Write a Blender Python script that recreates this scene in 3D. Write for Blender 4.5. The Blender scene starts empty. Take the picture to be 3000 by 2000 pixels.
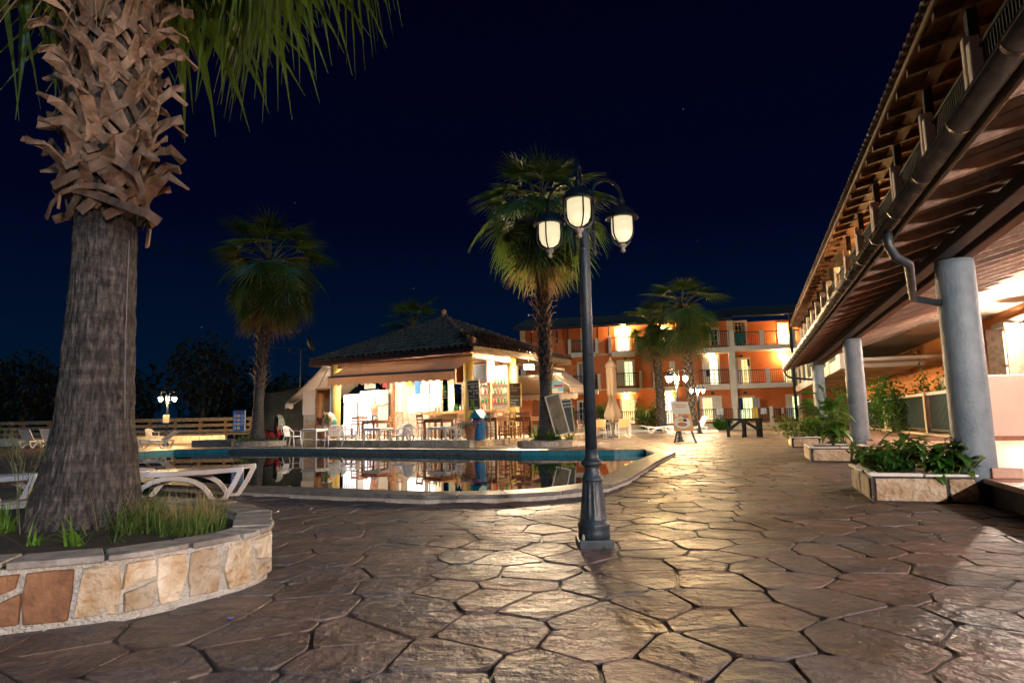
import bpy, bmesh, math, random
from mathutils import Vector, Matrix, noise
from mathutils.geometry import delaunay_2d_cdt
rnd = random.Random(11)
PI = math.pi
S = bpy.context.scene
COL = S.collection

# ------------------------------------------------------------------ camera
EYE = .9
FPX = 1850.0                      # focal length in pixels of the 3000 px wide photograph
PITCH = math.atan(232 / FPX)
ROLL = math.atan(.02)
cp, sp, cr, sr = math.cos(PITCH), math.sin(PITCH), math.cos(ROLL), math.sin(ROLL)
RV = Vector((cr, sr * sp, -sr * cp)); UV = Vector((sr, -cr * sp, cr * cp)); WV = Vector((0, cp, sp))
cam = bpy.data.cameras.new('camera'); cam.sensor_width = 36; cam.sensor_fit = 'HORIZONTAL'
cam.lens = FPX / 3000 * 36; cam.clip_start = .05; cam.clip_end = 2000
camo = bpy.data.objects.new('camera', cam); COL.objects.link(camo)
m = Matrix((RV, UV, -WV)).transposed().to_4x4(); m.translation = (0, 0, EYE)
camo.matrix_world = m
S.camera = camo

# ------------------------------------------------------------------ night sky
w = bpy.data.worlds.new('World'); S.world = w; w.use_nodes = True
nt = w.node_tree; nt.nodes.clear()
out = nt.nodes.new('ShaderNodeOutputWorld'); bg = nt.nodes.new('ShaderNodeBackground')
tc = nt.nodes.new('ShaderNodeTexCoord'); sx = nt.nodes.new('ShaderNodeSeparateXYZ'); rp = nt.nodes.new('ShaderNodeValToRGB')
nt.links.new(tc.outputs['Generated'], sx.inputs[0]); nt.links.new(sx.outputs['Z'], rp.inputs[0])
e = rp.color_ramp.elements
e[0].position = 0.0; e[0].color = (.0008, .0095, .026, 1)
e[1].position = .62; e[1].color = (.0005, .0006, .0062, 1)
k = e.new(.12); k.color = (.0006, .006, .021, 1)
k = e.new(.3); k.color = (.0004, .0014, .0115, 1)
vo = nt.nodes.new('ShaderNodeTexVoronoi'); vo.inputs['Scale'].default_value = 26; vo.inputs['Randomness'].default_value = 1
st = nt.nodes.new('ShaderNodeMapRange'); st.inputs[1].default_value = .012; st.inputs[2].default_value = .02; st.inputs[3].default_value = .12; st.inputs[4].default_value = 0
ad = nt.nodes.new('ShaderNodeMix'); ad.data_type = 'RGBA'; ad.blend_type = 'ADD'; ad.inputs[0].default_value = 1
nt.links.new(tc.outputs['Generated'], vo.inputs['Vector']); nt.links.new(vo.outputs['Distance'], st.inputs[0]); nt.links.new(rp.outputs[0], ad.inputs[6]); nt.links.new(st.outputs[0], ad.inputs[7])
nt.links.new(ad.outputs[2], bg.inputs[0]); bg.inputs[1].default_value = .8
nt.links.new(bg.outputs[0], out.inputs[0])
# added blue fill for the shadows: one faint, cool sun lamp
cool_fill = bpy.data.lights.new('cool_fill', 'SUN'); cool_fill.energy = .5; cool_fill.angle = math.radians(.6); cool_fill.color = (.25, .62, 1.0)
mo = bpy.data.objects.new('cool_fill', cool_fill); COL.objects.link(mo)
mo.rotation_euler = (math.radians(48), math.radians(12), math.radians(4))
S.view_settings.view_transform = 'Standard'; S.view_settings.look = 'None'
S.view_settings.exposure = .35; S.view_settings.gamma = 1
S.view_settings.use_curve_mapping = False
cy = S.cycles
cy.use_denoising = True; cy.sample_clamp_indirect = 3.0; cy.sample_clamp_direct = 0
cy.max_bounces = 6; cy.diffuse_bounces = 3; cy.glossy_bounces = 4; cy.transmission_bounces = 4
cy.caustics_reflective = False; cy.caustics_refractive = False; cy.use_light_tree = True

# ------------------------------------------------------------------ photograph pixel -> place
def ray(x, y): return WV + RV * ((x - 1500) / FPX) + UV * ((1000 - y) / FPX)
def G(x, y, z=0.0):
    d = ray(x, y); t = (z - EYE) / d.z; return Vector((d.x * t, d.y * t, z))
def D(x, y, Y):
    d = ray(x, y); t = Y / d.y; return Vector((d.x * t, Y, EYE + d.z * t))
def Lp(x, y, P, Q):
    d = ray(x, y); ex, ey = Q[0] - P[0], Q[1] - P[1]
    t = (ey * P[0] - ex * P[1]) / (ey * d.x - ex * d.y); return Vector((d.x * t, d.y * t, EYE + d.z * t))

# ------------------------------------------------------------------ materials
MATS = {}
def mat(name, c1, c2=None, rough=.6, scale=5, metal=0, bump=0, bscale=None, detail=5, spec=.5, coat=0, emit=None, es=0,
        st=(1, 1, 1), rndv=0, world=False, rr=0, trans=0, alpha=1, dist=.02, sss=0):
    m = bpy.data.materials.new(name); m.use_nodes = True
    n = m.node_tree; L = n.links; b = n.nodes['Principled BSDF']
    b.inputs['Roughness'].default_value = rough; b.inputs['Metallic'].default_value = metal
    b.inputs['Specular IOR Level'].default_value = spec; b.inputs['Coat Weight'].default_value = coat
    b.inputs['Coat Roughness'].default_value = .15
    b.inputs['Base Color'].default_value = (*c1, 1)
    if trans: b.inputs['Transmission Weight'].default_value = trans
    if alpha < 1: b.inputs['Alpha'].default_value = alpha
    if emit: b.inputs['Emission Color'].default_value = (*emit, 1); b.inputs['Emission Strength'].default_value = es
    if c2 or bump or rr:
        if world: t = n.nodes.new('ShaderNodeNewGeometry').outputs['Position']
        else: t = n.nodes.new('ShaderNodeTexCoord').outputs['Object']
        mp = n.nodes.new('ShaderNodeMapping'); L.new(t, mp.inputs[0]); mp.inputs['Scale'].default_value = st
        nz = n.nodes.new('ShaderNodeTexNoise'); nz.inputs['Scale'].default_value = scale; nz.inputs['Detail'].default_value = detail
        nz.inputs['Roughness'].default_value = .62
        L.new(mp.outputs[0], nz.inputs[0])
        col = None
        if c2:
            r = n.nodes.new('ShaderNodeValToRGB'); r.color_ramp.elements[0].position = .32; r.color_ramp.elements[1].position = .68
            r.color_ramp.elements[0].color = (*c1, 1); r.color_ramp.elements[1].color = (*c2, 1)
            L.new(nz.outputs[0], r.inputs[0]); col = r.outputs[0]
        if rndv and col is not None:
            oi = n.nodes.new('ShaderNodeObjectInfo'); hs = n.nodes.new('ShaderNodeHueSaturation'); mr = n.nodes.new('ShaderNodeMapRange')
            mr.inputs[3].default_value = 1 - rndv; mr.inputs[4].default_value = 1 + rndv
            L.new(oi.outputs['Random'], mr.inputs[0]); L.new(mr.outputs[0], hs.inputs['Value']); L.new(col, hs.inputs['Color']); col = hs.outputs[0]
        if col is not None: L.new(col, b.inputs['Base Color'])
        if rr:
            mr = n.nodes.new('ShaderNodeMapRange'); mr.inputs[1].default_value = .3; mr.inputs[2].default_value = .7
            mr.inputs[3].default_value = max(.02, rough - rr); mr.inputs[4].default_value = min(1, rough + rr)
            nz3 = n.nodes.new('ShaderNodeTexNoise'); nz3.inputs['Scale'].default_value = scale * .6; nz3.inputs['Detail'].default_value = 4
            L.new(mp.outputs[0], nz3.inputs[0]); L.new(nz3.outputs[0], mr.inputs[0]); L.new(mr.outputs[0], b.inputs['Roughness'])
        if bump:
            nb = n.nodes.new('ShaderNodeTexNoise'); nb.inputs['Scale'].default_value = bscale or scale * 3; nb.inputs['Detail'].default_value = 6
            L.new(mp.outputs[0], nb.inputs[0]); bp = n.nodes.new('ShaderNodeBump'); bp.inputs['Strength'].default_value = bump
            bp.inputs['Distance'].default_value = dist
            L.new(nb.outputs[0], bp.inputs['Height']); L.new(bp.outputs[0], b.inputs['Normal'])
    MATS[name] = m; return m

# ------------------------------------------------------------------ mesh building
class MB:
    def __init__(s): s.v = []; s.f = []; s.m = None
    def add(s, vs, fs, M=None):
        k = len(s.v)
        for p in vs:
            p = Vector(p)
            if M is not None: p = M @ p
            s.v.append(p[:])
        s.f += [tuple(i + k for i in f) for f in fs]; return s
    def bx(s, x0, x1, y0, y1, z0, z1, M=None):
        return s.add([(x0, y0, z0), (x1, y0, z0), (x1, y1, z0), (x0, y1, z0), (x0, y0, z1), (x1, y0, z1), (x1, y1, z1), (x0, y1, z1)],
                     [(0, 3, 2, 1), (4, 5, 6, 7), (0, 1, 5, 4), (1, 2, 6, 5), (2, 3, 7, 6), (3, 0, 4, 7)], M)
    def beam(s, p, q, wd, ht, up=(0, 0, 1)):
        p, q = Vector(p), Vector(q); d = (q - p); l = d.length; d.normalize(); up = Vector(up)
        x = d.cross(up)
        if x.length < 1e-4: x = d.cross(Vector((1, 0, 0)))
        x.normalize(); z = x.cross(d)
        M = Matrix((x, d, z)).transposed().to_4x4(); M.translation = p
        return s.bx(-wd / 2, wd / 2, 0, l, -ht / 2, ht / 2, M)
    def tube(s, pts, r, n=8, cap=True):
        pts = [Vector(p) for p in pts]; rs = r if isinstance(r, (list, tuple)) else [r] * len(pts)
        k = len(s.v); up = None
        for i, p in enumerate(pts):
            d = (pts[min(i + 1, len(pts) - 1)] - pts[max(i - 1, 0)]).normalized()
            if up is None:
                up = d.cross(Vector((0, 0, 1)))
                if up.length < .05: up = d.cross(Vector((1, 0, 0)))
                up.normalize()
            else: up = (up - d * up.dot(d)).normalized()
            o = d.cross(up)
            for j in range(n):
                a = 2 * PI * j / n; s.v.append((p + (up * math.cos(a) + o * math.sin(a)) * rs[i])[:])
        for i in range(len(pts) - 1):
            for j in range(n):
                a = k + i * n + j; b = k + i * n + (j + 1) % n; s.f.append((a, b, b + n, a + n))
        if cap: s.f.append(tuple(range(k + n - 1, k - 1, -1))); s.f.append(tuple(range(k + (len(pts) - 1) * n, k + len(pts) * n)))
        return s
    def lathe(s, prof, n=16, c=(0, 0, 0), M=None):
        vs = []; fs = []
        for r, z in prof:
            for j in range(n):
                a = 2 * PI * j / n; vs.append((c[0] + r * math.cos(a), c[1] + r * math.sin(a), c[2] + z))
        for i in range(len(prof) - 1):
            for j in range(n):
                a = i * n + j; b = i * n + (j + 1) % n; fs.append((a, b, b + n, a + n))
        if prof[0][0] > 1e-5: fs.append(tuple(range(n - 1, -1, -1)))
        if prof[-1][0] > 1e-5: fs.append(tuple(range((len(prof) - 1) * n, len(prof) * n)))
        return s.add(vs, fs, M)
    def prism(s, poly, z0, z1, M=None):
        n = len(poly)
        return s.add([(x, y, z0) for x, y in poly] + [(x, y, z1) for x, y in poly],
                     [tuple(range(n - 1, -1, -1)), tuple(range(n, 2 * n))] + [(i, (i + 1) % n, n + (i + 1) % n, n + i) for i in range(n)], M)
    def strip(s, rows):
        n = len(rows[0]); vs = [p for r in rows for p in r]
        return s.add(vs, [(i * n + j, i * n + j + 1, (i + 1) * n + j + 1, (i + 1) * n + j) for i in range(len(rows) - 1) for j in range(n - 1)])
    def mesh(s, name, mt, smooth=False):
        me = bpy.data.meshes.new(name); me.from_pydata(s.v, [], s.f); me.update()
        if mt: me.materials.append(MATS[mt] if isinstance(mt, str) else mt)
        if smooth: me.shade_smooth()
        return me
    def build(s, name, mt, parent=None, smooth=False, kind=None, bevel=0, solid=0, loc=None, label=None):
        o = bpy.data.objects.new(name, s.mesh(name, mt, smooth)); COL.objects.link(o)
        if parent: o.parent = parent
        if loc is not None: o.location = loc
        if kind: o['kind'] = kind
        if label: o['label'] = label
        if solid: md = o.modifiers.new('solid', 'SOLIDIFY'); md.thickness = solid; md.offset = 0
        if bevel: md = o.modifiers.new('bevel', 'BEVEL'); md.width = bevel; md.segments = 2; md.limit_method = 'ANGLE'
        return o
def inst(me, name, parent=None, loc=(0, 0, 0), rot=(0, 0, 0), sc=1):
    o = bpy.data.objects.new(name, me); COL.objects.link(o); o.parent = parent; o.location = loc; o.rotation_euler = rot
    o.scale = (sc, sc, sc) if isinstance(sc, (int, float)) else sc; return o
def tag(o, label, cat, group=None):
    o['label'] = label; o['category'] = cat
    if group: o['group'] = group
    return o
def thing(name, label, cat, loc=(0, 0, 0), rz=0, group=None):
    o = bpy.data.objects.new(name, None); COL.objects.link(o); o.location = loc; o.rotation_euler = (0, 0, rz); o.empty_display_size = .1
    return tag(o, label, cat, group)
def struct(o): o['kind'] = 'structure'; return o
def dup(root, loc, rz=0, label=None, sc=None):
    r = root.copy(); COL.objects.link(r); r.location = loc; r.rotation_euler = (0, 0, rz)
    if label: r['label'] = label
    if sc: r.scale = (sc,) * 3
    for ch in list(root.children):
        c = ch.copy(); COL.objects.link(c); c.parent = r
        for g in list(ch.children):
            d = g.copy(); COL.objects.link(d); d.parent = c
    return r
def inpoly(x, y, poly):
    c = False; n = len(poly); j = n - 1
    for i in range(n):
        xi, yi = poly[i][0], poly[i][1]; xj, yj = poly[j][0], poly[j][1]
        if (yi > y) != (yj > y) and x < (xj - xi) * (y - yi) / (yj - yi) + xi: c = not c
        j = i
    return c
def text(txt, name, mt, parent, loc, rot, size, ext=.002, align='LEFT', sx=1):
    cu = bpy.data.curves.new(name, 'FONT'); cu.body = txt; cu.size = size; cu.extrude = ext; cu.align_x = align; cu.resolution_u = 2
    t = bpy.data.objects.new('tmp', cu); COL.objects.link(t)
    me = bpy.data.meshes.new_from_object(t); bpy.data.objects.remove(t)
    me.materials.clear(); me.materials.append(MATS[mt])
    o = inst(me, name, parent, loc, rot, (sx, 1, 1)); return o
def ribbon(pts, w0, w1, th, up=(0, 0, 1)):
    """a strap of rectangular section along pts"""
    b = MB(); pts = [Vector(p) for p in pts]; n = len(pts); up = Vector(up); rows = []
    for i, p in enumerate(pts):
        d = (pts[min(i + 1, n - 1)] - pts[max(i - 1, 0)]).normalized(); x = d.cross(up)
        if x.length < .05: x = d.cross(Vector((1, 0, 0)))
        x.normalize(); z = x.cross(d); wd = w0 + (w1 - w0) * i / (n - 1)
        rows.append([p - x * wd / 2 - z * th / 2, p + x * wd / 2 - z * th / 2, p + x * wd / 2 + z * th / 2, p - x * wd / 2 + z * th / 2, p - x * wd / 2 - z * th / 2])
    b.strip(rows); k = (n - 1) * 5
    b.f += [(3, 2, 1, 0), (k, k + 1, k + 2, k + 3)]
    return b
# ------------------------------------------------------------------ palette
def paving_mat():
    m = mat('stone_paving', (.088, .06, .05), (.215, .15, .124), rough=.5, scale=2.2, rndv=.2, world=True, rr=.14, spec=.34)
    n = m.node_tree; L = n.links; b = n.nodes['Principled BSDF']; g = n.nodes.new('ShaderNodeNewGeometry')
    h = None
    for sc, st, a in ((3.2, (1, 1, 1), .5), (7.5, (.7, 1.3, 1), .3), (14, (1.2, .8, 1), .22), (34, (1, 1, 1), .12), (110, (1, 1, 1), .035)):
        mp = n.nodes.new('ShaderNodeMapping'); mp.inputs['Scale'].default_value = st; L.new(g.outputs['Position'], mp.inputs[0])
        z = n.nodes.new('ShaderNodeTexNoise'); z.noise_type = 'RIDGED_MULTIFRACTAL' if sc == 7.5 else 'FBM'
        z.inputs['Scale'].default_value = sc; z.inputs['Detail'].default_value = 4; L.new(mp.outputs[0], z.inputs[0])
        q = n.nodes.new('ShaderNodeMath'); q.operation = 'MULTIPLY_ADD'; q.inputs[1].default_value = a; L.new(z.outputs[0], q.inputs[0])
        if h is None: q.inputs[2].default_value = 0
        else: L.new(h, q.inputs[2])
        h = q.outputs[0]
    # slate-blue patches and shade painted dark into the gouges
    base = b.inputs['Base Color'].links[0].from_socket
    z = n.nodes.new('ShaderNodeTexNoise'); z.inputs['Scale'].default_value = 1.6; z.inputs['Detail'].default_value = 6; L.new(g.outputs['Position'], z.inputs[0])
    mr = n.nodes.new('ShaderNodeMapRange'); mr.inputs[1].default_value = .42; mr.inputs[2].default_value = .66; mr.inputs[3].default_value = 0; mr.inputs[4].default_value = .9; L.new(z.outputs[0], mr.inputs[0])
    mx = n.nodes.new('ShaderNodeMix'); mx.data_type = 'RGBA'; mx.inputs[7].default_value = (.075, .082, .095, 1); L.new(mr.outputs[0], mx.inputs[0]); L.new(base, mx.inputs[6])
    mp = n.nodes.new('ShaderNodeMapping'); mp.inputs['Scale'].default_value = (.7, 1.6, 1); mp.inputs['Rotation'].default_value = (0, 0, .5); L.new(g.outputs['Position'], mp.inputs[0])
    z2 = n.nodes.new('ShaderNodeTexNoise'); z2.inputs['Scale'].default_value = 6; z2.inputs['Detail'].default_value = 8; z2.inputs['Roughness'].default_value = .7; L.new(mp.outputs[0], z2.inputs[0])
    m2 = n.nodes.new('ShaderNodeMapRange'); m2.inputs[1].default_value = .3; m2.inputs[2].default_value = .46; m2.inputs[3].default_value = .3; m2.inputs[4].default_value = 1; L.new(z2.outputs[0], m2.inputs[0])
    mu = n.nodes.new('ShaderNodeMix'); mu.data_type = 'RGBA'; mu.blend_type = 'MULTIPLY'; mu.inputs[0].default_value = 1; L.new(mx.outputs[2], mu.inputs[6]); L.new(m2.outputs[0], mu.inputs[7]); L.new(mu.outputs[2], b.inputs['Base Color'])
    q = n.nodes.new('ShaderNodeMath'); q.operation = 'MULTIPLY_ADD'; q.inputs[1].default_value = .35; L.new(m2.outputs[0], q.inputs[0]); L.new(h, q.inputs[2]); h = q.outputs[0]
    bp = n.nodes.new('ShaderNodeBump'); bp.inputs['Strength'].default_value = 1; bp.inputs['Distance'].default_value = .09
    L.new(h, bp.inputs['Height']); L.new(bp.outputs[0], b.inputs['Normal'])
paving_mat()
mat('joint', (.018, .016, .015), (.04, .034, .03), rough=.5, scale=6, world=True, bump=.4)
mat('coping', (.09, .088, .082), (.21, .195, .175), rough=.5, scale=7, bump=.5, bscale=40, rndv=.12, world=True)
mat('plaster_edge', (.42, .38, .33), (.62, .57, .5), rough=.8, scale=14, bump=.9, bscale=60, world=True)
mat('pool_tile', (.02, .16, .2), (.05, .3, .36), rough=.25, scale=7, rndv=.15)
mat('pool_floor', (.012, .045, .065), (.02, .065, .085), rough=.5, scale=3)
mat('mortar', (.46, .42, .37), (.7, .65, .58), rough=.85, scale=18, bump=1, bscale=70, dist=.03)
mat('fieldstone', (.4, .26, .13), (.72, .63, .5), rough=.75, scale=5, bump=1, bscale=16, dist=.05, rndv=.28, world=True)
mat('fieldstone_red', (.15, .065, .03), (.31, .15, .07), rough=.75, scale=9, bump=.8, bscale=30, world=True)
mat('slate_cap', (.17, .15, .13), (.42, .38, .33), rough=.7, scale=7, bump=.8, bscale=30, rndv=.2, world=True)
mat('soil', (.03, .022, .015), (.07, .05, .03), rough=.95, scale=12, bump=1, bscale=40)
def bark_mat():
    m = mat('bark', (.014, .014, .015), (.2, .175, .155), rough=.9, scale=34, st=(1, 1, .3), detail=9)
    n = m.node_tree; L = n.links; b = n.nodes['Principled BSDF']; t = n.nodes.new('ShaderNodeTexCoord'); h = None
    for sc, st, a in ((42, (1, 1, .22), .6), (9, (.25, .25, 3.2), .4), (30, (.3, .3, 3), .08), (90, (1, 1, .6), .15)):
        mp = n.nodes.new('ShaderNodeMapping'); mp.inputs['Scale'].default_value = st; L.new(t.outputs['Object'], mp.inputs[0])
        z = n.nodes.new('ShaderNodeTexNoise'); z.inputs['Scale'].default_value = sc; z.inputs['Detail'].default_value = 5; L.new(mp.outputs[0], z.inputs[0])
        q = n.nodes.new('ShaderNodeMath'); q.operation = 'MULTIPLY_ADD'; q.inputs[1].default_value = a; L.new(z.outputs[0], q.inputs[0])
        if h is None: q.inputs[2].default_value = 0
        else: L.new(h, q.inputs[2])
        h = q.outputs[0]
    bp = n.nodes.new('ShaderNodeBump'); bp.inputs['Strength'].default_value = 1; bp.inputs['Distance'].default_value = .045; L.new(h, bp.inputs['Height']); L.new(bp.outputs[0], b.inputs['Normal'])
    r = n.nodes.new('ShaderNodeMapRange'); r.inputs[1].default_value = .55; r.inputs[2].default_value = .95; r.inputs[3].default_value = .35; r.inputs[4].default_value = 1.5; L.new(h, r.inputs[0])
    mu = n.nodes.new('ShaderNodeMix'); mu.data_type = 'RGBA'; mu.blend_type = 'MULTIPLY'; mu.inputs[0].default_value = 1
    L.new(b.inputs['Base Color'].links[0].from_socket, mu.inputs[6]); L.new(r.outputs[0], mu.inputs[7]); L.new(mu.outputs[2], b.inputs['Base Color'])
bark_mat()
mat('boot', (.075, .045, .03), (.36, .225, .14), rough=.7, scale=9, st=(1, 1, .5), bump=.5, bscale=40, rndv=.35)
mat('frond', (.03, .075, .012), (.075, .13, .022), rough=.5, scale=4, rndv=.35)
mat('frond_dry', (.2, .13, .05), (.34, .22, .1), rough=.75, scale=4, rndv=.3)
mat('petiole', (.1, .1, .03), (.2, .15, .06), rough=.6, scale=4)
mat('leaf', (.02, .09, .012), (.06, .19, .03), rough=.42, scale=6, rndv=.35)
mat('leaf_light', (.09, .2, .02), (.16, .3, .04), rough=.42, scale=6, rndv=.3)
mat('stem', (.06, .1, .03), (.14, .13, .06), rough=.6, scale=8)
mat('grass', (.05, .11, .02), (.13, .17, .04), rough=.6, scale=5, rndv=.3)
mat('grass_dry', (.22, .17, .06), (.34, .27, .11), rough=.8, scale=5, rndv=.3)
mat('lamp_iron', (.012, .02, .028), (.03, .045, .058), rough=.42, scale=14, bump=.2, bscale=60, rr=.1, spec=.5)
mat('lamp_rust', (.2, .16, .12), (.36, .3, .24), rough=.6, scale=30)
mat('globe_dim', (.75, .68, .5), rough=.3, emit=(1, .84, .5), es=.72)
mat('globe_warm', (.9, .7, .4), rough=.3, emit=(1, .64, .27), es=2100)
mat('globe_cool', (.9, .8, .6), rough=.3, emit=(1, .78, .5), es=1400)
mat('lantern_glass', (.9, .8, .65), rough=.3, emit=(1, .8, .64), es=3400)
mat('lantern_near', (.9, .8, .65), rough=.3, emit=(1, .78, .64), es=1700)
mat('lantern_open', (.9, .8, .65), rough=.3, emit=(1, .88, .82), es=6600)
mat('globe_back', (.9, .8, .65), rough=.3, emit=(1, .86, .76), es=2600)
mat('bulkhead_lit', (.9, .8, .6), rough=.4, emit=(1, .6, .22), es=900)
mat('facade_lit', (.9, .8, .6), rough=.4, emit=(1, .62, .26), es=800)
mat('bulkhead_off', (.03, .05, .05), rough=.3)
mat('flood', (1, 1, 1), rough=.3, emit=(1, .72, .44), es=5500)
mat('tube_light', (1, 1, 1), rough=.3, emit=(1, .8, .56), es=400)
mat('fill_tube', (1, 1, 1), rough=.3, emit=(1, .86, .68), es=900)  # for the added tubes that brighten awning and chairs
mat('cooler_light', (1, 1, 1), rough=.3, emit=(.92, .92, 1), es=1.5)
mat('slush_light', (1, 1, 1), rough=.3, emit=(1, .96, .85), es=4)
mat('window_warm', (.9, .7, .3), (.5, .4, .2), rough=.4, scale=2, emit=(1, .74, .3), es=1.1)
mat('window_green', (.8, .9, .5), rough=.4, emit=(.85, 1, .5), es=1.1)
mat('window_white', (.9, .85, .6), rough=.4, emit=(1, .93, .66), es=1.7)
mat('window_dark', (.02, .025, .03), rough=.08)
mat('orange_wall', (.52, .13, .035), (.62, .19, .06), rough=.85, scale=1.2, bump=.3, bscale=40, world=True)
mat('orange_light', (.62, .23, .06), (.7, .3, .1), rough=.85, scale=1.2, bump=.3, bscale=40, world=True)
mat('cream', (.62, .54, .42), (.72, .65, .53), rough=.8, scale=2, bump=.2, bscale=30, world=True)
mat('white_paint', (.7, .67, .63), (.8, .77, .73), rough=.55, scale=3, bump=.15, bscale=40)
mat('white_wall', (.72, .66, .62), (.8, .74, .7), rough=.8, scale=1.5, bump=.2, bscale=50, world=True)
mat('dark_rail', (.008, .013, .014), (.016, .024, .024), rough=.6, scale=6)
mat('green_slat', (.004, .025, .025), (.01, .042, .04), rough=.6, spec=.3, scale=5, st=(4, 4, .6), rndv=.2)
mat('green_dark', (.01, .045, .035), (.02, .07, .055), rough=.5, scale=5)
mat('roof_tile', (.075, .052, .04), (.19, .13, .095), rough=.7, scale=6, bump=.4, bscale=30, rndv=.35, world=True)
mat('column_paint', (.12, .175, .225), (.22, .285, .335), rough=.55, scale=3.5, bump=.5, bscale=30, detail=9)
mat('timber', (.08, .045, .028), (.22, .125, .08), rough=.65, scale=7, st=(1, .12, 1), bump=.5, bscale=22, rndv=.3)
mat('timber_plank', (.11, .055, .03), (.25, .13, .075), rough=.65, scale=7, st=(1, .12, 1), bump=.4, bscale=22, rndv=.3)
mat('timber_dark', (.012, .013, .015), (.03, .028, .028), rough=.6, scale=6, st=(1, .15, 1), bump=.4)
mat('fascia_wood', (.12, .085, .05), (.3, .22, .14), rough=.7, scale=8, st=(1, .2, 1), bump=.5)
mat('gutter_metal', (.1, .085, .07), (.2, .165, .13), rough=.3, metal=.75, scale=8, bump=.15, bscale=20, rr=.1)
mat('terrace_tile', (.42, .25, .18), (.56, .36, .27), rough=.5, scale=4, world=True, bump=.2, bscale=40)
mat('terrace_face', (.05, .06, .055), (.1, .1, .09), rough=.7, scale=5, world=True, bump=.5)
mat('skirting', (.2, .1, .07), (.32, .17, .12), rough=.6, scale=10)
mat('yellow_paint', (.68, .5, .13), (.8, .62, .2), rough=.6, scale=3, bump=.2)
mat('awning', (.5, .36, .24), (.62, .47, .33), rough=.85, scale=3, bump=.1)
mat('awning_white', (.75, .68, .58), (.82, .76, .66), rough=.85, scale=3)
mat('wood_orange', (.4, .18, .06), (.58, .29, .1), rough=.5, scale=6, st=(1, .2, 1), bump=.2)
mat('wood_brown', (.2, .08, .035), (.34, .15, .07), rough=.45, scale=8, st=(1, .25, 1), bump=.2, rndv=.25)
mat('counter_stone', (.45, .38, .28), (.7, .62, .48), rough=.7, scale=5, bump=.5, bscale=18)
mat('dark_red', (.13, .015, .03), rough=.6)
mat('plastic_white', (.76, .7, .66), (.84, .79, .75), rough=.4, scale=4, rndv=.06)
mat('plastic_blue', (.01, .13, .3), (.02, .2, .42), rough=.35, scale=5)
mat('plastic_teal', (.02, .28, .33), rough=.35)
mat('black_bag', (.015, .018, .03), rough=.25)
mat('terracotta', (.42, .16, .08), (.55, .24, .13), rough=.75, scale=8, bump=.2)
mat('pot_sand', (.55, .36, .18), (.66, .45, .25), rough=.75, scale=8)
mat('flower_pink', (.7, .1, .28), (.85, .5, .6), rough=.6, scale=20, rndv=.4)
mat('flower_purple', (.2, .03, .2), (.65, .35, .5), rough=.6, scale=20, rndv=.4)
mat('chalkboard', (.02, .03, .025), (.05, .06, .05), rough=.6, scale=6)
mat('chalkboard_worn', (.09, .075, .04), (.28, .22, .11), rough=.65, scale=4, st=(1, 1, .6))
mat('chalk', (.8, .8, .75), rough=.9)
mat('chalk_dim', (.3, .34, .33), rough=.9)
mat('board_frame', (.5, .38, .22), (.62, .5, .32), rough=.6, scale=8)
mat('board_frame_white', (.75, .7, .58), rough=.6)
mat('sheet_metal', (.22, .2, .13), (.34, .31, .2), rough=.28, metal=.8, scale=2, bump=.15, bscale=4)
mat('red_paint', (.5, .03, .03), rough=.3, coat=.5)
mat('red_pink', (.4, .02, .05), rough=.6)
mat('trestle_wood', (.006, .007, .009), rough=.9, spec=.1)
mat('black', (.012, .012, .014), rough=.4)
mat('grey_plastic', (.16, .16, .16), rough=.5)
mat('glass_clear', (.7, .68, .5), rough=.15, alpha=.35)
mat('blue_print', (.03, .12, .4), (.05, .2, .55), rough=.5, scale=6)
mat('sky_print', (.1, .4, .7), (.3, .6, .8), rough=.5, scale=12)
mat('orange_print', (.75, .32, .06), (.85, .45, .12), rough=.5, scale=5)
mat('cream_print', (.85, .76, .55), rough=.5)
mat('food_brown', (.35, .1, .03), (.6, .26, .1), rough=.5, scale=40)
mat('food_white', (.85, .8, .65), rough=.5)
mat('food_yellow', (.8, .55, .1), rough=.5)
mat('food_dark', (.03, .03, .06), rough=.5)
mat('fabric_grey', (.3, .3, .32), rough=.85)
mat('skin', (.52, .27, .17), (.6, .34, .23), rough=.55, scale=6)
mat('hair_grey', (.35, .3, .27), rough=.8)
mat('hair_dark', (.03, .02, .015), rough=.7)
mat('cloth_blue', (.02, .05, .16), (.03, .08, .22), rough=.8, scale=12)
mat('cloth_teal', (.02, .3, .27), rough=.8)
mat('cloth_white', (.7, .68, .62), rough=.85)
mat('cloth_navy', (.015, .02, .06), rough=.8)
mat('cloth_red', (.45, .04, .05), rough=.85)
mat('cloth_yellow', (.7, .5, .08), rough=.85)
mat('towel_green', (.015, .08, .06), rough=.9)
mat('green_frame', (.02, .22, .14), rough=.4)
mat('bottle_green', (.03, .2, .05), rough=.1)
mat('bottle_amber', (.4, .16, .03), rough=.1)
mat('bottle_clear', (.7, .72, .65), rough=.1)
mat('parasol_cloth', (.62, .5, .36), (.74, .62, .47), rough=.9, scale=4)
mat('orange_seat', (.6, .3, .14), rough=.7)
mat('cap_blue', (.01, .02, .35), rough=.25, coat=.6)
mat('tree_dark', (.01, .016, .012), (.02, .03, .02), rough=.9, scale=1)
mat('rope', (.45, .36, .22), (.6, .5, .33), rough=.9, scale=20, st=(1, 1, 4), bump=.8)
mat('dish', (.12, .14, .14), rough=.4, metal=.3)
mat('tree_bark', (.06, .05, .04), rough=.9)
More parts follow.
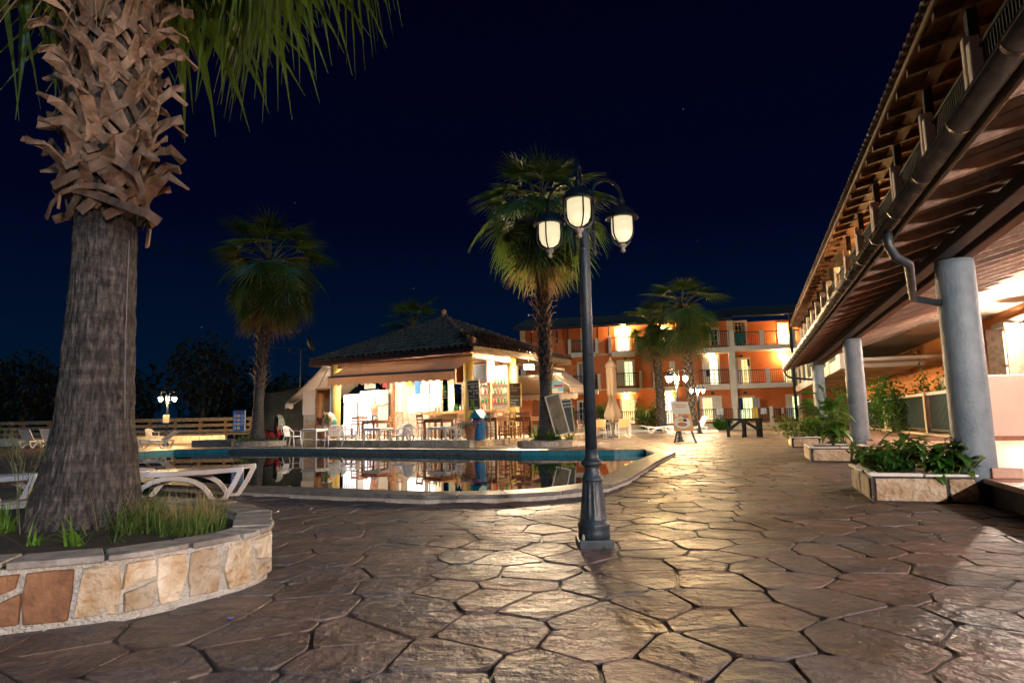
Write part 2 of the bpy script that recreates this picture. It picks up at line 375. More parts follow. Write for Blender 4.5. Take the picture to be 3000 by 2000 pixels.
# water: still, mirror-like, dark below
m = bpy.data.materials.new('water'); m.use_nodes = True; n = m.node_tree; b = n.nodes['Principled BSDF']
b.inputs['Base Color'].default_value = (.004, .012, .02, 1); b.inputs['Roughness'].default_value = .015; b.inputs['IOR'].default_value = 1.33
b.inputs['Specular IOR Level'].default_value = .9; b.inputs['Coat Weight'].default_value = 0
t = n.nodes.new('ShaderNodeTexCoord'); z1 = n.nodes.new('ShaderNodeTexNoise'); z1.inputs['Scale'].default_value = 1.1; z1.inputs['Detail'].default_value = 3
bp = n.nodes.new('ShaderNodeBump'); bp.inputs['Strength'].default_value = .045; bp.inputs['Distance'].default_value = .03
n.links.new(t.outputs['Object'], z1.inputs[0]); n.links.new(z1.outputs[0], bp.inputs['Height']); n.links.new(bp.outputs[0], b.inputs['Normal'])
MATS['water'] = m
for q_ in ('awning', 'awning_white', 'parasol_cloth'):      # cloth lets part of the light through
    n = MATS[q_].node_tree; b = n.nodes['Principled BSDF']; tr = n.nodes.new('ShaderNodeBsdfTranslucent'); mx = n.nodes.new('ShaderNodeMixShader'); mx.inputs[0].default_value = .5
    tr.inputs[0].default_value = (.8, .58, .42, 1); n.links.new(b.outputs[0], mx.inputs[1]); n.links.new(tr.outputs[0], mx.inputs[2]); n.links.new(mx.outputs[0], n.nodes['Material Output'].inputs[0])
for q_ in ('frond', 'frond_dry', 'leaf', 'leaf_light', 'grass'):
    n = MATS[q_].node_tree; b = n.nodes['Principled BSDF']; tr = n.nodes.new('ShaderNodeBsdfTranslucent'); mx = n.nodes.new('ShaderNodeMixShader'); mx.inputs[0].default_value = .3
    tr.inputs[0].default_value = (.16, .26, .04, 1) if q_ != 'frond_dry' else (.3, .2, .08, 1); n.links.new(b.outputs[0], mx.inputs[1]); n.links.new(tr.outputs[0], mx.inputs[2]); n.links.new(mx.outputs[0], n.nodes['Material Output'].inputs[0])
m = bpy.data.materials.new('water_light'); m.use_nodes = True; b = m.node_tree.nodes['Principled BSDF']
b.inputs['Base Color'].default_value = (.2, .52, .58, 1); b.inputs['Roughness'].default_value = .35; b.inputs['Specular IOR Level'].default_value = .15; MATS['water_light'] = m
# far paving, too far to tell the stones apart: cell joints in the material
def ground_mat():
    m = bpy.data.materials.new('far_paving'); m.use_nodes = True; n = m.node_tree; L = n.links; b = n.nodes['Principled BSDF']
    g = n.nodes.new('ShaderNodeNewGeometry'); v = n.nodes.new('ShaderNodeTexVoronoi'); v.feature = 'DISTANCE_TO_EDGE'; v.inputs['Scale'].default_value = 2.4
    nz = n.nodes.new('ShaderNodeTexNoise'); nz.inputs['Scale'].default_value = 1.3; nz.inputs['Detail'].default_value = 7
    r = n.nodes.new('ShaderNodeValToRGB'); r.color_ramp.elements[0].color = (.11, .075, .055, 1); r.color_ramp.elements[1].color = (.25, .175, .13, 1)
    r.color_ramp.elements[0].position = .3; r.color_ramp.elements[1].position = .7
    st = n.nodes.new('ShaderNodeMapRange'); st.inputs[1].default_value = .0; st.inputs[2].default_value = .05; st.inputs[3].default_value = .25; st.inputs[4].default_value = 1
    mx = n.nodes.new('ShaderNodeMix'); mx.data_type = 'RGBA'; mx.blend_type = 'MULTIPLY'; mx.inputs[0].default_value = 1
    L.new(g.outputs['Position'], v.inputs['Vector']); L.new(g.outputs['Position'], nz.inputs[0]); L.new(nz.outputs[0], r.inputs[0])
    L.new(v.outputs['Distance'], st.inputs[0]); L.new(r.outputs[0], mx.inputs[6]); L.new(st.outputs[0], mx.inputs[7]); L.new(mx.outputs[2], b.inputs['Base Color'])
    bp = n.nodes.new('ShaderNodeBump'); bp.inputs['Strength'].default_value = .6; bp.inputs['Distance'].default_value = .02
    L.new(st.outputs[0], bp.inputs['Height']); L.new(bp.outputs[0], b.inputs['Normal']); b.inputs['Roughness'].default_value = .45
    MATS['far_paving'] = m
ground_mat()

# ------------------------------------------------------------------ layout of the place
OC = G(2862, 1396, .25); O2 = G(2535, 1308, .25)       # two column feet give the line of the hotel wing
ax = (O2 - OC); SPC = 7.2; ax.z = 0; ax.normalize(); cx_ = Vector((ax.y, -ax.x, 0))
WRZ = math.atan2(cx_.y, cx_.x)
def BP(A, C, z=0): p = OC + ax * A + cx_ * C; p.z = z; return p
def AC(P): d = P - OC; return d.x * ax.x + d.y * ax.y, d.x * cx_.x + d.y * cx_.y
ZT = .25
# pool outline (inner edge of the coping), counter-clockwise
near_in = [G(*q, .09) for q in ((1925, 1323), (1860, 1349), (1758, 1396), (1704, 1413), (1588, 1427), (1470, 1434), (1350, 1436), (1280, 1437), (1130, 1433), (974, 1427), (736, 1419))]
near_in = [Vector((p.x, p.y)) for p in near_in]
near_in += [Vector((-5.2, 9.9)), Vector((-7.0, 11.6)), Vector((-9.2, 13.8)), Vector((-11.6, 16.6))]
far_in = [Vector((-13.4, 19.6)), Vector(G(30, 1332).xy), Vector(G(400, 1316).xy), Vector(G(672, 1315).xy), Vector(G(1000, 1316).xy), Vector(G(1528, 1321).xy), Vector(G(1800, 1320).xy), Vector(G(1890, 1318).xy)]
far_in[1] = Vector((-15.2, 22.4)); far_in[2] = Vector((-13.6, 25.6))
POOL = near_in + far_in
def offset_poly(poly, d):
    n = len(poly); r = []
    for i in range(n):
        a = poly[i - 1]; p = poly[i]; q = poly[(i + 1) % n]
        e1 = (p - a).normalized(); e2 = (q - p).normalized(); n1 = Vector((e1.y, -e1.x)); n2 = Vector((e2.y, -e2.x))
        nn = (n1 + n2); nn.normalize(); k = max(.5, nn.dot(n1)); r.append(p + nn * (d / k))
    return r
ar = sum(POOL[i - 1].x * POOL[i].y - POOL[i].x * POOL[i - 1].y for i in range(len(POOL)))
SGN = 1 if ar > 0 else -1
POOL_OUT = offset_poly(POOL, .42 * SGN)
# ------------------------------------------------------------------ ground, pool, water
POOL2 = [Vector((4.2, 40.0)), Vector((12.0, 38.6)), Vector((12.8, 42.2)), Vector((5.0, 44.5))]
def flat_with_holes(outer, holes):
    vs = []; ed = []
    for lp in [outer] + holes:
        k = len(vs); vs += [Vector((p[0], p[1])) for p in lp]; ed += [(k + i, k + (i + 1) % len(lp)) for i in range(len(lp))]
    v, _, f, *_ = delaunay_2d_cdt(vs, ed, [], 1, 1e-5)
    fs = []
    for t in f:
        c = sum((v[i] for i in t), Vector((0, 0))) / len(t)
        if not any(inpoly(c.x, c.y, h) for h in holes): fs.append(tuple(t))
    return [(p.x, p.y, 0) for p in v], fs
v, f = flat_with_holes([(-400, -60), (400, -60), (400, 700), (-400, 700)], [POOL, POOL2])
b = MB(); b.v = [(x, y, -.012) for x, y, z in v]; b.f = f
ground = struct(b.build('ground', 'far_paving'))
b = MB(); k = len(POOL); b.add([(p.x, p.y, -.13) for p in POOL], [tuple(range(k))])
water = struct(b.build('water', 'water'))
b = MB(); b.add([(p.x, p.y, -.13) for p in POOL2], [(0, 1, 2, 3)]); struct(b.build('water', 'water_light'))

pool = thing('swimming_pool', 'large free-form swimming pool with pale coping in front of the bar', 'pool', (0, 0, 0))
b = MB(); inn = [p for p in POOL]
for i in range(k):
    p, q = POOL[i], POOL[(i + 1) % k]; b.add([(p.x, p.y, -1.2), (q.x, q.y, -1.2), (q.x, q.y, -.012), (p.x, p.y, -.012)], [(0, 1, 2, 3)])
b.build('pool_wall', 'pool_tile', pool)
for i in (18, 19):
    p, q = POOL[i], POOL[(i + 1) % k]; d = (q - p).normalized(); nn = Vector((d.y, -d.x)) ; b = MB(); b.add([(p.x + nn.x * .1, p.y + nn.y * .1, -.3), (q.x + nn.x * .1, q.y + nn.y * .1, -.3), (q.x + nn.x * .1, q.y + nn.y * .1, -.05), (p.x + nn.x * .1, p.y + nn.y * .1, -.05), (p.x, p.y, -.05), (q.x, q.y, -.05)], [(0, 1, 2, 3), (3, 2, 5, 4)]); b.build('overflow_step', 'coping', pool)
b = MB(); b.add([(p.x, p.y, -1.2) for p in POOL], [tuple(range(k))]); b.build('pool_floor', 'pool_floor', pool)
# waterline tiles on the far wall, one by one where they can be told apart
tl = MB(); tl.bx(.006, .234, 0, .012, -.3, -.005); tme = tl.mesh('waterline_tile', 'pool_tile')
for a_, b_ in ((15, 17), (16, 18), (17, 18), (13, 14)):
    pass
def tiles_on(p, q, step=.24, mx=60):
    d = (q - p); L = d.length; d.normalize(); ang = math.atan2(d.y, d.x)
    for i in range(min(mx, int(L / step))):
        o = inst(tme, 'waterline_tile', pool, (p.x + d.x * i * step, p.y + d.y * i * step, 0), (0, 0, ang))
seg = list(zip(POOL, POOL[1:] + POOL[:1]))
for i, (p, q) in enumerate(seg):
    if i in (17, 20, 21): tiles_on(q, p)
# coping: separate slabs following the outline
def coping():
    pts = POOL + [POOL[0]]; po = POOL_OUT + [POOL_OUT[0]]
    for i in range(len(POOL)):
        p, q, P2, Q2 = pts[i], pts[i + 1], po[i], po[i + 1]
        L = (q - p).length; nn = max(1, round(L / 1.15))
        far = i >= len(near_in) - 1
        zt = .03 if far else .085
        for j in range(nn):
            g = .004 / L; a0, a1 = j / nn + g, (j + 1) / nn - g
            q4 = [p.lerp(q, a0), p.lerp(q, a1), P2.lerp(Q2, a1), P2.lerp(Q2, a0)]
            b = MB(); b.prism([(x.x, x.y) for x in q4], zt - .045, zt)
            o = b.build('coping_slab', 'coping', pool, bevel=.008)
            bm = bmesh.new(); bm.from_mesh(o.data); bmesh.ops.recalc_face_normals(bm, faces=bm.faces); bm.to_mesh(o.data); bm.free()
            b = MB(); s0, s1 = (P2 - p).normalized() * -.03, (Q2 - q).normalized() * -.03
            q5 = [p.lerp(q, a0), p.lerp(q, a1), (P2 + s0).lerp(Q2 + s1, a1 + g), (P2 + s0).lerp(Q2 + s1, a0 - g)]
            b.prism([(x.x, x.y) for x in q5], -.012, zt - .046)
            o = b.build('coping_base', 'plaster_edge', pool)
            bm = bmesh.new(); bm.from_mesh(o.data); bmesh.ops.recalc_face_normals(bm, faces=bm.faces); bm.to_mesh(o.data); bm.free()
coping()
# far second pool: rim and wall
p2 = thing('swimming_pool', 'small pale blue pool behind the closed parasol', 'pool')
b = MB()
for i in range(4):
    p, q = POOL2[i], POOL2[(i + 1) % 4]; b.add([(p.x, p.y, -.6), (q.x, q.y, -.6), (q.x, q.y, -.012), (p.x, p.y, -.012)], [(0, 1, 2, 3)])
b.build('pool_wall', 'pool_tile', p2)
for i in range(4):
    p, q = POOL2[i], POOL2[(i + 1) % 4]; d = (q - p).normalized(); nrm = Vector((d.y, -d.x))
    b = MB(); b.prism([tuple(p), tuple(q), tuple(q + nrm * .35), tuple(p + nrm * .35)], -.012, .1); b.build('rim', 'white_paint', p2)

# ------------------------------------------------------------------ left raised bed outline
BED_F = [G(*q).xy for q in ((-420, 1890), (-160, 1874), (0, 1860), (300, 1825), (550, 1770), (700, 1730), (755, 1708), (782, 1692))]
BED = BED_F + [Vector((-1.62, 4.22)), Vector((-1.76, 4.6)), Vector((-2.2, 5.1)), Vector((-3.0, 5.55)), Vector((-4.2, 5.7)), Vector((-5.0, 5.0)), Vector((-5.1, 3.8)), Vector((-4.2, 3.0))]
BED = [Vector((p[0], p[1])) for p in BED]
PLAT = None
# ------------------------------------------------------------------ stamped paving stones
def clip(poly, nx, ny, c):
    r = []
    for i in range(len(poly)):
        p, q = poly[i - 1], poly[i]; dp = p[0] * nx + p[1] * ny - c; dq = q[0] * nx + q[1] * ny - c
        if (dp <= 0) != (dq <= 0):
            t = dp / (dp - dq); r.append((p[0] + (q[0] - p[0]) * t, p[1] + (q[1] - p[1]) * t))
        if dq <= 0: r.append(q)
    return r
def paving():
    sx_, sy_ = .4, .345; pts = {}
    r = random.Random(5)
    for j in range(0, 90):
        for i in range(-38, 40):
            pts[i, j] = ((i + (.5 if j % 2 else 0)) * sx_ + r.uniform(-.15, .15), .9 + j * sy_ + r.uniform(-.13, .13))
    cells = []
    for (i, j), (x, y) in pts.items():
        if abs(x) > .86 * y + 1.0: continue
        A_, C_ = AC(Vector((x, y, 0)))
        if C_ > .05: continue
        if inpoly(x, y, POOL_OUT) or inpoly(x, y, BED): continue
        poly = [(x - 1, y - 1), (x + 1, y - 1), (x + 1, y + 1), (x - 1, y + 1)]
        for di in (-2, -1, 0, 1, 2):
            for dj in (-2, -1, 0, 1, 2):
                q = pts.get((i + di, j + dj))
                if not q or (di == 0 and dj == 0): continue
                nx, ny = q[0] - x, q[1] - y; l = math.hypot(nx, ny); nx /= l; ny /= l
                poly = clip(poly, nx, ny, (x + q[0]) / 2 * nx + (y + q[1]) / 2 * ny - .0075)
                if len(poly) < 3: break
            if len(poly) < 3: break
        if len(poly) < 3: continue
        if any(inpoly(px_, py_, POOL) for px_, py_ in poly): continue
        # round the corners, wobble the edges
        rp = []
        n = len(poly)
        for q in range(n):
            a_, p_, c_ = poly[q - 1], poly[q], poly[(q + 1) % n]
            for o_, t in ((a_, .2), (a_, .07), (c_, .07), (c_, .2)):
                f_ = .55 if t < .1 else 1
                wx = noise.noise(Vector((p_[0] * 4 + t, p_[1] * 4, 3.))) * .012
                rp.append((p_[0] + (o_[0] - p_[0]) * t + wx + (x - p_[0]) * .03 * (1 - f_), p_[1] + (o_[1] - p_[1]) * t + wx + (y - p_[1]) * .03 * (1 - f_)))
        cells.append((x, y, rp))
    cells.sort(key=lambda c: c[1] + .15 * abs(c[0]))
    def stone(b, x, y, rp, ox=0, oy=0):
        n = len(rp); tx, ty, tz = r.uniform(-.006, .006), r.uniform(-.006, .006), r.uniform(-.002, .002)
        def ring(k, z): return [(x + (px_ - x) * k - ox, y + (py_ - y) * k - oy, z + (0 if z < -.011 else tz + tx * (px_ - x) * 2 + ty * (py_ - y) * 2)) for px_, py_ in rp]
        vs = ring(1, -.02) + ring(.994, -.003) + ring(.984, .0)
        fs = [(q + l * n, (q + 1) % n + l * n, (q + 1) % n + (l + 1) * n, q + (l + 1) * n) for l in range(2) for q in range(n)]
        fs.append(tuple(range(2 * n, 3 * n))); b.add(vs, fs)
    for x, y, rp in cells[:300]:
        b = MB(); stone(b, x, y, rp, x, y); b.build('paving_stone', 'stone_paving', ground, loc=(x, y, 0))
    b = MB()
    for x, y, rp in cells[300:]: stone(b, x, y, rp[1::2])
    b.build('paving_stones', 'stone_paving', ground, kind='stuff')
    b = MB(); b.add([(-14, .2, -.0105), (16, .2, -.0105), (16, 6.8, -.0105), (-14, 6.8, -.0105)], [(0, 1, 2, 3)])
    b.build('joint_bed', 'joint', ground)
paving()
cap = MB(); cap.lathe([(.013, 0), (.016, .002), (.014, .006), (0, .006)], 21)
tag(cap.build('crown_cork', 'cap_blue', loc=G(674, 1812, .004)), 'blue bottle cap lying on the paving near the stone bed', 'bottle cap')

# ------------------------------------------------------------------ stone faced raised beds
def recalc(o):
    bm = bmesh.new(); bm.from_mesh(o.data); bmesh.ops.recalc_face_normals(bm, faces=bm.faces); bm.to_mesh(o.data); bm.free()
def wall_stones(parent, path, z0, z1, seed, step=(.16, .3), mt='fieldstone', two=True, thick=.018, mortar=.014, bev=.006, name='facing_stone'):
    """irregular facing stones on an open path of 2D points (outward side on the right of travel)"""
    r = random.Random(seed); segs = []; s = 0
    for p, q in zip(path, path[1:]): L = (q - p).length; segs.append((s, L, p, q)); s += L
    tot = s
    def at(d):
        d = max(0, min(tot, d))
        for s0, L, p, q in segs:
            if d <= s0 + L + 1e-6:
                e = (q - p) / L; return p + e * (d - s0), Vector((e.y, -e.x))
    def piece(poly, k):
        b = MB(); t = thick * r.uniform(.6, 1.5); n = len(poly); f0 = []; f1 = []
        cx0 = sum(p[0] for p in poly) / n; cz0 = sum(p[1] for p in poly) / n
        for d, z in poly:
            p, nn = at(d); f0.append((p.x - nn.x * .03, p.y - nn.y * .03, z))
        ins = []
        for d, z in poly:
            d2 = d + (cx0 - d) * .06; z2 = z + (cz0 - z) * .06
            p, nn = at(d2); tt = t + r.uniform(-.004, .004); ins.append((p.x + nn.x * tt, p.y + nn.y * tt, z2))
        b.add(f0 + ins, [tuple(range(n, 2 * n))] + [(i, (i + 1) % n, n + (i + 1) % n, n + i) for i in range(n)])
        o = b.build(name, k, parent, bevel=bev); recalc(o)
    d = mortar
    while d < tot - .05:
        wd = r.uniform(*step); e_ = min(tot - mortar, d + wd); h = z1 - z0
        j = lambda a=.02: r.uniform(-a, a) * min(1, h / .3)
        km = mt if not callable(mt) else mt(d, tot, r)
        if two and r.random() < .55 and h > .2:
            zm = z0 + h * r.uniform(.35, .65); dl = r.uniform(-.05, .05)
            piece([(d, z0 + .01), (e_ + j(), z0 + .01 + j(.01)), (e_ + j(), zm - mortar / 2 + dl), ((d + e_) / 2, zm - mortar / 2 + j()), (d + j(), zm - mortar / 2 - dl)], km)
            piece([(d + j(), zm + mortar / 2 - dl), ((d + e_) / 2, zm + mortar / 2 + j(.012)), (e_ + j(), zm + mortar / 2 + dl), (e_ + j(.01), z1 - .01), (d, z1 - .012)], km)
        else:
            dl = r.uniform(-.03, .03); piece([(d + .012 + dl, z0 + .005 + j(.01)), (e_ - .012 + j(.015), z0 + .005), (e_ + j(.012), z0 + h * .5), (e_ - .01 + j(.02), z1 - .008), ((d + e_) / 2, z1 - .004), (d + .012 + j(.02), z1 - .01), (d + j(.012), z0 + h * .45)], km)
        d = e_ + mortar
    return at, tot
def raised_bed(name, label, cat, poly, h, cap_d, visible, seed, step, mt='fieldstone', capmt='slate_cap', mort='mortar', two=True, capstep=(.3, .55), soil_drop=.06, base=-.012, group=None):
    """poly runs counter-clockwise; visible = list of point indices (path) that carries facing stones"""
    t = thing(name, label, cat, (0, 0, 0), 0, group)
    inner = offset_poly(poly, -cap_d)
    b = MB(); n = len(poly)
    b.add([(p.x, p.y, base) for p in poly] + [(p.x, p.y, h - .03) for p in poly] + [(p.x, p.y, h - .03) for p in inner] + [(p.x, p.y, h - soil_drop - .05) for p in inner],
          [(i + l * n, (i + 1) % n + l * n, (i + 1) % n + (l + 1) * n, i + (l + 1) * n) for l in range(3) for i in range(n)])
    b.build('wall', mort, t)
    b = MB(); b.add([(p.x, p.y, h - soil_drop) for p in inner], [tuple(range(n))]); b.build('soil', 'soil', t)
    path = [poly[i % n] for i in visible]
    if len(path) > 3: wall_stones(t, path, base + .03, h - .04, seed, step, mt, two)
    else:
        for i_ in range(len(path) - 1): wall_stones(t, path[i_:i_ + 2], base + .02, h - .04, seed + i_, step, mt, two)
    # cap slabs all round
    r = random.Random(seed + 1); out = offset_poly(poly, .025); inn = offset_poly(poly, -cap_d)
    for i in range(n):
        p, q, P2, Q2 = inn[i], inn[(i + 1) % n], out[i], out[(i + 1) % n]; L = (Q2 - P2).length; a_ = 0
        k = max(1, round(L / r.uniform(*capstep)))
        for j in range(k):
            a0, a1 = j / k + .008 / L, (j + 1) / k - .008 / L; z = h + r.uniform(-.006, .008); th = r.uniform(.022, .036)
            ja, jb = r.uniform(-.02, .015), r.uniform(-.02, .015)
            Pa, Pb = P2.lerp(Q2, a0), P2.lerp(Q2, a1); ia, ib = p.lerp(q, a0), p.lerp(q, a1)
            m1 = Pa.lerp(Pb, .5) + (Pa - ia).normalized() * r.uniform(-.015, .02)
            Pa = Pa + (Pa - ia).normalized() * ja; Pb = Pb + (Pb - ib).normalized() * jb
            b = MB(); b.prism([tuple(ia), tuple(Pa), tuple(m1), tuple(Pb), tuple(ib)], z - th, z)
            o = b.build('cap_stone', capmt, t, bevel=.007); recalc(o)
    return t
RED = sum((Vector(BED[i + 1]) - Vector(BED[i])).length for i in range(2)) + (Vector(G(150, 1843).xy) - BED[2]).length
def bed_mt(d, tot, r): return 'fieldstone_red' if d < RED - .05 else 'fieldstone'
bed = raised_bed('raised_bed', 'curved stone-faced bed with slab coping round the big palm trunk', 'planter', BED, .31, .2, list(range(0, 11)), 24, (.13, .23), mt=bed_mt)

# ------------------------------------------------------------------ terrace of the hotel wing
b = MB()
def bxA(b, a0, a1, c0, c1, z0, z1):
    P = [BP(a0, c0), BP(a0, c1), BP(a1, c1), BP(a1, c0)]
    return b.prism([(p.x, p.y) for p in P], z0, z1)
bxA(b, -22, 40, .06, 4.3, -.012, ZT - .04); terr = struct(b.build('terrace', 'terrace_face'))
# floor tiles one by one near the edge, the rest as one part
r = random.Random(3); tb = MB(); tb.bx(.004, .326, .004, .326, ZT - .04, ZT); 
tm = MB(); tm.bx(-.161, .161, -.161, .161, -.018, .018); tme2 = tm.mesh('floor_tile', 'terrace_tile')
far = MB(); cnt = 0
for i in range(-6, 66):
    for j in range(0, 13):
        p = BP(i * .33, .24 + j * .33, ZT - .019)
        if 0 <= i <= 22 and j < 13 and cnt < 290: inst(tme2, 'floor_tile', terr, p, (0, 0, WRZ)); cnt += 1
        else: far.bx(-.161, .161, -.161, .161, -.018, .018, Matrix.Translation(p) @ Matrix.Rotation(WRZ, 4, 'Z'))
far.build('floor_tiles', 'terrace_tile', terr, kind='stuff')
for i in range(-4, 24):
    b = MB(); bxA(b, i * .7 + .004, i * .7 + .696, .0, .072, ZT - .05, ZT + .002); b.build('edge_tile', 'terrace_tile', terr, bevel=.012)
# ------------------------------------------------------------------ lamp posts
def lantern(parent, ang, zg, globe, R=.33, name='lantern'):
    """one arm with its lantern; part of the post, its pieces are sub-parts"""
    ca, sa = math.cos(ang), math.sin(ang)
    def at(r_, z): return (r_ * ca, r_ * sa, z)
    b = MB()
    r0 = .085; rm = (R - r0) / 2; zc = zg + .27
    pts = [at(r0, zg - .19), at(r0, zc)] + [at(r0 + rm - rm * math.cos(t * PI / 10), zc + .12 * math.sin(t * PI / 10)) for t in range(1, 10)] + [at(R, zc), at(R, zc - .02)]
    b.tube(pts, .0125, 10)
    for dz in (-.04, .06):
        b.tube([at(.02, zg + dz), at(r0 + .02, zg + dz)], .014, 8)
        b.lathe([(.02, -.018), (.022, 0), (.02, .018)], 10, at(r0, zg + dz))
    b.lathe([(.003, -.03), (.012, -.02), (.016, -.008), (.012, 0)], 8, at(r0, zg - .19))
    o = b.build('arm', 'lamp_iron', parent, smooth=True)
    c = at(R, 0)
    b = MB(); b.lathe([(.012, zg + .252), (.02, zg + .245), (.032, zg + .225), (.026, zg + .2), (.018, zg + .192), (.034, zg + .188), (.058, zg + .176), (.088, zg + .15), (.106, zg + .12),
                       (.124, zg + .1), (.13, zg + .088), (.122, zg + .082), (.104, zg + .09), (.08, zg + .095)], 24, c)
    b.build('lamp_cap', 'lamp_iron', o, smooth=True)
    b = MB(); b.lathe([(.082, zg + .088), (.084, zg + .02), (.08, zg - .03), (.064, zg - .068), (.035, zg - .09), (.001, zg - .096)], 24 if globe == 'globe_dim' else 10, c)
    b.build('lamp_globe', globe, o, smooth=True)
    b = MB()
    for q in range(2):
        u = Vector((math.cos(ang + q * PI / 2 + .4), math.sin(ang + q * PI / 2 + .4), 0)); cc = Vector(c)
        pts = [cc + u * .108 + Vector((0, 0, zg + .09)), cc + u * .108 + Vector((0, 0, zg - .02))]
        pts += [cc + u * .108 * math.cos(t * PI / 12) + Vector((0, 0, zg - .02 - .105 * math.sin(t * PI / 12))) for t in range(1, 12)]
        pts += [cc - u * .108 + Vector((0, 0, zg - .02)), cc - u * .108 + Vector((0, 0, zg + .09))]
        b.tube(pts, .0065, 6)
    b.build('cage', 'lamp_iron', o, smooth=True)
    b = MB(); b.lathe([(.012, zg - .112), (.03, zg - .118), (.032, zg - .132), (.018, zg - .145), (.012, zg - .155), (.02, zg - .166), (.016, zg - .178), (.002, zg - .186)], 12, c)
    b.build('finial', 'lamp_rust', o, smooth=True)
def lamp_post(name, label, loc, angs, globe, H=1.0, group='three-armed garden lamp posts', zg=2.36):
    t = thing(name, label, 'lamp post', loc, 0, group)
    b = MB(); b.bx(-.125, .125, -.125, .125, -.012, .06); b.build('base_plate', 'lamp_iron', t, bevel=.012)
    b = MB()
    prof = [(.118, .06), (.112, .1), (.112, .135), (.118, .15), (.112, .165), (.1, .175), (.1, .19)]
    b.lathe(prof, 32)
    # fluted shaft
    vs = []; fs = []; n = 48; zs = [.19, .21, .24, .32, .4, .44, .455]
    for i, z in enumerate(zs):
        r0 = .098 - (z - .19) * .105
        dep = 0 if i in (0, len(zs) - 1) else (.010 if i not in (1, len(zs) - 2) else .006)
        for j in range(n):
            a = 2 * PI * j / n; vs.append(((r0 - dep * (.5 - .5 * math.cos(a * 12))) * math.cos(a), (r0 - dep * (.5 - .5 * math.cos(a * 12))) * math.sin(a), z))
    for i in range(len(zs) - 1):
        for j in range(n): fs.append((i * n + j, i * n + (j + 1) % n, (i + 1) * n + (j + 1) % n, (i + 1) * n + j))
    b.add(vs, fs)
    b.lathe([(.07, .455), (.078, .462), (.078, .475), (.07, .482), (.06, .52), (.054, .55), (.056, .562), (.074, .572), (.08, .585), (.074, .598), (.056, .606), (.05, .63), (.043, .68)], 32)
    b.build('base', 'lamp_iron', t, smooth=True)
    b = MB(); b.lathe([(.043, .68), (.041, zg + .17), (.03, zg + .185), (.012, zg + .2), (.002, zg + .2)], 24); b.build('pole', 'lamp_iron', t, smooth=True)
    b = MB(); b.lathe([(.01, .06), (.012, .075), (.01, .09), (.004, .1)], 8, (-.09, -.105, 0)); b.build('anchor_bolt', 'lamp_rust', t)
    for a in angs: lantern(t, a, zg, globe)
    return t
R_ = math.radians
lamp_post('lamp_post', 'dark three-armed lamp post with dim globes standing on the near paving', G(1742, 1598), (R_(-102), R_(18), R_(138)), 'globe_dim')
lpA = lamp_post('lamp_post', 'glowing lamp post with a small notice at the far left poolside', G(485, 1304), (R_(-150), R_(200), R_(5)), 'globe_warm')
lamp_post('lamp_post', 'glowing lamp post right behind the breakfast easel sign', G(1991, 1294) + Vector((.1, .35, 0)), (R_(-170), R_(0), R_(-150)), 'globe_warm')
lamp_post('lamp_post', 'glowing lamp post beside the two far white sun loungers', G(2050, 1269), (R_(-178), R_(5), R_(70)), 'globe_cool')
nb = MB(); nb.bx(-.16, .16, -.075, -.06, 1.15, 1.57); tag(nb.build('notice', 'cream_print', loc=lpA.location), 'small cream notice fixed to the far left lamp post', 'sign')

# ------------------------------------------------------------------ fan palms
def fan_frond(elev, seed, Lp_=1.0, Lb=1.05, nseg=24, droop=.5, w=.05):
    """petiole + pleated fan with hanging tips; starts at the origin, grows along +X; z is up"""
    r = random.Random(seed); b = MB()
    pts = []; p = Vector((0, 0, 0)); a = elev; n = 6
    for i in range(n + 1):
        pts.append(p.copy()); p = p + Vector((math.cos(a), 0, math.sin(a))) * (Lp_ / n); a -= .11 + .05 * (elev < .6)
    b.tube(pts, [.022 - .012 * i / n for i in range(n + 1)], 5)
    o = pts[-1]; ax_ = Vector((math.cos(a), 0, math.sin(a))); sd = Vector((0, 1, 0)); nr = ax_.cross(sd)
    fan = MB()
    for k in range(nseg):
        th = (k / (nseg - 1) - .5) * R_(215) + r.uniform(-.03, .03)
        d = (ax_ * math.cos(th) + sd * math.sin(th)).normalized(); L = Lb * (.72 + .28 * math.cos(th * .8)) * r.uniform(.9, 1.08)
        wd = d.cross(nr).normalized(); q = o.copy(); rows = []; dd = d.copy(); ns = 6
        for i in range(ns + 1):
            t = i / ns; ww = w * (1.25 * math.sin(PI * min(1, .12 + t * .95) ** .8) + .02) * (1 - .15 * t)
            if i == ns: ww = .003
            fold = nr * (ww * .35)
            rows.append([q - wd * ww / 2, q + fold, q + wd * ww / 2])
            g = droop * (.12 + 1.5 * max(0, t - .35)) * r.uniform(.85, 1.15)
            dd = (dd + Vector((0, 0, -g * .38))).normalized(); q = q + dd * (L / ns)
        fan.strip(rows)
    return b, fan
FR = {}
def frond_mesh(cls, var):
    key = (cls, var)
    if key not in FR:
        el = (80, 58, 36, 14, -8, -32, -58, -74)[cls]
        b, f = fan_frond(R_(el), cls * 10 + var, 1.0 if cls < 6 else .85, 1.05, 22, .35 + .09 * cls)
        FR[key] = (f.mesh('frond', 'frond' if cls < 6 else 'frond_dry'), b.mesh('petiole', 'petiole', True))
    return FR[key]
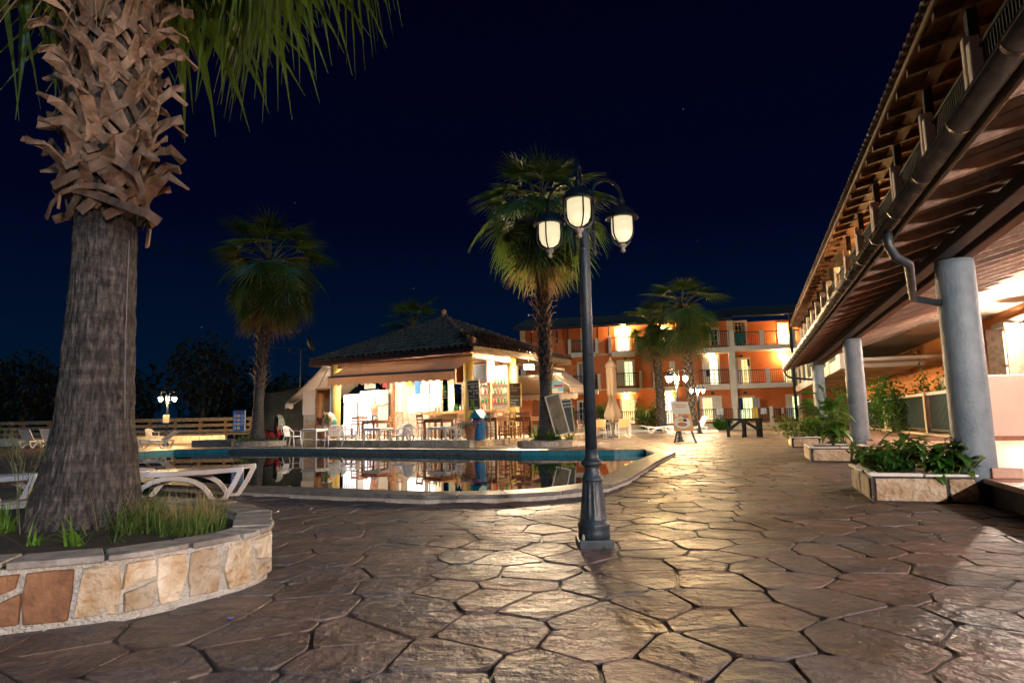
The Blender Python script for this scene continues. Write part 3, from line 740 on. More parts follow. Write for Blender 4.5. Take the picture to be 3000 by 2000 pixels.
def palm(name, label, base, H, zb, r0, r1, size, nfr, seed, near=False, lean=(0, 0), bare=.35, group='fan palms around the pool', lo=7):
    """H height of the crown above ground, zb soil level"""
    t = thing(name, label, 'palm tree', (base[0], base[1], zb - .03), 0, group); r = random.Random(seed)
    h = H - zb; prof = []; n = 26
    b = MB(); pts = []; rs = []
    for i in range(n + 1):
        s = i / n; pts.append((lean[0] * s * s, lean[1] * s * s, s * h)); rs.append(r1 + (r0 - r1) * math.exp(-s * h / .55) + .012 * math.sin(i * 2.1))
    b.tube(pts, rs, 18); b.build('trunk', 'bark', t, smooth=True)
    # old leaf bases: straps that cling to the upper trunk
    lb = MB(); z0 = h * bare; k = 0; z = z0
    while z < h - .1:
        a = k * 2.39996 + r.uniform(-.2, .2); s = z / h; rr = r1 + .01; c = Vector((lean[0] * s * s, lean[1] * s * s, z))
        u = Vector((math.cos(a), math.sin(a), 0)); tn = Vector((-u.y, u.x, 0)); L = r.uniform(.16, .34)
        for sg in (-1, 1):
            p0 = c + u * rr + tn * (.07 * sg) + Vector((0, 0, -.1)); p1 = c + u * (rr + .05) + Vector((0, 0, .04))
            q = ribbon([p0, p1], .05, .045, .012, u); lb.add(q.v, q.f)
        q = ribbon([c + u * (rr + .045) + Vector((0, 0, .02)), c + u * (rr + .05 + L * .4) + tn * r.uniform(-.05, .05) + Vector((0, 0, L * .65)), c + u * (rr + .06 + L * .9) + tn * r.uniform(-.08, .08) + Vector((0, 0, L * r.uniform(.3, 1)))], .055, .03, .012, u)
        lb.add(q.v, q.f); k += 1; z += .034 if not near else .03
    lb.build('leaf_bases', 'boot', t, kind='stuff')
    top = Vector((lean[0], lean[1], h))
    for i in range(nfr):
        s = i / nfr; cls = min(lo, int((s ** .85) * (lo + .99))); va = r.randrange(3)
        me, pe = frond_mesh(cls, va); az = i * 2.39996 + r.uniform(-.25, .25)
        sc = size * r.uniform(.85, 1.12) * (.85 + .15 * min(1, cls / 3))
        lc = top + Vector((math.cos(az) * r1 * .5, math.sin(az) * r1 * .5, -s * .55 * size + .1))
        f = inst(me, 'frond', t, lc, (r.uniform(-.12, .12), r.uniform(-.1, .1), az), sc); inst(pe, 'petiole', f)
    return t

# ---- the big palm in the left foreground: trunk, woven leaf bases, hanging crown
def big_palm():
    cpos = D(300, 1000, 4.55); bx_, by_ = cpos.x, 4.55
    zb = .22
    t = thing('palm_tree', 'huge rough palm trunk with woven leaf bases filling the left foreground', 'palm tree', (bx_, by_, zb), 0)
    # axis read from the trunk edges in the picture (both edges at one height give the centre and the radius)
    rows = []
    for y, xl, xr in ((1640, -40, 470), (1580, 8, 446), (1530, 45, 432), (1470, 82, 424), (1400, 108, 414), (1300, 140, 408), (1200, 160, 402), (1100, 174, 400), (1000, 184, 400), (900, 196, 402), (800, 204, 405), (700, 210, 409), (620, 216, 412), (560, 218, 412), (450, 222, 420), (330, 226, 432), (200, 232, 440), (100, 236, 446), (0, 238, 450), (-200, 240, 460), (-420, 242, 470)):
        pl = D(xl, y, by_); pr = D(xr, y, by_); k = math.hypot(1, (pl.x + pr.x) / 2 / by_)
        rows.append(((pl.x + pr.x) / 2 - bx_, (pl.z + pr.z) / 2 - zb, (pr.x - pl.x) / 2 / k * .985))
    rows[0] = (rows[0][0], min(rows[0][1], -.1), rows[0][2] * 1.1)
    def axis(z):
        for (x0, z0, r0), (x1, z1, r1) in zip(rows, rows[1:]):
            if z <= z1: s = (z - z0) / (z1 - z0); return x0 + (x1 - x0) * s, r0 + (r1 - r0) * s
        return rows[-1][0], rows[-1][2]
    zmin, zmax = rows[0][1], rows[-1][1]
    N, K = 300, 250; vs = []; fs = []
    for i in range(N + 1):
        z = zmin + (zmax - zmin) * i / N; x0, r0 = axis(z)
        ring = .005 * noise.noise(Vector((0, 0, z * 14))) + .006 * noise.noise(Vector((3, 0, z * 5)))
        for j in range(K):
            a = 2 * PI * j / K; ca, sa = math.cos(a), math.sin(a)
            fis = noise.noise(Vector((ca * 16, sa * 16, z * 1.3))) ; fis2 = noise.noise(Vector((ca * 34, sa * 34, z * 7)))
            d = ring + .012 * (-abs(fis)) * 1.4 + .006 * fis2 + .012 * noise.noise(Vector((ca * 2, sa * 2, z * 2)))
            vs.append((x0 + (r0 + d) * ca, (r0 + d) * sa, z))
    for i in range(N):
        for j in range(K): fs.append((i * K + j, i * K + (j + 1) % K, (i + 1) * K + (j + 1) % K, (i + 1) * K + j))
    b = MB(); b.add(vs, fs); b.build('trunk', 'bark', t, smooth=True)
    # thin white cable down the right side of the trunk
    b = MB(); pts = []
    for i in range(14):
        z = .75 + i * .1; x0, r0 = axis(z); pts.append((x0 + r0 * .985, -r0 * .22, z))
    b.tube(pts, .0035, 6); b.build('cable', 'grey_plastic', t)
    # leaf bases
    r = random.Random(4)
    zs = D(300, 612, by_).z - zb; ze = D(330, -60, by_).z - zb
    variants = []
    for v_ in range(7):
        q = MB(); up = r.uniform(.8, 1.2); wob = r.uniform(-.03, .03)
        # two flat legs clasp the trunk and meet in a stub (local: x out, y sideways, z up)
        for sg in (-1, 1):
            leg = ribbon([(-.025, .2 * sg, -.16), (.02, .14 * sg, -.085), (.05, .065 * sg, .005), (.066, .012 * sg, .065)], .048, .058, .014, (1, .3 * sg, 0)); q.add(leg.v, leg.f)
        Ls = r.uniform(.1, .24); dr = r.uniform(-.5, .9)
        stub = ribbon([(.058, 0, .035), (.085, wob * .5, .1), (.12 + Ls * .35, wob, .14 + Ls * .3 * up), (.13 + Ls * .8, wob * 2.5, .15 + Ls * .45 * dr)], .09, .06, .014, (1, 0, .2)); q.add(stub.v, stub.f)
        me = q.mesh('leaf_base', 'boot')
        variants.append(me)
    z = zs; k = 0
    while z < ze:
        a = k * 2.39996; x0, r0 = axis(z)
        o = inst(variants[r.randrange(7)], 'leaf_base', t, (x0 + (r0 - .012) * math.cos(a), (r0 - .012) * math.sin(a), z), (r.uniform(-.35, .35), r.uniform(-.15, .15), a + r.uniform(-.12, .12)), r.uniform(.85, 1.25))
        k += 1; z += .0175
    # three long hanging old straps at the lower end of the woven part
    def strap(pxs, dy, w0, w1):
        pts = [D(x, y, by_ - d) - Vector((bx_, by_, zb)) for (x, y), d in zip(pxs, dy)]
        q = ribbon(pts, w0, w1, .012, (0, -1, .3)); q.build('leaf_base', 'boot', t, bevel=.003)
    strap([(136, 640), (150, 600), (180, 565), (230, 545), (290, 545), (340, 560), (370, 585)], (.1, .17, .24, .28, .29, .27, .2), .045, .05)
    strap([(215, 556), (270, 570), (330, 590), (390, 612), (430, 625), (468, 652)], (.26, .285, .285, .25, .2, .14), .05, .075)
    strap([(405, 590), (420, 560), (400, 510), (360, 480), (335, 465)], (.22, .24, .27, .28, .28), .03, .07)
    # fibre fuzz at the foot of the woven part
    q = MB()
    for i in range(420):
        a = r.uniform(0, 2 * PI); z = zs + r.uniform(-.55, .05); x0, r0 = axis(z); L = r.uniform(.02, .06)
        p = Vector((x0 + (r0 - .01) * math.cos(a), (r0 - .01) * math.sin(a), z)); d = Vector((math.cos(a) * .6, math.sin(a) * .6, -.6 + r.uniform(-.3, .6)))
        s_ = Vector((-math.sin(a), math.cos(a), 0)) * .002; e_ = p + d.normalized() * L; q.add([p - s_, p + s_, e_], [(0, 1, 2)])
    q.build('fibres', 'boot', t, kind='stuff')
    # crown: arching fans whose tips hang into the picture
    top = Vector((rows[-1][0], 0, zmax + 1.55))
    for i in range(46):
        cls = min(6, 2 + int(5 * i / 46)); va = r.randrange(3); me, pe = frond_mesh(cls, va)
        az = i * 2.39996 + .3; sc = r.uniform(1.5, 1.95)
        if cls > 2 and abs((az - 4.5 + PI) % (2 * PI) - PI) < 1.2: continue      # none left hanging on the pool-path side
        f = inst(me, 'frond', t, top + Vector((math.cos(az) * .15, math.sin(az) * .15, .55 - .75 * i / 46)), (r.uniform(-.1, .1), r.uniform(-.08, .08), az), sc); inst(pe, 'petiole', f)
    for i in range(7):
        me, pe = frond_mesh(4 + i % 2, i % 3); az = -.5 + 2.2 * i / 6
        f = inst(me, 'frond', t, top + Vector((math.cos(az) * .15, math.sin(az) * .15, .1)), (r.uniform(-.1, .1), r.uniform(-.08, .08), az), r.uniform(1.7, 1.9)); inst(pe, 'petiole', f)
    return t
bigp = big_palm()

# ------------------------------------------------------------------ small plants
def blade(b, p, d, L, w, bend=.5, n=4):
    d = Vector(d).normalized(); s = d.cross(Vector((0, 0, 1)))
    if s.length < .1: s = Vector((1, 0, 0))
    s.normalize(); rows = []; q = Vector(p)
    for i in range(n + 1):
        t = i / n; ww = w * (1 - t ** 1.6) + .0006; rows.append([q - s * ww / 2, q + s * ww / 2]); d = (d + Vector((0, 0, -bend * t * .5))).normalized(); q = q + d * (L / n)
    b.strip(rows)
def leaf_shape(b, M, L, W, curl=.2, n=4):
    rows = []
    for i in range(n + 1):
        t = i / n; ww = W * math.sin(PI * min(.98, max(.03, t)) ** .75) * .5; z = -curl * t * t * L
        rows.append([M @ Vector((t * L, -ww, z + ww * .35)), M @ Vector((t * L, 0, z)), M @ Vector((t * L, ww, z + ww * .35))])
    b.strip(rows)
def tuft(name, label, cat, loc, nb, L, w, spread, mt, seed, group=None, bend=.5):
    r = random.Random(seed); b = MB()
    for i in range(nb):
        a = r.uniform(0, 2 * PI); q = r.random() ** .6 * spread
        blade(b, (math.cos(a) * q, math.sin(a) * q, 0), (r.uniform(-.9, .9), r.uniform(-.9, .9), r.uniform(.25, 1.2)), L * r.uniform(.4, 1.15), w * r.uniform(.5, 1.1), bend * r.uniform(.3, 2.2))
    return tag(b.build(name, mt, loc=loc), label, cat, group)
zb = .245
for i, (px_, py_, nb_, L, w, spd, mt, lb) in enumerate((
        (520, 1535, 600, .27, .006, .26, 'grass_dry', 'dry straw-coloured grass spreading at the right end of the bed'),
        (610, 1515, 460, .2, .006, .2, 'grass_dry', 'short sun-bleached grass by the rounded tip of the bed'),
        (560, 1560, 420, .18, .007, .2, 'grass', 'low green grass along the rim right of the trunk'),
        (400, 1560, 150, .27, .014, .16, 'grass', 'leafy green weeds against the right foot of the trunk'),
        (450, 1490, 120, .24, .008, .2, 'grass', 'taller grass between the trunk and the white lounger'),
        (220, 1600, 22, .22, .018, .05, 'leaf_light', 'pair of bright green iris-like blades in front of the trunk'),
        (90, 1600, 18, .2, .016, .06, 'leaf_light', 'short green blades at the left front rim of the bed'),
        (20, 1560, 26, .3, .02, .07, 'leaf_light', 'broad green blades at the left edge of the picture'),
        (345, 1590, 10, .12, .012, .06, 'grass', 'few thin blades on the rim below the trunk'),
        (290, 1560, 26, .34, .004, .3, 'grass_dry', 'long thin straw stems crossing the trunk foot'))):
    g = G(px_, py_, zb); tuft('grass_clump' if 'grass' in mt else 'weed', lb, 'grass' if 'grass' in mt else 'plant', g, nb_, L, w, spd, mt, 40 + i)
tuft('weed', 'tiny weed growing in the joint beside the stone bed', 'plant', G(797, 1668, 0), 40, .035, .004, .05, 'grass', 77)
tuft('weed', 'tiny weed growing in the joint at the lamp post foot', 'plant', G(1775, 1612, 0), 14, .04, .004, .02, 'grass', 78)
def twigs():
    r = random.Random(8); b = MB(); base = G(45, 1560, zb)
    def br(p, d, L, w, lev):
        q = p + d * L; b.tube([p, p.lerp(q, .5) + Vector((r.uniform(-.01, .01), 0, 0)), q], [w, w * .8, w * .6], 4, False)
        if lev < 4:
            for k in range(2 if lev else 3):
                br(p.lerp(q, r.uniform(.5, 1)), (d + Vector((r.uniform(-.8, .8), r.uniform(-.5, .5), r.uniform(-.2, .5)))).normalized(), L * r.uniform(.6, .85), w * .7, lev + 1)
    for k in range(3): br(Vector((r.uniform(-.1, .1), r.uniform(-.1, .1), 0)), Vector((r.uniform(-.2, .25), r.uniform(-.2, .2), 1)).normalized(), .3, .0035, 0)
    tag(b.build('dry_shrub', 'stem', loc=base), 'thin leafless twigs left of the big palm trunk', 'shrub')
twigs()

# ------------------------------------------------------------------ other palms
PM = G(1600, 1300) ; PMc = Vector((G(1602, 1312).x + .05, G(1602, 1312).y + .85))
def round_bed(name, label, c, rx, ry, h, seed, n=20, rot=0):
    poly = [Vector((c[0] + rx * math.cos(2 * PI * i / n + rot), c[1] + ry * math.sin(2 * PI * i / n + rot))) for i in range(n)]
    return raised_bed(name, label, 'planter', poly, h, .14, list(range(n // 2, n + 1)), seed, (.2, .36), two=False, capstep=(.4, .6), soil_drop=.04)
round_bed('raised_bed', 'round stone bed at the foot of the palm with the leaning boards', PMc, .98, .85, .24, 5)
palm('palm_tree', 'tall fan palm behind the lamp post, floodlit from below', (PMc.x + .02, PMc.y + .05), 8.5, .2, .46, .21, 1.5, 60, 1, lean=(-.05, .1), bare=.26)
PLc = Vector((G(735, 1308).x, G(735, 1308).y + .9))
round_bed('raised_bed', 'low stone bed with grass under the left poolside palm', PLc, 1.2, .85, .24, 6)
palm('palm_tree', 'fan palm left of the bar beside the red scooter', (PLc.x - .1, PLc.y), 8.6, .2, .44, .22, 1.7, 56, 2, lean=(.35, .2), bare=.3)
for i, (px_, Y, zc, sz, lb, n_) in enumerate(((1940, 42.5, 7.2, 1.3, 'slim fan palm in front of the orange hotel, left of a pair', 38), (2030, 41.5, 8.2, 1.7, 'bushy fan palm in front of the orange hotel, right of a pair', 46))):
    p = D(px_, 1240, Y); palm('palm_tree', lb, (p.x, p.y), zc, 0, .4, .27, sz, n_, 10 + i, bare=.1, lean=(-.3, 0))
p = D(1212, 940, 46); palm('palm_tree', 'dark palm top showing above the bar roof', (p.x, p.y), 8.0, 0, .3, .22, 1.7, 34, 15, bare=.3, lo=5)
# ------------------------------------------------------------------ hotel wing on the right
def AofPx(x, y, C):
    q = Lp(x, y, BP(0, C), BP(10, C)); return AC(q)[0], q.z
wing = thing('hotel_wing', 'hotel wing with round columns, timber porch roof and dark upper balcony on the right', 'building', (OC.x, OC.y, 0), WRZ)
A0, A1 = -7.4, 15.4
SL = .28
def zr(C): return 2.73 + SL * C          # underside of the porch boards
# columns
b = MB(); b.lathe([(.181, -.012), (.18, .5), (.181, 1.4), (.178, 2.4), (.17, 2.465), (.12, 2.47)], 40)
cme = b.mesh('column', 'column_paint', True)
for A in (0, 7.2, 14.6):
    o = inst(cme, 'column', wing, (0, A, 0), (0, 0, A))
    b = MB(); b.bx(.075, .33, A - .2, A + .2, ZT + .002, ZT + .1); b.build('plinth', 'terrace_tile', wing, bevel=.008)
    b = MB(); b.lathe([(.012, 0), (.03, .004), (.03, .02), (.012, .028)], 10, (0, 0, 0), Matrix.Translation((-.19, A - .06, .62)) @ Matrix.Rotation(-PI / 2, 4, 'Y')); b.build('valve', 'black', o if False else wing)
# beams on the columns
b = MB(); b.bx(-.19, -.05, A0, A1 - .1, 2.472, zr(-.19) - .092); b.build('beam', 'timber_dark', wing, bevel=.01)
b = MB(); b.bx(.05, .17, A0, A1 - .1, 2.472, zr(.05) - .092); b.build('beam', 'timber', wing, bevel=.01)
# boards and rafters
nb = int((4.0 + .9) / .165)
for i in range(nb):
    C = -.9 + i * .165; z = zr(C)
    for a0, a1 in ((A0, 1.2 + (i * 37 % 50) / 10), (1.2 + (i * 37 % 50) / 10 + .008, A1)):
        b = MB(); b.add([(C + .003, a0, z), (C + .159, a0, z + SL * .156), (C + .159, a1, z + SL * .156), (C + .003, a1, z), (C + .003, a0, z + .02), (C + .159, a0, z + .02 + SL * .156), (C + .159, a1, z + .02 + SL * .156), (C + .003, a1, z + .02)],
              [(0, 3, 2, 1), (4, 5, 6, 7), (0, 1, 5, 4), (1, 2, 6, 5), (2, 3, 7, 6), (3, 0, 4, 7)])
        b.build('roof_board', 'timber_plank', wing)
A = A0 + .2; i = 0
while A < A1:
    b = MB(); b.add([(-.85, -.035, zr(-.85) - .09), (3.98, -.035, zr(3.98) - .09), (3.98, -.035, zr(3.98) - .002), (-.85, -.035, zr(-.85) - .002),
                     (-.85, .035, zr(-.85) - .09), (3.98, .035, zr(3.98) - .09), (3.98, .035, zr(3.98) - .002), (-.85, .035, zr(-.85) - .002)],
                    [(0, 1, 2, 3), (7, 6, 5, 4), (0, 4, 5, 1), (1, 5, 6, 2), (2, 6, 7, 3), (3, 7, 4, 0)])
    b.build('rafter', 'timber', wing, bevel=.006, loc=(0, A, 0)); A += .62; i += 1
b = MB(); b.bx(-.88, -.855, A0, A1, zr(-.85) - .14, zr(-.85) + .02); b.build('fascia', 'fascia_wood', wing, bevel=.004)
# gutter with straps and downpipes
gz = zr(-.85) - .07; gc = -.95; gr = .062
def halfpipe(a0, a1, r0):
    b = MB(); rows = []
    for t in range(13):
        an = PI + PI * t / 12; rows.append([(gc + r0 * math.cos(an), a, gz + r0 * math.sin(an)) for a in (a0, a1)])
    b.strip(rows); return b
gut = halfpipe(A0, A1 + .05, gr).build('gutter', 'gutter_metal', wing, smooth=True, solid=.004)
A = A0 + .4
while A < A1: halfpipe(A - .014, A + .014, gr + .006).build('strap', 'gutter_metal', gut, solid=.004); A += .78
b = MB(); b.tube([(gc - gr, A0, gz + .004), (gc - gr, A1 + .05, gz + .004)], .009, 8); b.build('rim', 'gutter_metal', gut, smooth=True)
for Ac, Ag in ((0, AofPx(2600, 690, gc)[0]), (14.6, 14.9)):
    s = -1 if Ag < Ac else 1
    b = MB(); b.tube([(gc, Ag, gz - gr + .02), (gc, Ag, gz - .16), (gc + .05, Ag - .06 * s, gz - .25), (gc + .16, Ag - .14 * s, gz - .31), (-.45, Ac + .25 * s, gz - .36), (-.16, Ac + .04 * s, gz - .4)], .036, 14)
    b.build('downpipe', 'lamp_iron', wing, smooth=True)
# tile ends along the porch edge
b = MB()
A = A0
while A < A1:
    rows = []
    for t in range(7):
        an = PI * t / 6; rows.append([(-.95, A + .085 * math.cos(an), gz + .0 + .075 * math.sin(an)), (.6, A + .085 * math.cos(an), gz + .0 + 1.55 * SL + .075 * math.sin(an))])
    b.strip(rows); A += .21
b.build('porch_tiles', 'roof_tile', wing, smooth=True, kind='stuff')
# main wall, trim under the boards, ground floor
b = MB(); b.bx(4.0, 4.25, -22, 9.96, ZT, zr(4.0) - .12); b.bx(4.0, 4.25, 11.9, 40, ZT, 3.45); b.bx(4.0, 4.25, 9.96, 11.9, ZT, 1.0); b.bx(4.0, 4.25, 9.96, 11.9, 3.02, 3.38); b.build('wall', 'orange_light', wing)
b = MB(); b.bx(3.93, 3.998, A0, 13.4, zr(4) - .24, zr(4) - .12); b.build('trim', 'timber', wing, bevel=.006)
win = MB()
for y0, y1, z0, z1 in ((9.82, 9.97, .95, 3.12), (11.89, 12.04, .95, 3.12), (9.97, 11.89, 2.99, 3.12)): win.bx(3.93, 4.06, y0, y1, z0, z1)
wn = win.build('window', 'white_paint', wing, bevel=.01)
b = MB(); b.bx(4.1, 4.13, 9.97, 11.89, 1.0, 3.0); b.build('pane', 'window_white', wn)
b = MB()
for y in (9.99, 10.62, 11.25, 11.83): b.bx(4.04, 4.095, y, y + .05, 1.0, 2.98)
for z in (1.02, 2.0, 2.92): b.bx(4.045, 4.09, 9.97, 11.89, z, z + .06)
b.build('window_frame', 'wood_orange', wn)
for y in (11.6, 10.3):
    b = MB(); M = Matrix.Translation((4.02, y, 0)) @ Matrix.Rotation(.5, 4, 'Z')
    b.bx(-.5, -.02, -.02, .02, 1.05, 2.95, M); b.build('shutter', 'timber', wn, bevel=.006)
b = MB(); b.bx(3.97, 3.996, 12.2, 12.62, 1.55, 2.05); pst = b.build('poster', 'sky_print', wing)
b = MB(); b.lathe([(.1, 0), (.1, .006)], 16, (0, 0, 0), Matrix.Translation((3.968, 12.4, 1.85)) @ Matrix.Rotation(-PI / 2, 4, 'Y')); b.build('poster_roundel', 'food_yellow', pst)
b = MB(); b.bx(2.86, 4.0, 9.42, 9.58, ZT, 1.7); b.build('low_wall', 'white_wall', wing, bevel=.012)
b = MB()
for i in range(4): b.bx(2.85 + i * .285, 2.85 + i * .285 + .28, 9.4, 9.419, ZT, ZT + .1)
b.build('skirting', 'skirting', wing)
# patio fence of green slats between pale posts
fposts = [9.75, 13.9, 20.0, 24.5]
sl = MB(); sl.add([(.012, -.04, .44), (-.014, -.022, .44), (-.014, .022, .44), (.012, .04, .44), (.012, -.04, 1.38), (-.014, -.022, 1.38), (-.014, .022, 1.38), (.012, .04, 1.38)], [(0, 1, 5, 4), (1, 2, 6, 5), (2, 3, 7, 6), (3, 0, 4, 7)]); slm = sl.mesh('slat', 'green_slat')
for i, A in enumerate(fposts):
    b = MB(); b.bx(2.66, 2.86, A - .11, A + .11, ZT, 1.5); b.build('fence_post', 'cream', wing, bevel=.01)
    if i < 3:
        Bn = fposts[i + 1]; b = MB(); b.bx(2.7, 2.79, A + .12, Bn - .12, 1.39, 1.47); b.build('fence_rail', 'white_paint', wing)
        b = MB(); b.bx(2.72, 2.77, A + .12, Bn - .12, .385, .435); b.build('fence_rail', 'dark_rail', wing)
        b = MB(); b.bx(2.71, 2.79, (A + Bn) / 2 - .05, (A + Bn) / 2 + .05, ZT, .384); b.build('fence_foot', 'dark_rail', wing)
        k = int((Bn - A - .26) / .118)
        for j in range(k): inst(slm, 'slat', wing, (2.745, A + .19 + j * .118, 0))
b = MB(); b.bx(2.62, 2.9, 9.7, 26, ZT - .02, ZT + .06); b.build('fence_kerb', 'counter_stone', wing)
# far first-floor balconies beyond the porch: pale soffit, white fronts with dark green panels
b = MB(); b.bx(.9, 3.98, 15.7, 40, 2.62, 2.72); b.build('balcony_slab', 'cream', wing)
for k in range(5):
    b = MB(); b.bx(1.0, 3.97, 17 + k * 4.4, 17.2 + k * 4.4, 2.48, 2.618); b.build('soffit_beam', 'cream', wing)
for k in range(7):
    A = 15.7 + k * 3.2
    b = MB(); b.bx(.78, .94, A, A + .9, 2.4, 3.75); b.build('balcony_pier', 'white_wall', wing)
    b = MB(); b.bx(.8, .9, A + .9, A + 3.2, 2.4, 2.78); b.build('balcony_front', 'white_wall', wing)
    b = MB()
    for j in range(16): b.bx(.82, .86, A + .93 + j * .142, A + 1.03 + j * .142, 2.78, 3.62)
    b.bx(.81, .88, A + .9, A + 3.2, 3.62, 3.68); b.build('balcony_railing', 'green_dark', wing)
# upper gallery above the porch
zf = 3.55
b = MB(); b.bx(.2, 4.0, A0, 27, zf - .16, zf); b.build('gallery_floor', 'cream', wing)
b = MB(); b.bx(1.7, 1.9, A0, 27, zf, 6.2); b.build('gallery_wall', 'orange_wall', wing)
posts = [AofPx(2858, 150, .3)[0], AofPx(2724, 370, .3)[0], AofPx(2630, 500, .3)[0]]
st = (posts[2] - posts[0]) / 2; posts = [posts[0] - st * 2, posts[0] - st] + posts + [posts[2] + st * k for k in range(1, 12)]
for k, A in enumerate(posts):
    for dy, w_, zt_ in ((-.07, .13, 4.62), (.085, .1, 4.76)):
        b = MB(); b.bx(.21, .36, A + dy - w_ / 2, A + dy + w_ / 2, zf - .1, zt_); b.build('gallery_pier', 'white_wall', wing, bevel=.02)
    if k % 1 == 0:
        b = MB(); b.bx(.31, .41, A + .16, A + .26, zf, 5.14); b.build('gallery_post', 'timber_dark', wing)
    if k < len(posts) - 1:
        b = MB(); B2 = posts[k + 1]; n_ = int((B2 - A - .3) / .075)
        for j in range(n_): b.bx(.3, .325, A + .2 + j * .075, A + .225 + j * .075, zf + .08, 4.52)
        b.bx(.285, .34, A + .14, B2 - .14, 4.52, 4.56); b.bx(.29, .335, A + .14, B2 - .14, zf + .04, zf + .08); b.build('gallery_railing', 'dark_rail', wing)
b = MB(); b.bx(.28, .44, A0, 26, 5.14, 5.26); b.build('gallery_beam', 'timber', wing, bevel=.01)
ze = 5.12
def zu(C): return ze + .02 + .22 * (C + .02)
b = MB(); b.add([(-.02, A0, zu(-.02)), (3, A0, zu(3)), (3, 25.5, zu(3)), (-.02, 25.5, zu(-.02)), (-.02, A0, zu(-.02) + .03), (3, A0, zu(3) + .03), (3, 25.5, zu(3) + .03), (-.02, 25.5, zu(-.02) + .03)],
                [(0, 3, 2, 1), (4, 5, 6, 7), (0, 1, 5, 4), (1, 2, 6, 5), (2, 3, 7, 6), (3, 0, 4, 7)]); b.build('upper_roof_deck', 'timber_plank', wing)
A = A0
while A < 25.4:
    b = MB(); b.add([(0, A - .04, zu(0) - .1), (2.4, A - .04, zu(2.4) - .1), (2.4, A - .04, zu(2.4) - .002), (0, A - .04, zu(0) - .002), (0, A + .04, zu(0) - .1), (2.4, A + .04, zu(2.4) - .1), (2.4, A + .04, zu(2.4) - .002), (0, A + .04, zu(0) - .002)],
                    [(0, 1, 2, 3), (7, 6, 5, 4), (0, 4, 5, 1), (1, 5, 6, 2), (2, 6, 7, 3), (3, 7, 4, 0)]); b.build('upper_rafter', 'timber', wing); A += .6
b = MB(); b.bx(-.045, -.021, A0, 25.5, zu(0) - .03, zu(0) + .04); b.build('upper_fascia', 'fascia_wood', wing)
b = MB(); A = A0
while A < 25.5:
    rows = []
    for t in range(7):
        an = PI * t / 6; rows.append([(-.1, A + .085 * math.cos(an), zu(0) + .05 + .08 * math.sin(an)), (3, A + .085 * math.cos(an), zu(3) + .05 + .08 * math.sin(an))])
    b.strip(rows); A += .2
b.build('upper_tiles', 'roof_tile', wing, smooth=True, kind='stuff', solid=.012)
# bulkhead lamps on the wall that are switched off
for A, z in ((16.6, 2.32), (12.9, 3.2)):
    b = MB(); b.lathe([(.09, 0), (.1, .03), (.085, .09), (.04, .12)], 14, (0, 0, 0), Matrix.Translation((3.995, A, z)) @ Matrix.Rotation(-PI / 2, 4, 'Y') @ Matrix.Diagonal((1, .75, 1, 1))); b.build('bulkhead_lamp', 'bulkhead_off', wing, smooth=True)

# wall lanterns under the porch (a row that runs on along the wall)
def wall_lantern(label, A, z, C=4.0, glass='lantern_glass'):
    t = thing('wall_lantern', label, 'lantern', BP(A, C, z), WRZ, 'wall lanterns along the hotel wing')
    b = MB(); b.lathe([(.05, 0), (.05, .015), (.02, .02)], 12, (0, 0, 0), Matrix.Rotation(-PI / 2, 4, 'Y'))
    b.tube([(-.01, 0, .02), (-.1, 0, .1), (-.17, 0, .16), (-.22, 0, .13), (-.22, 0, .07)], .011, 8); b.build('bracket', 'lamp_iron', t, smooth=True)
    b = MB(); b.lathe([(.012, .09), (.03, .07), (.07, .045), (.115, .005), (.12, -.01), (.1, -.004), (.03, .02)], 18, (-.22, 0, 0)); b.build('lamp_cap', 'lamp_iron', t, smooth=True)
    b = MB(); b.lathe([(.07, -.012), (.075, -.07), (.06, -.13), (.03, -.155), (.001, -.16)], 12, (-.22, 0, 0)); b.build('lamp_globe', glass, t, smooth=True)
az, zz = AofPx(3006, 960, 3.78)
wall_lantern('bright wall lantern beside the shuttered window at the right edge', az, zz + .1)
wall_lantern('wall lantern nearest behind the first column, outside the picture', 3.0, 2.62, glass='lantern_near')
wall_lantern('wall lantern level with the camera, outside the picture', -4.0, 2.55, glass='lantern_near')
wall_lantern('wall lantern behind the camera, outside the picture', -9.6, 2.5, glass='lantern_open')
wall_lantern('last wall lantern of the row far behind the camera, outside the picture', -13.0, 2.5, glass='lantern_open')
a2, z2 = AofPx(2434, 1128, 3.8); wall_lantern('small warm wall lantern far along the wing above the climbers', a2, z2, glass='bulkhead_lit')
wall_lantern('lantern on the upper gallery wall hidden by the railing', 9.0, 4.95, 1.7, 'bulkhead_lit')

# ------------------------------------------------------------------ planters in front of the columns, with plants
def quadC(a0, a1, c0, c1): return [Vector(BP(a0, c0).xy), Vector(BP(a0, c1).xy), Vector(BP(a1, c1).xy), Vector(BP(a1, c0).xy)]
for (a0, a1, c0, sd, lb) in ((-.17, 1.2, -.96, 31, 'rough stone planter with pale rim at the foot of the first column'), (5.9, 7.3, -1.05, 32, 'stone planter at the foot of the second column'), (11.9, 13.6, -1.05, 33, 'stone planter at the foot of the third column')):
    q = quadC(a0, a1, c0, -.035)
    if sum(q[i - 1].x * q[i].y - q[i].x * q[i - 1].y for i in range(4)) < 0: q = q[::-1]
    # travel order that shows the front (a0) face, then the left (c0) face
    st_ = min(range(4), key=lambda i: (q[i] - Vector(BP(a1, c0).xy)).length)
    q = q[st_:] + q[:st_]
    raised_bed('planter_box', lb, 'planter', q, .29, .07, [0, 1, 2], sd, (.64, .7), two=False, capmt='white_paint', mort='timber_dark', capstep=(.4, .6), soil_drop=.03)
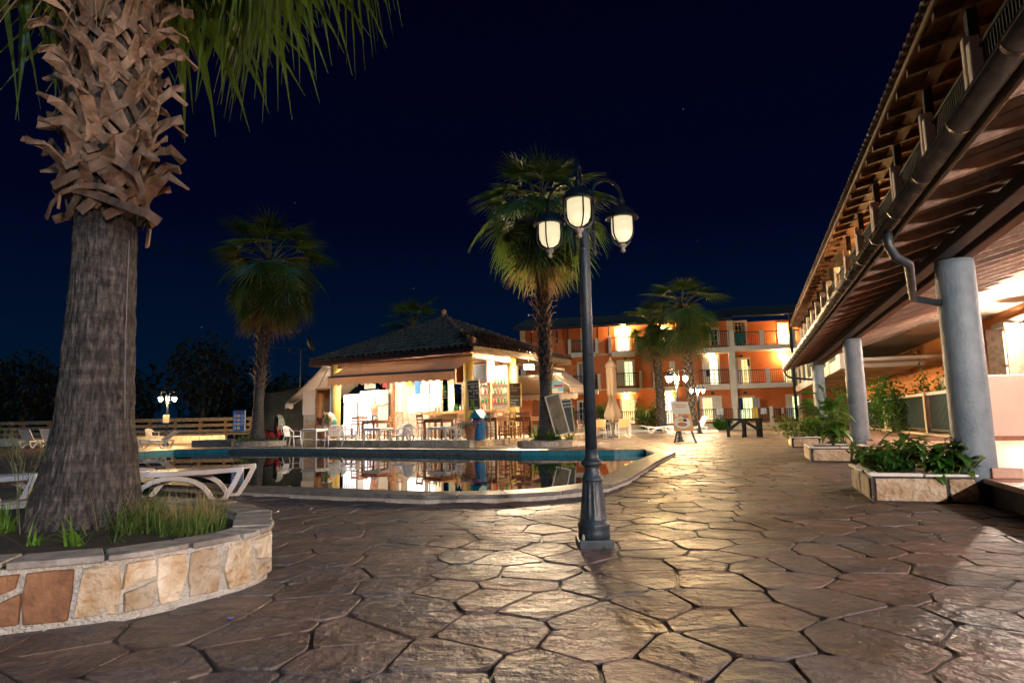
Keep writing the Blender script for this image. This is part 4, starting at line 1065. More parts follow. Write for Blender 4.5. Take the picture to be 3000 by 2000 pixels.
def shrub(name, label, loc, rx, ry, h, n, L, W, mt, seed, stems=8, z0=.04, group=None, cat='plant'):
    t = thing(name, label, cat, loc, 0, group); r = random.Random(seed); st = MB(); lf = MB(); tips = []
    for i in range(stems):
        a = r.uniform(0, 2 * PI); e_ = Vector((math.cos(a) * rx * r.random() ** .5, math.sin(a) * ry * r.random() ** .5, h * r.uniform(.45, 1)))
        p0 = Vector((e_.x * .35, e_.y * .35, -.01)); mid = p0.lerp(e_, .5) + Vector((0, 0, .1 * h)); st.tube([p0, mid, e_], [.008, .006, .003], 5); tips.append((p0, mid, e_))
    for i in range(n):
        p0, mid, e_ = tips[r.randrange(stems)]; s = r.random() ** .7; p = p0.lerp(mid, s * 2) if s < .5 else mid.lerp(e_, s * 2 - 1)
        p = p + Vector((r.gauss(0, rx * .16), r.gauss(0, ry * .16), r.gauss(0, h * .07))); p.z = max(z0, p.z)
        M = Matrix.Translation(p) @ Matrix.Rotation(r.uniform(0, 2 * PI), 4, 'Z') @ Matrix.Rotation(r.uniform(-.5, .9), 4, 'Y') @ Matrix.Rotation(r.uniform(-.5, .5), 4, 'X')
        leaf_shape(lf, M, L * r.uniform(.55, 1.2), W * r.uniform(.6, 1.15), r.uniform(0, .5), 3)
    st.build('stems', 'stem', t); lf.build('foliage', mt, t, kind='stuff'); return t
def big_leaf_plant(name, label, loc, h, n, L, W, mt, seed, lean=(0, 0), spread=.25, nstem=3):
    t = thing(name, label, 'plant', loc, 0); r = random.Random(seed); vs = []
    for v_ in range(3):
        b = MB(); leaf_shape(b, Matrix.Identity(4), L, W, .25 + .2 * v_, 6); vs.append(b.mesh('leaf', mt, True))
    stems = []
    for i in range(nstem):
        a = 2 * PI * i / nstem + r.uniform(-.4, .4); e_ = Vector((lean[0] + math.cos(a) * spread, lean[1] + math.sin(a) * spread, h * r.uniform(.7, 1.0)))
        pts = [Vector((0, 0, -.02)), Vector((e_.x * .35, e_.y * .35, e_.z * .5)), e_]; b = MB(); b.tube(pts, [.011, .008, .004], 6); b.build('stem', 'stem', t, smooth=True); stems.append(pts)
    for i in range(n):
        pts = stems[i % nstem]; s = .25 + .75 * ((i // nstem) + .5) / (n / nstem); p = pts[0].lerp(pts[1], s * 2) if s < .5 else pts[1].lerp(pts[2], min(1, s * 2 - 1))
        inst(vs[r.randrange(3)], 'leaf', t, p, (r.uniform(-.4, .4), r.uniform(-.55, .45), i * 2.4 + r.uniform(-.3, .3)), r.uniform(.6, 1.15))
    return t
def pc(A, C, z=.26): return BP(A, C, z)
shrub('shrub', 'low dense small-leaved shrub at the left end of the near planter', pc(.25, -.72), .36, .36, .34, 900, .08, .055, 'leaf', 51, 22)
shrub('shrub', 'trailing broad-leaved ivy hanging over the right end of the near planter', pc(-.02, -.22), .32, .24, .38, 230, .13, .095, 'leaf', 52, 14)
big_leaf_plant('leafy_plant', 'upright long-leaved plant in the middle of the near planter', pc(.5, -.5), .5, 17, .32, .1, 'leaf', 53, (0, 0), .07, 2)
big_leaf_plant('leafy_plant', 'glossy broad-leaved plant in front of the first column', pc(.0, -.3), .42, 30, .19, .12, 'leaf', 54, (.12, -.08), .14, 4)
big_leaf_plant('leafy_plant', 'bright green serrated leaves hanging at the planter corner', pc(-.1, -.12), .2, 14, .12, .09, 'leaf_light', 55, (.03, -.14), .08, 3)
big_leaf_plant('leafy_plant', 'tall broad-leaved plant in the second planter', pc(6.3, -.6), 1.1, 46, .36, .25, 'leaf', 56, (-.1, 0), .42, 5)
shrub('shrub', 'climbing shrub leaning against the second column', pc(7.6, -.35), .35, .4, 1.35, 330, .14, .085, 'leaf', 57, 12)
shrub('shrub', 'bushy small-leaved shrub in the third planter', pc(12.3, -.8), .75, .55, .65, 900, .1, .06, 'leaf_light', 58, 22)
shrub('shrub', 'dark green foliage filling the right half of the third planter', pc(12.6, -.4), .5, .5, .75, 420, .13, .09, 'leaf', 59, 14)
shrub('climber', 'dense climber spilling over the patio fence behind the second column', BP(17.0, 2.6, ZT), .95, 1.2, 2.0, 1500, .13, .1, 'leaf', 60, 26, cat='climber')
shrub('climber', 'tall thin vine reaching up the orange wall', BP(15.4, 3.3, ZT), .35, .9, 2.5, 420, .12, .09, 'leaf', 61, 9, z0=.9, cat='climber')
shrub('climber', 'ivy strand beside the pale panel near the first column', BP(13.0, 3.0, ZT), .2, .35, 1.9, 160, .11, .09, 'leaf', 62, 6, z0=.9, cat='climber')
shrub('climber', 'dark foliage mass beside the third column at the far patios', BP(21.0, 2.3, ZT), .9, 1.4, 1.7, 900, .16, .11, 'leaf', 63, 20, cat='climber')
b = MB(); b.bx(0, .04, -.6, .6, 0, 1.0); t_ = tag(b.build('screen', 'cream', loc=BP(15.0, 3.5, 1.0)), 'pale screen panel behind the patio fence between the vines', 'screen'); t_.rotation_euler = (0, 0, WRZ)
tw = MB(); tw.bx(-.03, .03, -.25, .25, -.5, .5); o = tag(tw.build('towel', 'cloth_navy', loc=BP(17.9, 2.64, 1.2)), 'dark blue towel hung over the patio fence', 'towel'); o.rotation_euler = (0, 0, WRZ)
# ------------------------------------------------------------------ poolside bar pavilion
K0 = Vector((-1.75, 25.0, 0)); K1 = Vector((-8.1, 29.0, 0)); kd = (K0 - K1).normalized(); BRZ = math.atan2(kd.y, kd.x); ky = Vector((-kd.y, kd.x, 0))
BW = (K0 - K1).length; BD = 6.4; ZP = .25
def KP(x, y, z=0): return K0 + kd * x + ky * y + Vector((0, 0, z))
def kxy(P): d = P - K0; return d.dot(kd), d.dot(ky)
def KL(px_, py_, y): q = Lp(px_, py_, KP(0, y), KP(5, y)); x, _ = kxy(q); return x, q.z      # pixel -> bar-local (x, z) on a plane parallel to the front
bar = thing('bar_pavilion', 'open poolside bar with tiled pyramid roof, yellow columns and brightly lit counter', 'building', (K0.x, K0.y, 0), BRZ)
# platform with stone facing
px0, px1, py0, py1 = -BW - 1.6, 1.7, -2.3, BD + .7
PL = [KP(px0, -1.0), KP(-4.6, -2.3), KP(px1, py0), KP(px1 + .3, py1), KP(px0, py1)]
PLo = [Vector((p.x, p.y)) for p in PL]
plt = thing('bar_platform', 'low stone-faced platform that the bar stands on', 'platform')
b = MB(); b.prism([tuple(p) for p in PLo], -.012, ZP); b.build('floor', 'counter_stone', plt)
wall_stones(plt, [PLo[0], PLo[1], PLo[2], PLo[3]], .0, ZP - .03, 71, (.3, .6), 'fieldstone', False, .015, .02)
for i in range(2):
    p, q = PLo[i], PLo[i + 1]; L = (q - p).length; k = int(L / .6); d = (q - p).normalized(); nn = Vector((d.y, -d.x))
    for j in range(k):
        b = MB(); a_, c_ = p + d * (j * L / k + .004), p + d * ((j + 1) * L / k - .004)
        b.prism([tuple(a_ - nn * .25), tuple(a_ + nn * .03), tuple(c_ + nn * .03), tuple(c_ - nn * .25)], ZP - .025, ZP + .012); o = b.build('edge_slab', 'counter_stone', plt); recalc(o)
# columns
b = MB(); b.lathe([(.2, ZP), (.2, 3.62)], 24); ycol = b.mesh('column', 'yellow_paint', True)
for x, y in ((0, 0), (-BW, 0), (0, BD), (-BW, BD), (0, 3.2)): inst(ycol, 'column', bar, (x, y, 0))
b = MB()
for i in range(9): b.lathe([(.205, 0), (.222, .018), (.205, .036)], 20, (0, 0, 3.28 + i * .036))
b.build('rope_wrap', 'rope', bar)
b = MB(); b.tube([(-BW - .23, -.1, 3.5), (-BW - .23, -.1, ZP + .08), (-BW - .27, -.12, ZP + .04), (-BW - 1.3, -.15, ZP + .05)], .05, 10); b.build('drain_pipe', 'white_paint', bar, smooth=True)
# ring beams and roof
OV = .85; ze_, za = 3.72, 5.75; cxb, cyb = -BW / 2, BD / 2
for (x0, x1, y0, y1) in ((-BW - .1, .1, -.1, .1), (-BW - .1, .1, BD - .1, BD + .1), (-BW - .1, -BW + .1, .1, BD - .1), (-.1, .1, .1, BD - .1)):
    b = MB(); b.bx(x0, x1, y0, y1, 3.42, 3.64); b.build('ring_beam', 'timber', bar, bevel=.01)
cor = [(-BW - OV, -OV), (OV, -OV), (OV, BD + OV), (-BW - OV, BD + OV)]
for i in range(4):
    p, q = cor[i], cor[(i + 1) % 4]
    b = MB(); b.add([(*p, ze_), (*q, ze_), (cxb, cyb, za), (*p, ze_ + .04), (*q, ze_ + .04), (cxb, cyb, za + .04)], [(2, 1, 0), (3, 4, 5), (0, 1, 4, 3), (1, 2, 5, 4), (2, 0, 3, 5)]); b.build('roof_deck', 'wood_orange', bar)
    d = Vector((q[0] - p[0], q[1] - p[1], 0)).normalized(); nn = Vector((d.y, -d.x, 0))
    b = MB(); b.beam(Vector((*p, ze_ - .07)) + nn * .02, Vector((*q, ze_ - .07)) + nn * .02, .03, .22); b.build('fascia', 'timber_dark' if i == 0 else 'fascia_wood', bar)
    L = (Vector(q) - Vector(p)).length; k = int(L / .75)
    for j in range(1, k):
        s = j / k; e_ = Vector((*p, ze_)).lerp(Vector((*q, ze_)), s); ap = Vector((cxb, cyb, za)); s2 = min(1, 2 * min(s, 1 - s)) * .93
        mid = Vector((p[0] + q[0], p[1] + q[1], 2 * ze_)) / 2; run = (ap - mid); b = MB(); b.beam(e_ - Vector((0, 0, .05)), e_ + run * s2 - Vector((0, 0, .05)), .07, .09); b.build('rafter', 'timber_plank', bar)
b = MB(); b.bx(-BW - OV + .03, OV - .03, -OV - .075, -OV - .052, ze_ - .2, ze_ - .1); b.build('red_trim', 'dark_red', bar)
# barrel tiles
b = MB(); rows = []
for t in range(7):
    an = PI * t / 6; rows.append([(.125 * math.cos(an), 0, .11 * math.sin(an) + .02), (.105 * math.cos(an), .52, .09 * math.sin(an))])
b.strip(rows); b.strip([[(r_[0].x if hasattr(r_[0], 'x') else r_[0][0]) and (r_[0][0] * .82, r_[0][1], r_[0][2] - .012), (r_[1][0] * .8, r_[1][1], r_[1][2] - .012)] for r_ in rows])
tile_me = b.mesh('roof_tile', 'roof_tile', True)
tbv, tbf = b.v, b.f
rest = MB(); cnt = 0; order = []
for side in (0, 1, 3):
    p, q = Vector((*cor[side], ze_)), Vector((*cor[(side + 1) % 4], ze_)); L = (q - p).length; d = (q - p) / L
    ap = Vector((cxb, cyb, za)); mid = (p + q) / 2; up = (ap - mid); R = up.length; up /= R; nrm = d.cross(up)
    nx = int(L / .31); ny = int(R / .44)
    for j in range(ny + 1):
        for i in range(nx + 1):
            s = (i + .5) / (nx + 1); w_ = (j * .44 + .2) / R
            if abs(s - .5) * 2 > 1 - w_ + .02: continue
            M = Matrix((d, up, nrm)).transposed().to_4x4(); M.translation = p + d * (s * L) + up * (j * .44 - .07) + nrm * (.05 + rnd.uniform(-.004, .006))
            order.append((side != 1, j, M))
order.sort(key=lambda t: (t[0], t[1]))
for k, (a_, j, M) in enumerate(order):
    if k < 300:
        o = inst(tile_me, 'roof_tile', bar); o.matrix_local = M
    else: rest.add(tbv, tbf, M)
rest.build('roof_tiles', 'roof_tile', bar, smooth=True, kind='stuff')
b = MB()
for i in range(4):
    p = Vector((*cor[i], ze_ + .08)); ap = Vector((cxb, cyb, za + .1)); L = (ap - p).length; k = int(L / .4); d = (ap - p) / L
    for j in range(k):
        b.tube([p + d * (j * L / k), p + d * ((j + 1.15) * L / k)], [.11, .08], 8)
b.build('hip_tiles', 'roof_tile', bar, smooth=True, kind='stuff')
b = MB(); b.lathe([(.1, 0), (.13, .05), (.08, .1), (.07, .16), (.12, .22), (.13, .28), (.1, .34), (.03, .4), (.002, .42)], 14, (cxb, cyb, za + .08)); b.build('finial', 'terracotta', bar, smooth=True)
b = MB(); b.lathe([(.05, 0), (.12, .05), (.1, .14), (.13, .2), (.06, .3), (.002, .34)], 12, (OV - .05, -OV + .05, ze_ + .1)); b.build('corner_ornament', 'terracotta', bar, smooth=True)
# counter
CY = 1.5; xL, zc = KL(1245, 1192, CY); xR, _ = KL(1462, 1192, CY)
cnt_ = MB(); cnt_.bx(xL + .15, xR - .35, CY + .12, CY + .4, ZP, 1.22); cface = cnt_.build('counter_front', 'counter_stone', bar)
b = MB(); b.bx(xL - .05, xR, CY - .2, CY + .5, 1.24, 1.36); b.build('counter_top', 'wood_orange', bar, bevel=.02)
rs = random.Random(9); BCOL = dict(bottle_green='green', bottle_amber='amber', bottle_clear='clear glass', red_paint='red')
path = [Vector(KP(xL + .15, CY + .12).xy), Vector(KP(xR - .35, CY + .12).xy)]
class _P: pass
cst = thing('counter_facing', 'crazy-paved stone facing on the bar counter front', 'wall facing')
wall_stones(cst, path, ZP + .01, 1.2, 17, (.28, .5), 'counter_stone', True, .012, .02)
# timber posts and glazing frames above the counter
for px_, w_, mt in ((1150, .12, 'wood_brown'), (1168, .09, 'white_paint'), (1246, .14, 'white_paint'), (1320, .22, 'white_paint'), (1434, .09, 'wood_orange')):
    x, _ = KL(px_, 1150, CY + .1); b = MB(); b.bx(x - w_ / 2, x + w_ / 2, CY + .1, CY + .22, (1.362 if px_ != 1150 else ZP), 3.42); b.build('post', mt, bar)
for px_ in (1253, 1308, 1162, 1430):
    x, _ = KL(px_, 1150, CY + .14); b = MB(); b.bx(x - .025, x + .025, CY + .24, CY + .29, 1.362, 3.3); b.build('glazing_bar', 'green_frame', bar)
# back wall and ceiling lamps
b = MB(); b.bx(-BW + .2, -BW + 3.7, 3.0, 3.15, ZP, 3.42); b.build('back_wall', 'counter_stone', bar)
b = MB(); b.bx(-BW + 3.7, -.6, 4.6, 4.75, ZP, 3.42); b.build('back_wall', 'counter_stone', bar)
for i, (x, y) in enumerate(((-6.4, 1.0), (-4.2, 2.6), (-2.4, 2.8), (-1.0, 3.4), (-5.4, -.75), (-2.4, -.75))):  # the last two are added to light the awning cloth and the seats
    b = MB(); zl = 3.3 if i < 4 else 3.1; b.tube([(x - .55, y, zl), (x + .55, y, zl)], .022, 8); t = b.build('tube', 'tube_light' if i < 4 else 'fill_tube', None)
    fx = thing('strip_light', ('strip light over the coolers of the bar', 'strip light over the left half of the counter', 'strip light over the middle of the counter', 'strip light at the right end of the bar', 'added fill light just behind the left half of the front awning', 'added fill light just behind the right half of the front awning')[i], 'lamp', (K0.x, K0.y, 0), BRZ, 'strip lights under the bar roof')
    t.parent = fx; b = MB(); b.bx(x - .6, x + .6, y - .05, y + .05, zl + .03, zl + .07); b.build('housing', 'white_paint', fx)
# front awning with scalloped valance
def awning(name, label, P0, P1, out, drop, val, mt, scal=.34, seam=True):
    """P0,P1 wall side ends (world), out: horizontal outward vector*length"""
    t = thing(name, label, 'awning'); P0, P1 = Vector(P0), Vector(P1); n = 24
    rows = []
    for i in range(n + 1):
        a = P0.lerp(P1, i / n); rows.append([a + out * s + Vector((0, 0, -drop * s - .05 * math.sin(PI * s))) for s in (0, .25, .5, .75, 1)])
    b = MB(); b.strip(rows); b.build('canopy', mt, t, smooth=True, solid=.006)
    L = (P1 - P0).length; m_ = max(24, int(L / scal) * 8); vs = []
    for i in range(m_ + 1):
        s = i / m_; a = P0.lerp(P1, s) + out + Vector((0, 0, -drop)); z = val * (1 - .2 * abs(math.sin(PI * s * L / scal)))
        vs.append([a + out.normalized() * .02, a + out.normalized() * .03 + Vector((0, 0, -z))])
    b = MB(); b.strip(vs); b.build('valance', mt, t, solid=.005)
    b = MB(); b.beam(P0 + out + Vector((0, 0, -drop)), P1 + out + Vector((0, 0, -drop)), .05, .07); b.build('front_rail', 'grey_plastic', t)
    b = MB(); b.beam(P0 + Vector((0, 0, .02)), P1 + Vector((0, 0, .02)), .1, .1); b.build('cassette', 'white_paint', t)
    for s in (.12, .88):
        a = P0.lerp(P1, s); b = MB(); e_ = a + out * .96 + Vector((0, 0, -drop - .06)); mid = a.lerp(e_, .5) + (P1 - P0).normalized() * (.5 if s < .5 else -.5); b.tube([a + Vector((0, 0, -.05)), mid, e_], .018, 6); b.build('folding_arm', 'white_paint', t)
    return t
xa, _ = KL(975, 1100, -1.5); xb, _ = KL(1345, 1080, -1.5)
awning('awning', 'beige scalloped awning along the front of the bar', KP(xa, -.6, 3.5), KP(xb, -.6, 3.42), -ky * 1.15, .62, .42, 'awning')
awning('awning', 'pale side awning slanting down at the left end of the bar', KP(-BW - .35, -.55, 3.5), KP(-BW - .35, 2.6, 3.5), -kd * 2.5, 1.55, .3, 'awning_white')
awning('awning', 'white awning behind the right half of the counter', KP(-2.6, 5.4, 2.95), KP(1.3, 5.4, 2.95), ky * 1.6, .75, .35, 'awning_white')
awning('awning', 'pale awning hanging at the right back corner of the bar', KP(.5, 5.2, 3.3), KP(.5, 7.2, 3.3), kd * 1.3, .9, .3, 'awning_white')
# floodlight at the right eave
fl = thing('floodlight', 'blazing floodlight under the right eave of the bar', 'lamp', KP(.8, 3.35, 3.2), BRZ)
b = MB(); b.bx(-.12, .12, -.2, .2, -.1, .1); b.build('housing', 'grey_plastic', fl)
b = MB(); b.bx(.12, .135, -.18, .18, -.09, .09); b.build('lens', 'flood', fl); b = MB(); b.bx(-.11, .11, -.19, -.205 , -.09, .09); b.f = b.f[:0] or b.f; b.build('lens', 'flood', fl)
b = MB(); b.tube([(0, 0, .1), (0, 0, .35)], .015, 6); b.build('bracket', 'grey_plastic', fl)
# TV cabinet hanging by the corner column
x0, z0 = KL(1340, 1125, .9); x1, z1 = KL(1432, 1056, .9)
tv = thing('television_cabinet', 'open wooden television cabinet hanging beside the corner column', 'cabinet', (K0.x, K0.y, 0), BRZ)
for (a, b2, c, d, e_, f_, nm, mt) in ((x0, x1, .75, 1.3, z0, z0 + .06, 'bottom', 'wood_brown'), (x0, x1, .75, 1.3, z1 - .06, z1, 'top', 'wood_brown'), (x0, x0 + .06, .75, 1.3, z0 + .06, z1 - .06, 'side', 'wood_orange'), (x1 - .06, x1, .75, 1.3, z0 + .06, z1 - .06, 'side', 'wood_brown'), (x0 + .06, x1 - .06, 1.25, 1.29, z0 + .06, z1 - .06, 'back', 'orange_seat')):
    b = MB(); b.bx(a, b2, c, d, e_, f_); b.build(nm, mt, tv)
b = MB(); b.bx(x0 + .3, x1 - .12, 1.05, 1.15, z0 + .08, z1 - .12); b.build('television', 'black', tv)
b = MB(); b.tube([(x0 + .8, 1.02, z0 + .2), (x0 + 1.0, .9, z0 + .5), (x1 - .1, 1.0, z1 - .15)], .012, 6); b.build('cable', 'black', tv)
b = MB(); b.bx(x0 - .35, x0 - .02, .7, .74, z0 - .02, z1 + .0); b.build('door', 'orange_seat', tv)

# coolers with lit fronts
def cooler(label, x0, x1, y, z1, seed, door=True):
    t = thing('display_cooler', label, 'cooler', (K0.x, K0.y, 0), BRZ, None)
    b = MB(); b.bx(x0, x1, y, y + .65, ZP, z1); b.build('cabinet', 'white_paint', t, bevel=.02)
    if seed == 2: b = MB(); b.bx(x0 - .012, x0 + .045, y - .014, y - .002, ZP + .1, z1 - .02); b.build('red_strip', 'red_pink', t)
    b = MB(); b.bx(x0 + .05, x1 - .05, y - .012, y - .002, z1 - .42, z1 - .06); b.build('lit_header', 'cooler_light', t)
    b = MB(); b.bx(x0 + .08, x1 - .08, y - .01, y - .002, ZP + .15, z1 - .5); d = b.build('glass_door', 'cooler_light', t)
    b = MB()
    for a, c in ((x0 + .05, x0 + .08), (x1 - .08, x1 - .05)): b.bx(a, c, y - .03, y - .003, ZP + .12, z1 - .46)
    b.build('door_frame', 'grey_plastic', t)
    r = random.Random(seed); b = MB()
    for k in range(4):
        for j in range(5): b.bx(x0 + .16 + j * (x1 - x0 - .3) / 5, x0 + .2 + j * (x1 - x0 - .3) / 5, y - .016, y - .011, ZP + .3 + k * .38, ZP + .45 + k * .38)
    b.build('bottles', 'cream', d, kind='stuff'); return t
xa, _ = KL(1005, 1200, 1.6); xb, _ = KL(1050, 1200, 1.6); cooler('lit white cooler just right of the left yellow column', xa, xb, 1.6, 2.35, 1)
xa, _ = KL(1054, 1200, 2.0); xb, _ = KL(1110, 1200, 2.0); cooler('lit drinks cooler with red side behind the bare-backed man', xa, xb, 2.0, 2.5, 2)
xa, z_ = KL(1196, 1170, 2.3); xb, _ = KL(1262, 1170, 2.3)
b = MB(); b.bx(xa, xb, 2.2, 2.6, 1.36, 2.2); tag(b.build('light_box', 'slush_light', loc=(K0.x, K0.y, 0), bevel=.12), 'glowing white lit box standing on the bar counter', 'light box').rotation_euler = (0, 0, BRZ)
# shirts hung on the back wall, as on the picture
for i, (p0, p1, q0, q1, mt) in enumerate(((1010, 1056, 1108, 1135, 'cloth_white'), (1058, 1110, 1106, 1140, 'cloth_white'), (1118, 1138, 1108, 1135, 'cloth_red'), (1184, 1212, 1103, 1130, 'cloth_yellow'), (1212, 1236, 1102, 1160, 'blue_print'))):
    xa, zb_ = KL(p0, q1, 2.7); xb, zt_ = KL(p1, q0, 2.7); w_ = (xb - xa); 
    if zt_ > 3.4: zt_ = 3.4
    b = MB(); sh = [(-.5, .62), (-.34, .98), (-.12, 1), (0, .94), (.12, 1), (.34, .98), (.5, .62), (.38, .55), (.32, .7), (.3, 0), (-.3, 0), (-.32, .7), (-.38, .55)]
    b.prism([(a * w_, c * (zt_ - zb_)) for a, c in sh], -.015, .015, Matrix.Translation(KP((xa + xb) / 2, 2.7, zb_)) @ Matrix.Rotation(BRZ, 4, 'Z') @ Matrix.Rotation(PI / 2, 4, 'X'))
    o = b.build('shirt', mt); recalc(o)
    tag(o, ('white shirt hung left of the coolers', 'white printed shirt hung above the middle cooler', 'red shirt hung beside the dark post', 'yellow shirt hung over the counter', 'blue banner hung beside the yellow shirt')[i], 'shirt' if i < 4 else 'banner')
# bottles on shelves
for k, (p0, p1, q, y) in enumerate(((1258, 1306, 1166, 3.4), (1258, 1306, 1148, 3.9))):
    xa, z_ = KL(p0, q, y); xb, _ = KL(p1, q, y); b = MB(); b.bx(xa, xb, y - .1, y + .1, z_ - .03, z_); b.build('shelf', 'wood_brown', bar)
    for j in range(11):
        bb = MB(); hh = rs.uniform(.24, .34); bb.lathe([(.036, 0), (.036, hh * .6), (.014, hh * .78), (.013, hh), (.001, hh)], 8)
        mt_ = rs.choice(('bottle_green', 'bottle_amber', 'bottle_clear')); tag(bb.build('bottle', mt_, smooth=True, loc=KP(xa + (j + .5) * (xb - xa) / 11, y, z_)), BCOL[mt_] + ' bottle on the ' + ('lower', 'upper')[k] + ' glass-front shelf behind the bar', 'bottle', 'bottles behind the bar')
for j, (px_, mt) in enumerate(((1330, 'bottle_green'), (1337, 'bottle_green'), (1346, 'bottle_clear'), (1412, 'bottle_amber'), (1418, 'bottle_clear'), (1268, 'bottle_clear'), (1275, 'bottle_green'), (1284, 'bottle_amber'))):
    x, _ = KL(px_, 1185, CY + .2); bb = MB(); bb.lathe([(.04, 0), (.04, .17), (.015, .24), (.014, .3), (.001, .3)], 8)
    tag(bb.build('bottle', mt, smooth=True, loc=KP(x, CY + .25, 1.36)), BCOL[mt] + ' bottle standing on the wooden counter top', 'bottle', 'bottles on the counter')
for lv in range(3):
    zz_ = 1.75 + lv * .42; b = MB(); b.bx(-3.6, -.9, 4.32, 4.58, zz_ - .03, zz_); b.build('shelf', 'wood_brown', bar)
    for j in range(15):
        bb = MB(); hh = rs.uniform(.24, .36); bb.lathe([(.045, 0), (.045, hh * .6), (.016, hh * .78), (.015, hh), (.001, hh)], 8)
        mt_ = rs.choice(('bottle_green', 'bottle_amber', 'bottle_clear', 'red_paint')); tag(bb.build('bottle', mt_, smooth=True, loc=KP(-3.5 + j * .18, 4.42, zz_)), BCOL[mt_] + ' bottle on the ' + ('lowest', 'middle', 'top')[lv] + ' back wall shelf of the bar', 'bottle', 'bottles on the back wall')
b = MB(); b.bx(-3.9, -.7, 3.4, 3.9, ZP, 1.15); b.build('back_counter', 'wood_brown', bar)
# service shed, wooden cabinet and pale sheet left of the bar
sh = thing('service_shed', 'metal-clad shed at the left end of the bar', 'shed', (0, 0, 0))
for (p0, p1, q0, q1, mt, nm) in ((772, 836, 1150, 1262, 'sheet_metal', 'panel'), (837, 890, 1150, 1262, 'sheet_metal', 'panel')):
    a, c = D(p0, q1, 30.5), D(p1, q1, 30.5); zt_ = D(p0, q0, 30.5).z
    b = MB(); b.beam((a.x, 30.5, zt_ / 2), (c.x - .02, 30.5, zt_ / 2), .05, zt_); b.build(nm, mt, sh)
a, c = D(803, 1270, 30.46), D(834, 1220, 30.46); b = MB(); b.bx(a.x, c.x, 30.44, 30.46, 0, c.z); b.build('dark_opening', 'black', sh)
b = MB(); b.bx(D(772, 1200, 30.5).x, D(925, 1200, 30.5).x, 30.55, 33, 0, 2.3); b.build('body', 'counter_stone', sh)
b = MB(); a = D(790, 1140, 32.2); b.add([(a.x, 32.0, 2.4), (a.x + 3.0, 32.0, 3.0), (a.x + 3.0, 34, 3.0), (a.x, 34, 2.4), (a.x, 32.0, 2.48), (a.x + 3.0, 32.0, 3.08), (a.x + 3.0, 34, 3.08), (a.x, 34, 2.48)], [(0, 3, 2, 1), (4, 5, 6, 7), (0, 1, 5, 4), (1, 2, 6, 5), (2, 3, 7, 6), (3, 0, 4, 7)]); b.build('roof', 'roof_tile', sh)
Yc = 29.2
a, c = D(924, 1238, Yc), D(981, 1141, Yc); cab = thing('cabinet', 'open wooden cabinet left of the yellow column', 'cabinet', (a.x, Yc, 0))
wd = c.x - a.x
for (x0, x1, y0, y1, z0, z1, nm, mt) in ((0, wd, .4, .44, .6, c.z, 'back', 'wood_orange'), (wd - .05, wd, 0, .4, .6, c.z, 'side', 'wood_brown'), (0, .04, 0, .4, .6, c.z, 'side', 'wood_brown'), (-.02, wd + .02, -.03, .44, c.z, c.z + .07, 'top', 'wood_brown'), (.04, wd - .05, 0, .4, 1.18, 1.22, 'shelf', 'wood_brown'), (0, wd, 0, .44, .02, .6, 'base', 'wood_brown')):
    b = MB(); b.bx(x0, x1, y0, y1, z0, z1); b.build(nm, mt, cab)
b = MB(); b.bx(wd * .35, wd * .5, .1, .25, 1.22, 1.42); tag(b.build('radio', 'black', loc=cab.location, bevel=.01), 'small dark box on the cabinet shelf', 'radio')
a, c = D(886, 1215, 29.0), D(922, 1144, 29.0); b = MB(); b.bx(a.x, c.x, 28.99, 29.01, a.z, c.z); tag(b.build('hanging_sheet', 'awning_white'), 'pale cloth sheet hung between shed and cabinet', 'cloth')
# aerial and satellite dish
mp_ = D(880, 1100, 31.5); an = thing('aerial', 'television aerial on a thin mast left of the bar roof', 'aerial', (mp_.x, 31.5, 0))
zt_ = D(880, 1022, 31.5).z; b = MB(); b.tube([(0, 0, 2.3), (0, 0, zt_)], .025, 6); b.build('mast', 'dish', an)
b = MB(); e0 = D(788, 1012, 31.5); b.tube([(e0.x - mp_.x, 0, zt_ + .12), (.35, 0, zt_ + .0)], .018, 6); b.tube([(-.6, 0, zt_ - .02), (-.55, 0, zt_ - .16), (-.05, 0, zt_ - .18)], .015, 6)
for i in range(9): b.tube([(e0.x - mp_.x + .15 + i * .17, -.12, zt_ + .1), (e0.x - mp_.x + .15 + i * .17, .12, zt_ + .1)], .006, 4)
b.build('boom', 'dish', an)
d0 = D(903, 1010, 31.2); b = MB(); b.lathe([(.002, 0), (.15, .02), (.3, .08), (.4, .15)], 20, (0, 0, 0), Matrix.Rotation(R_(70), 4, 'Y')); o = tag(b.build('satellite_dish', 'dish', loc=(d0.x, 31.2, d0.z), smooth=True, solid=.01), 'grey satellite dish at the left end of the bar roof', 'satellite dish')

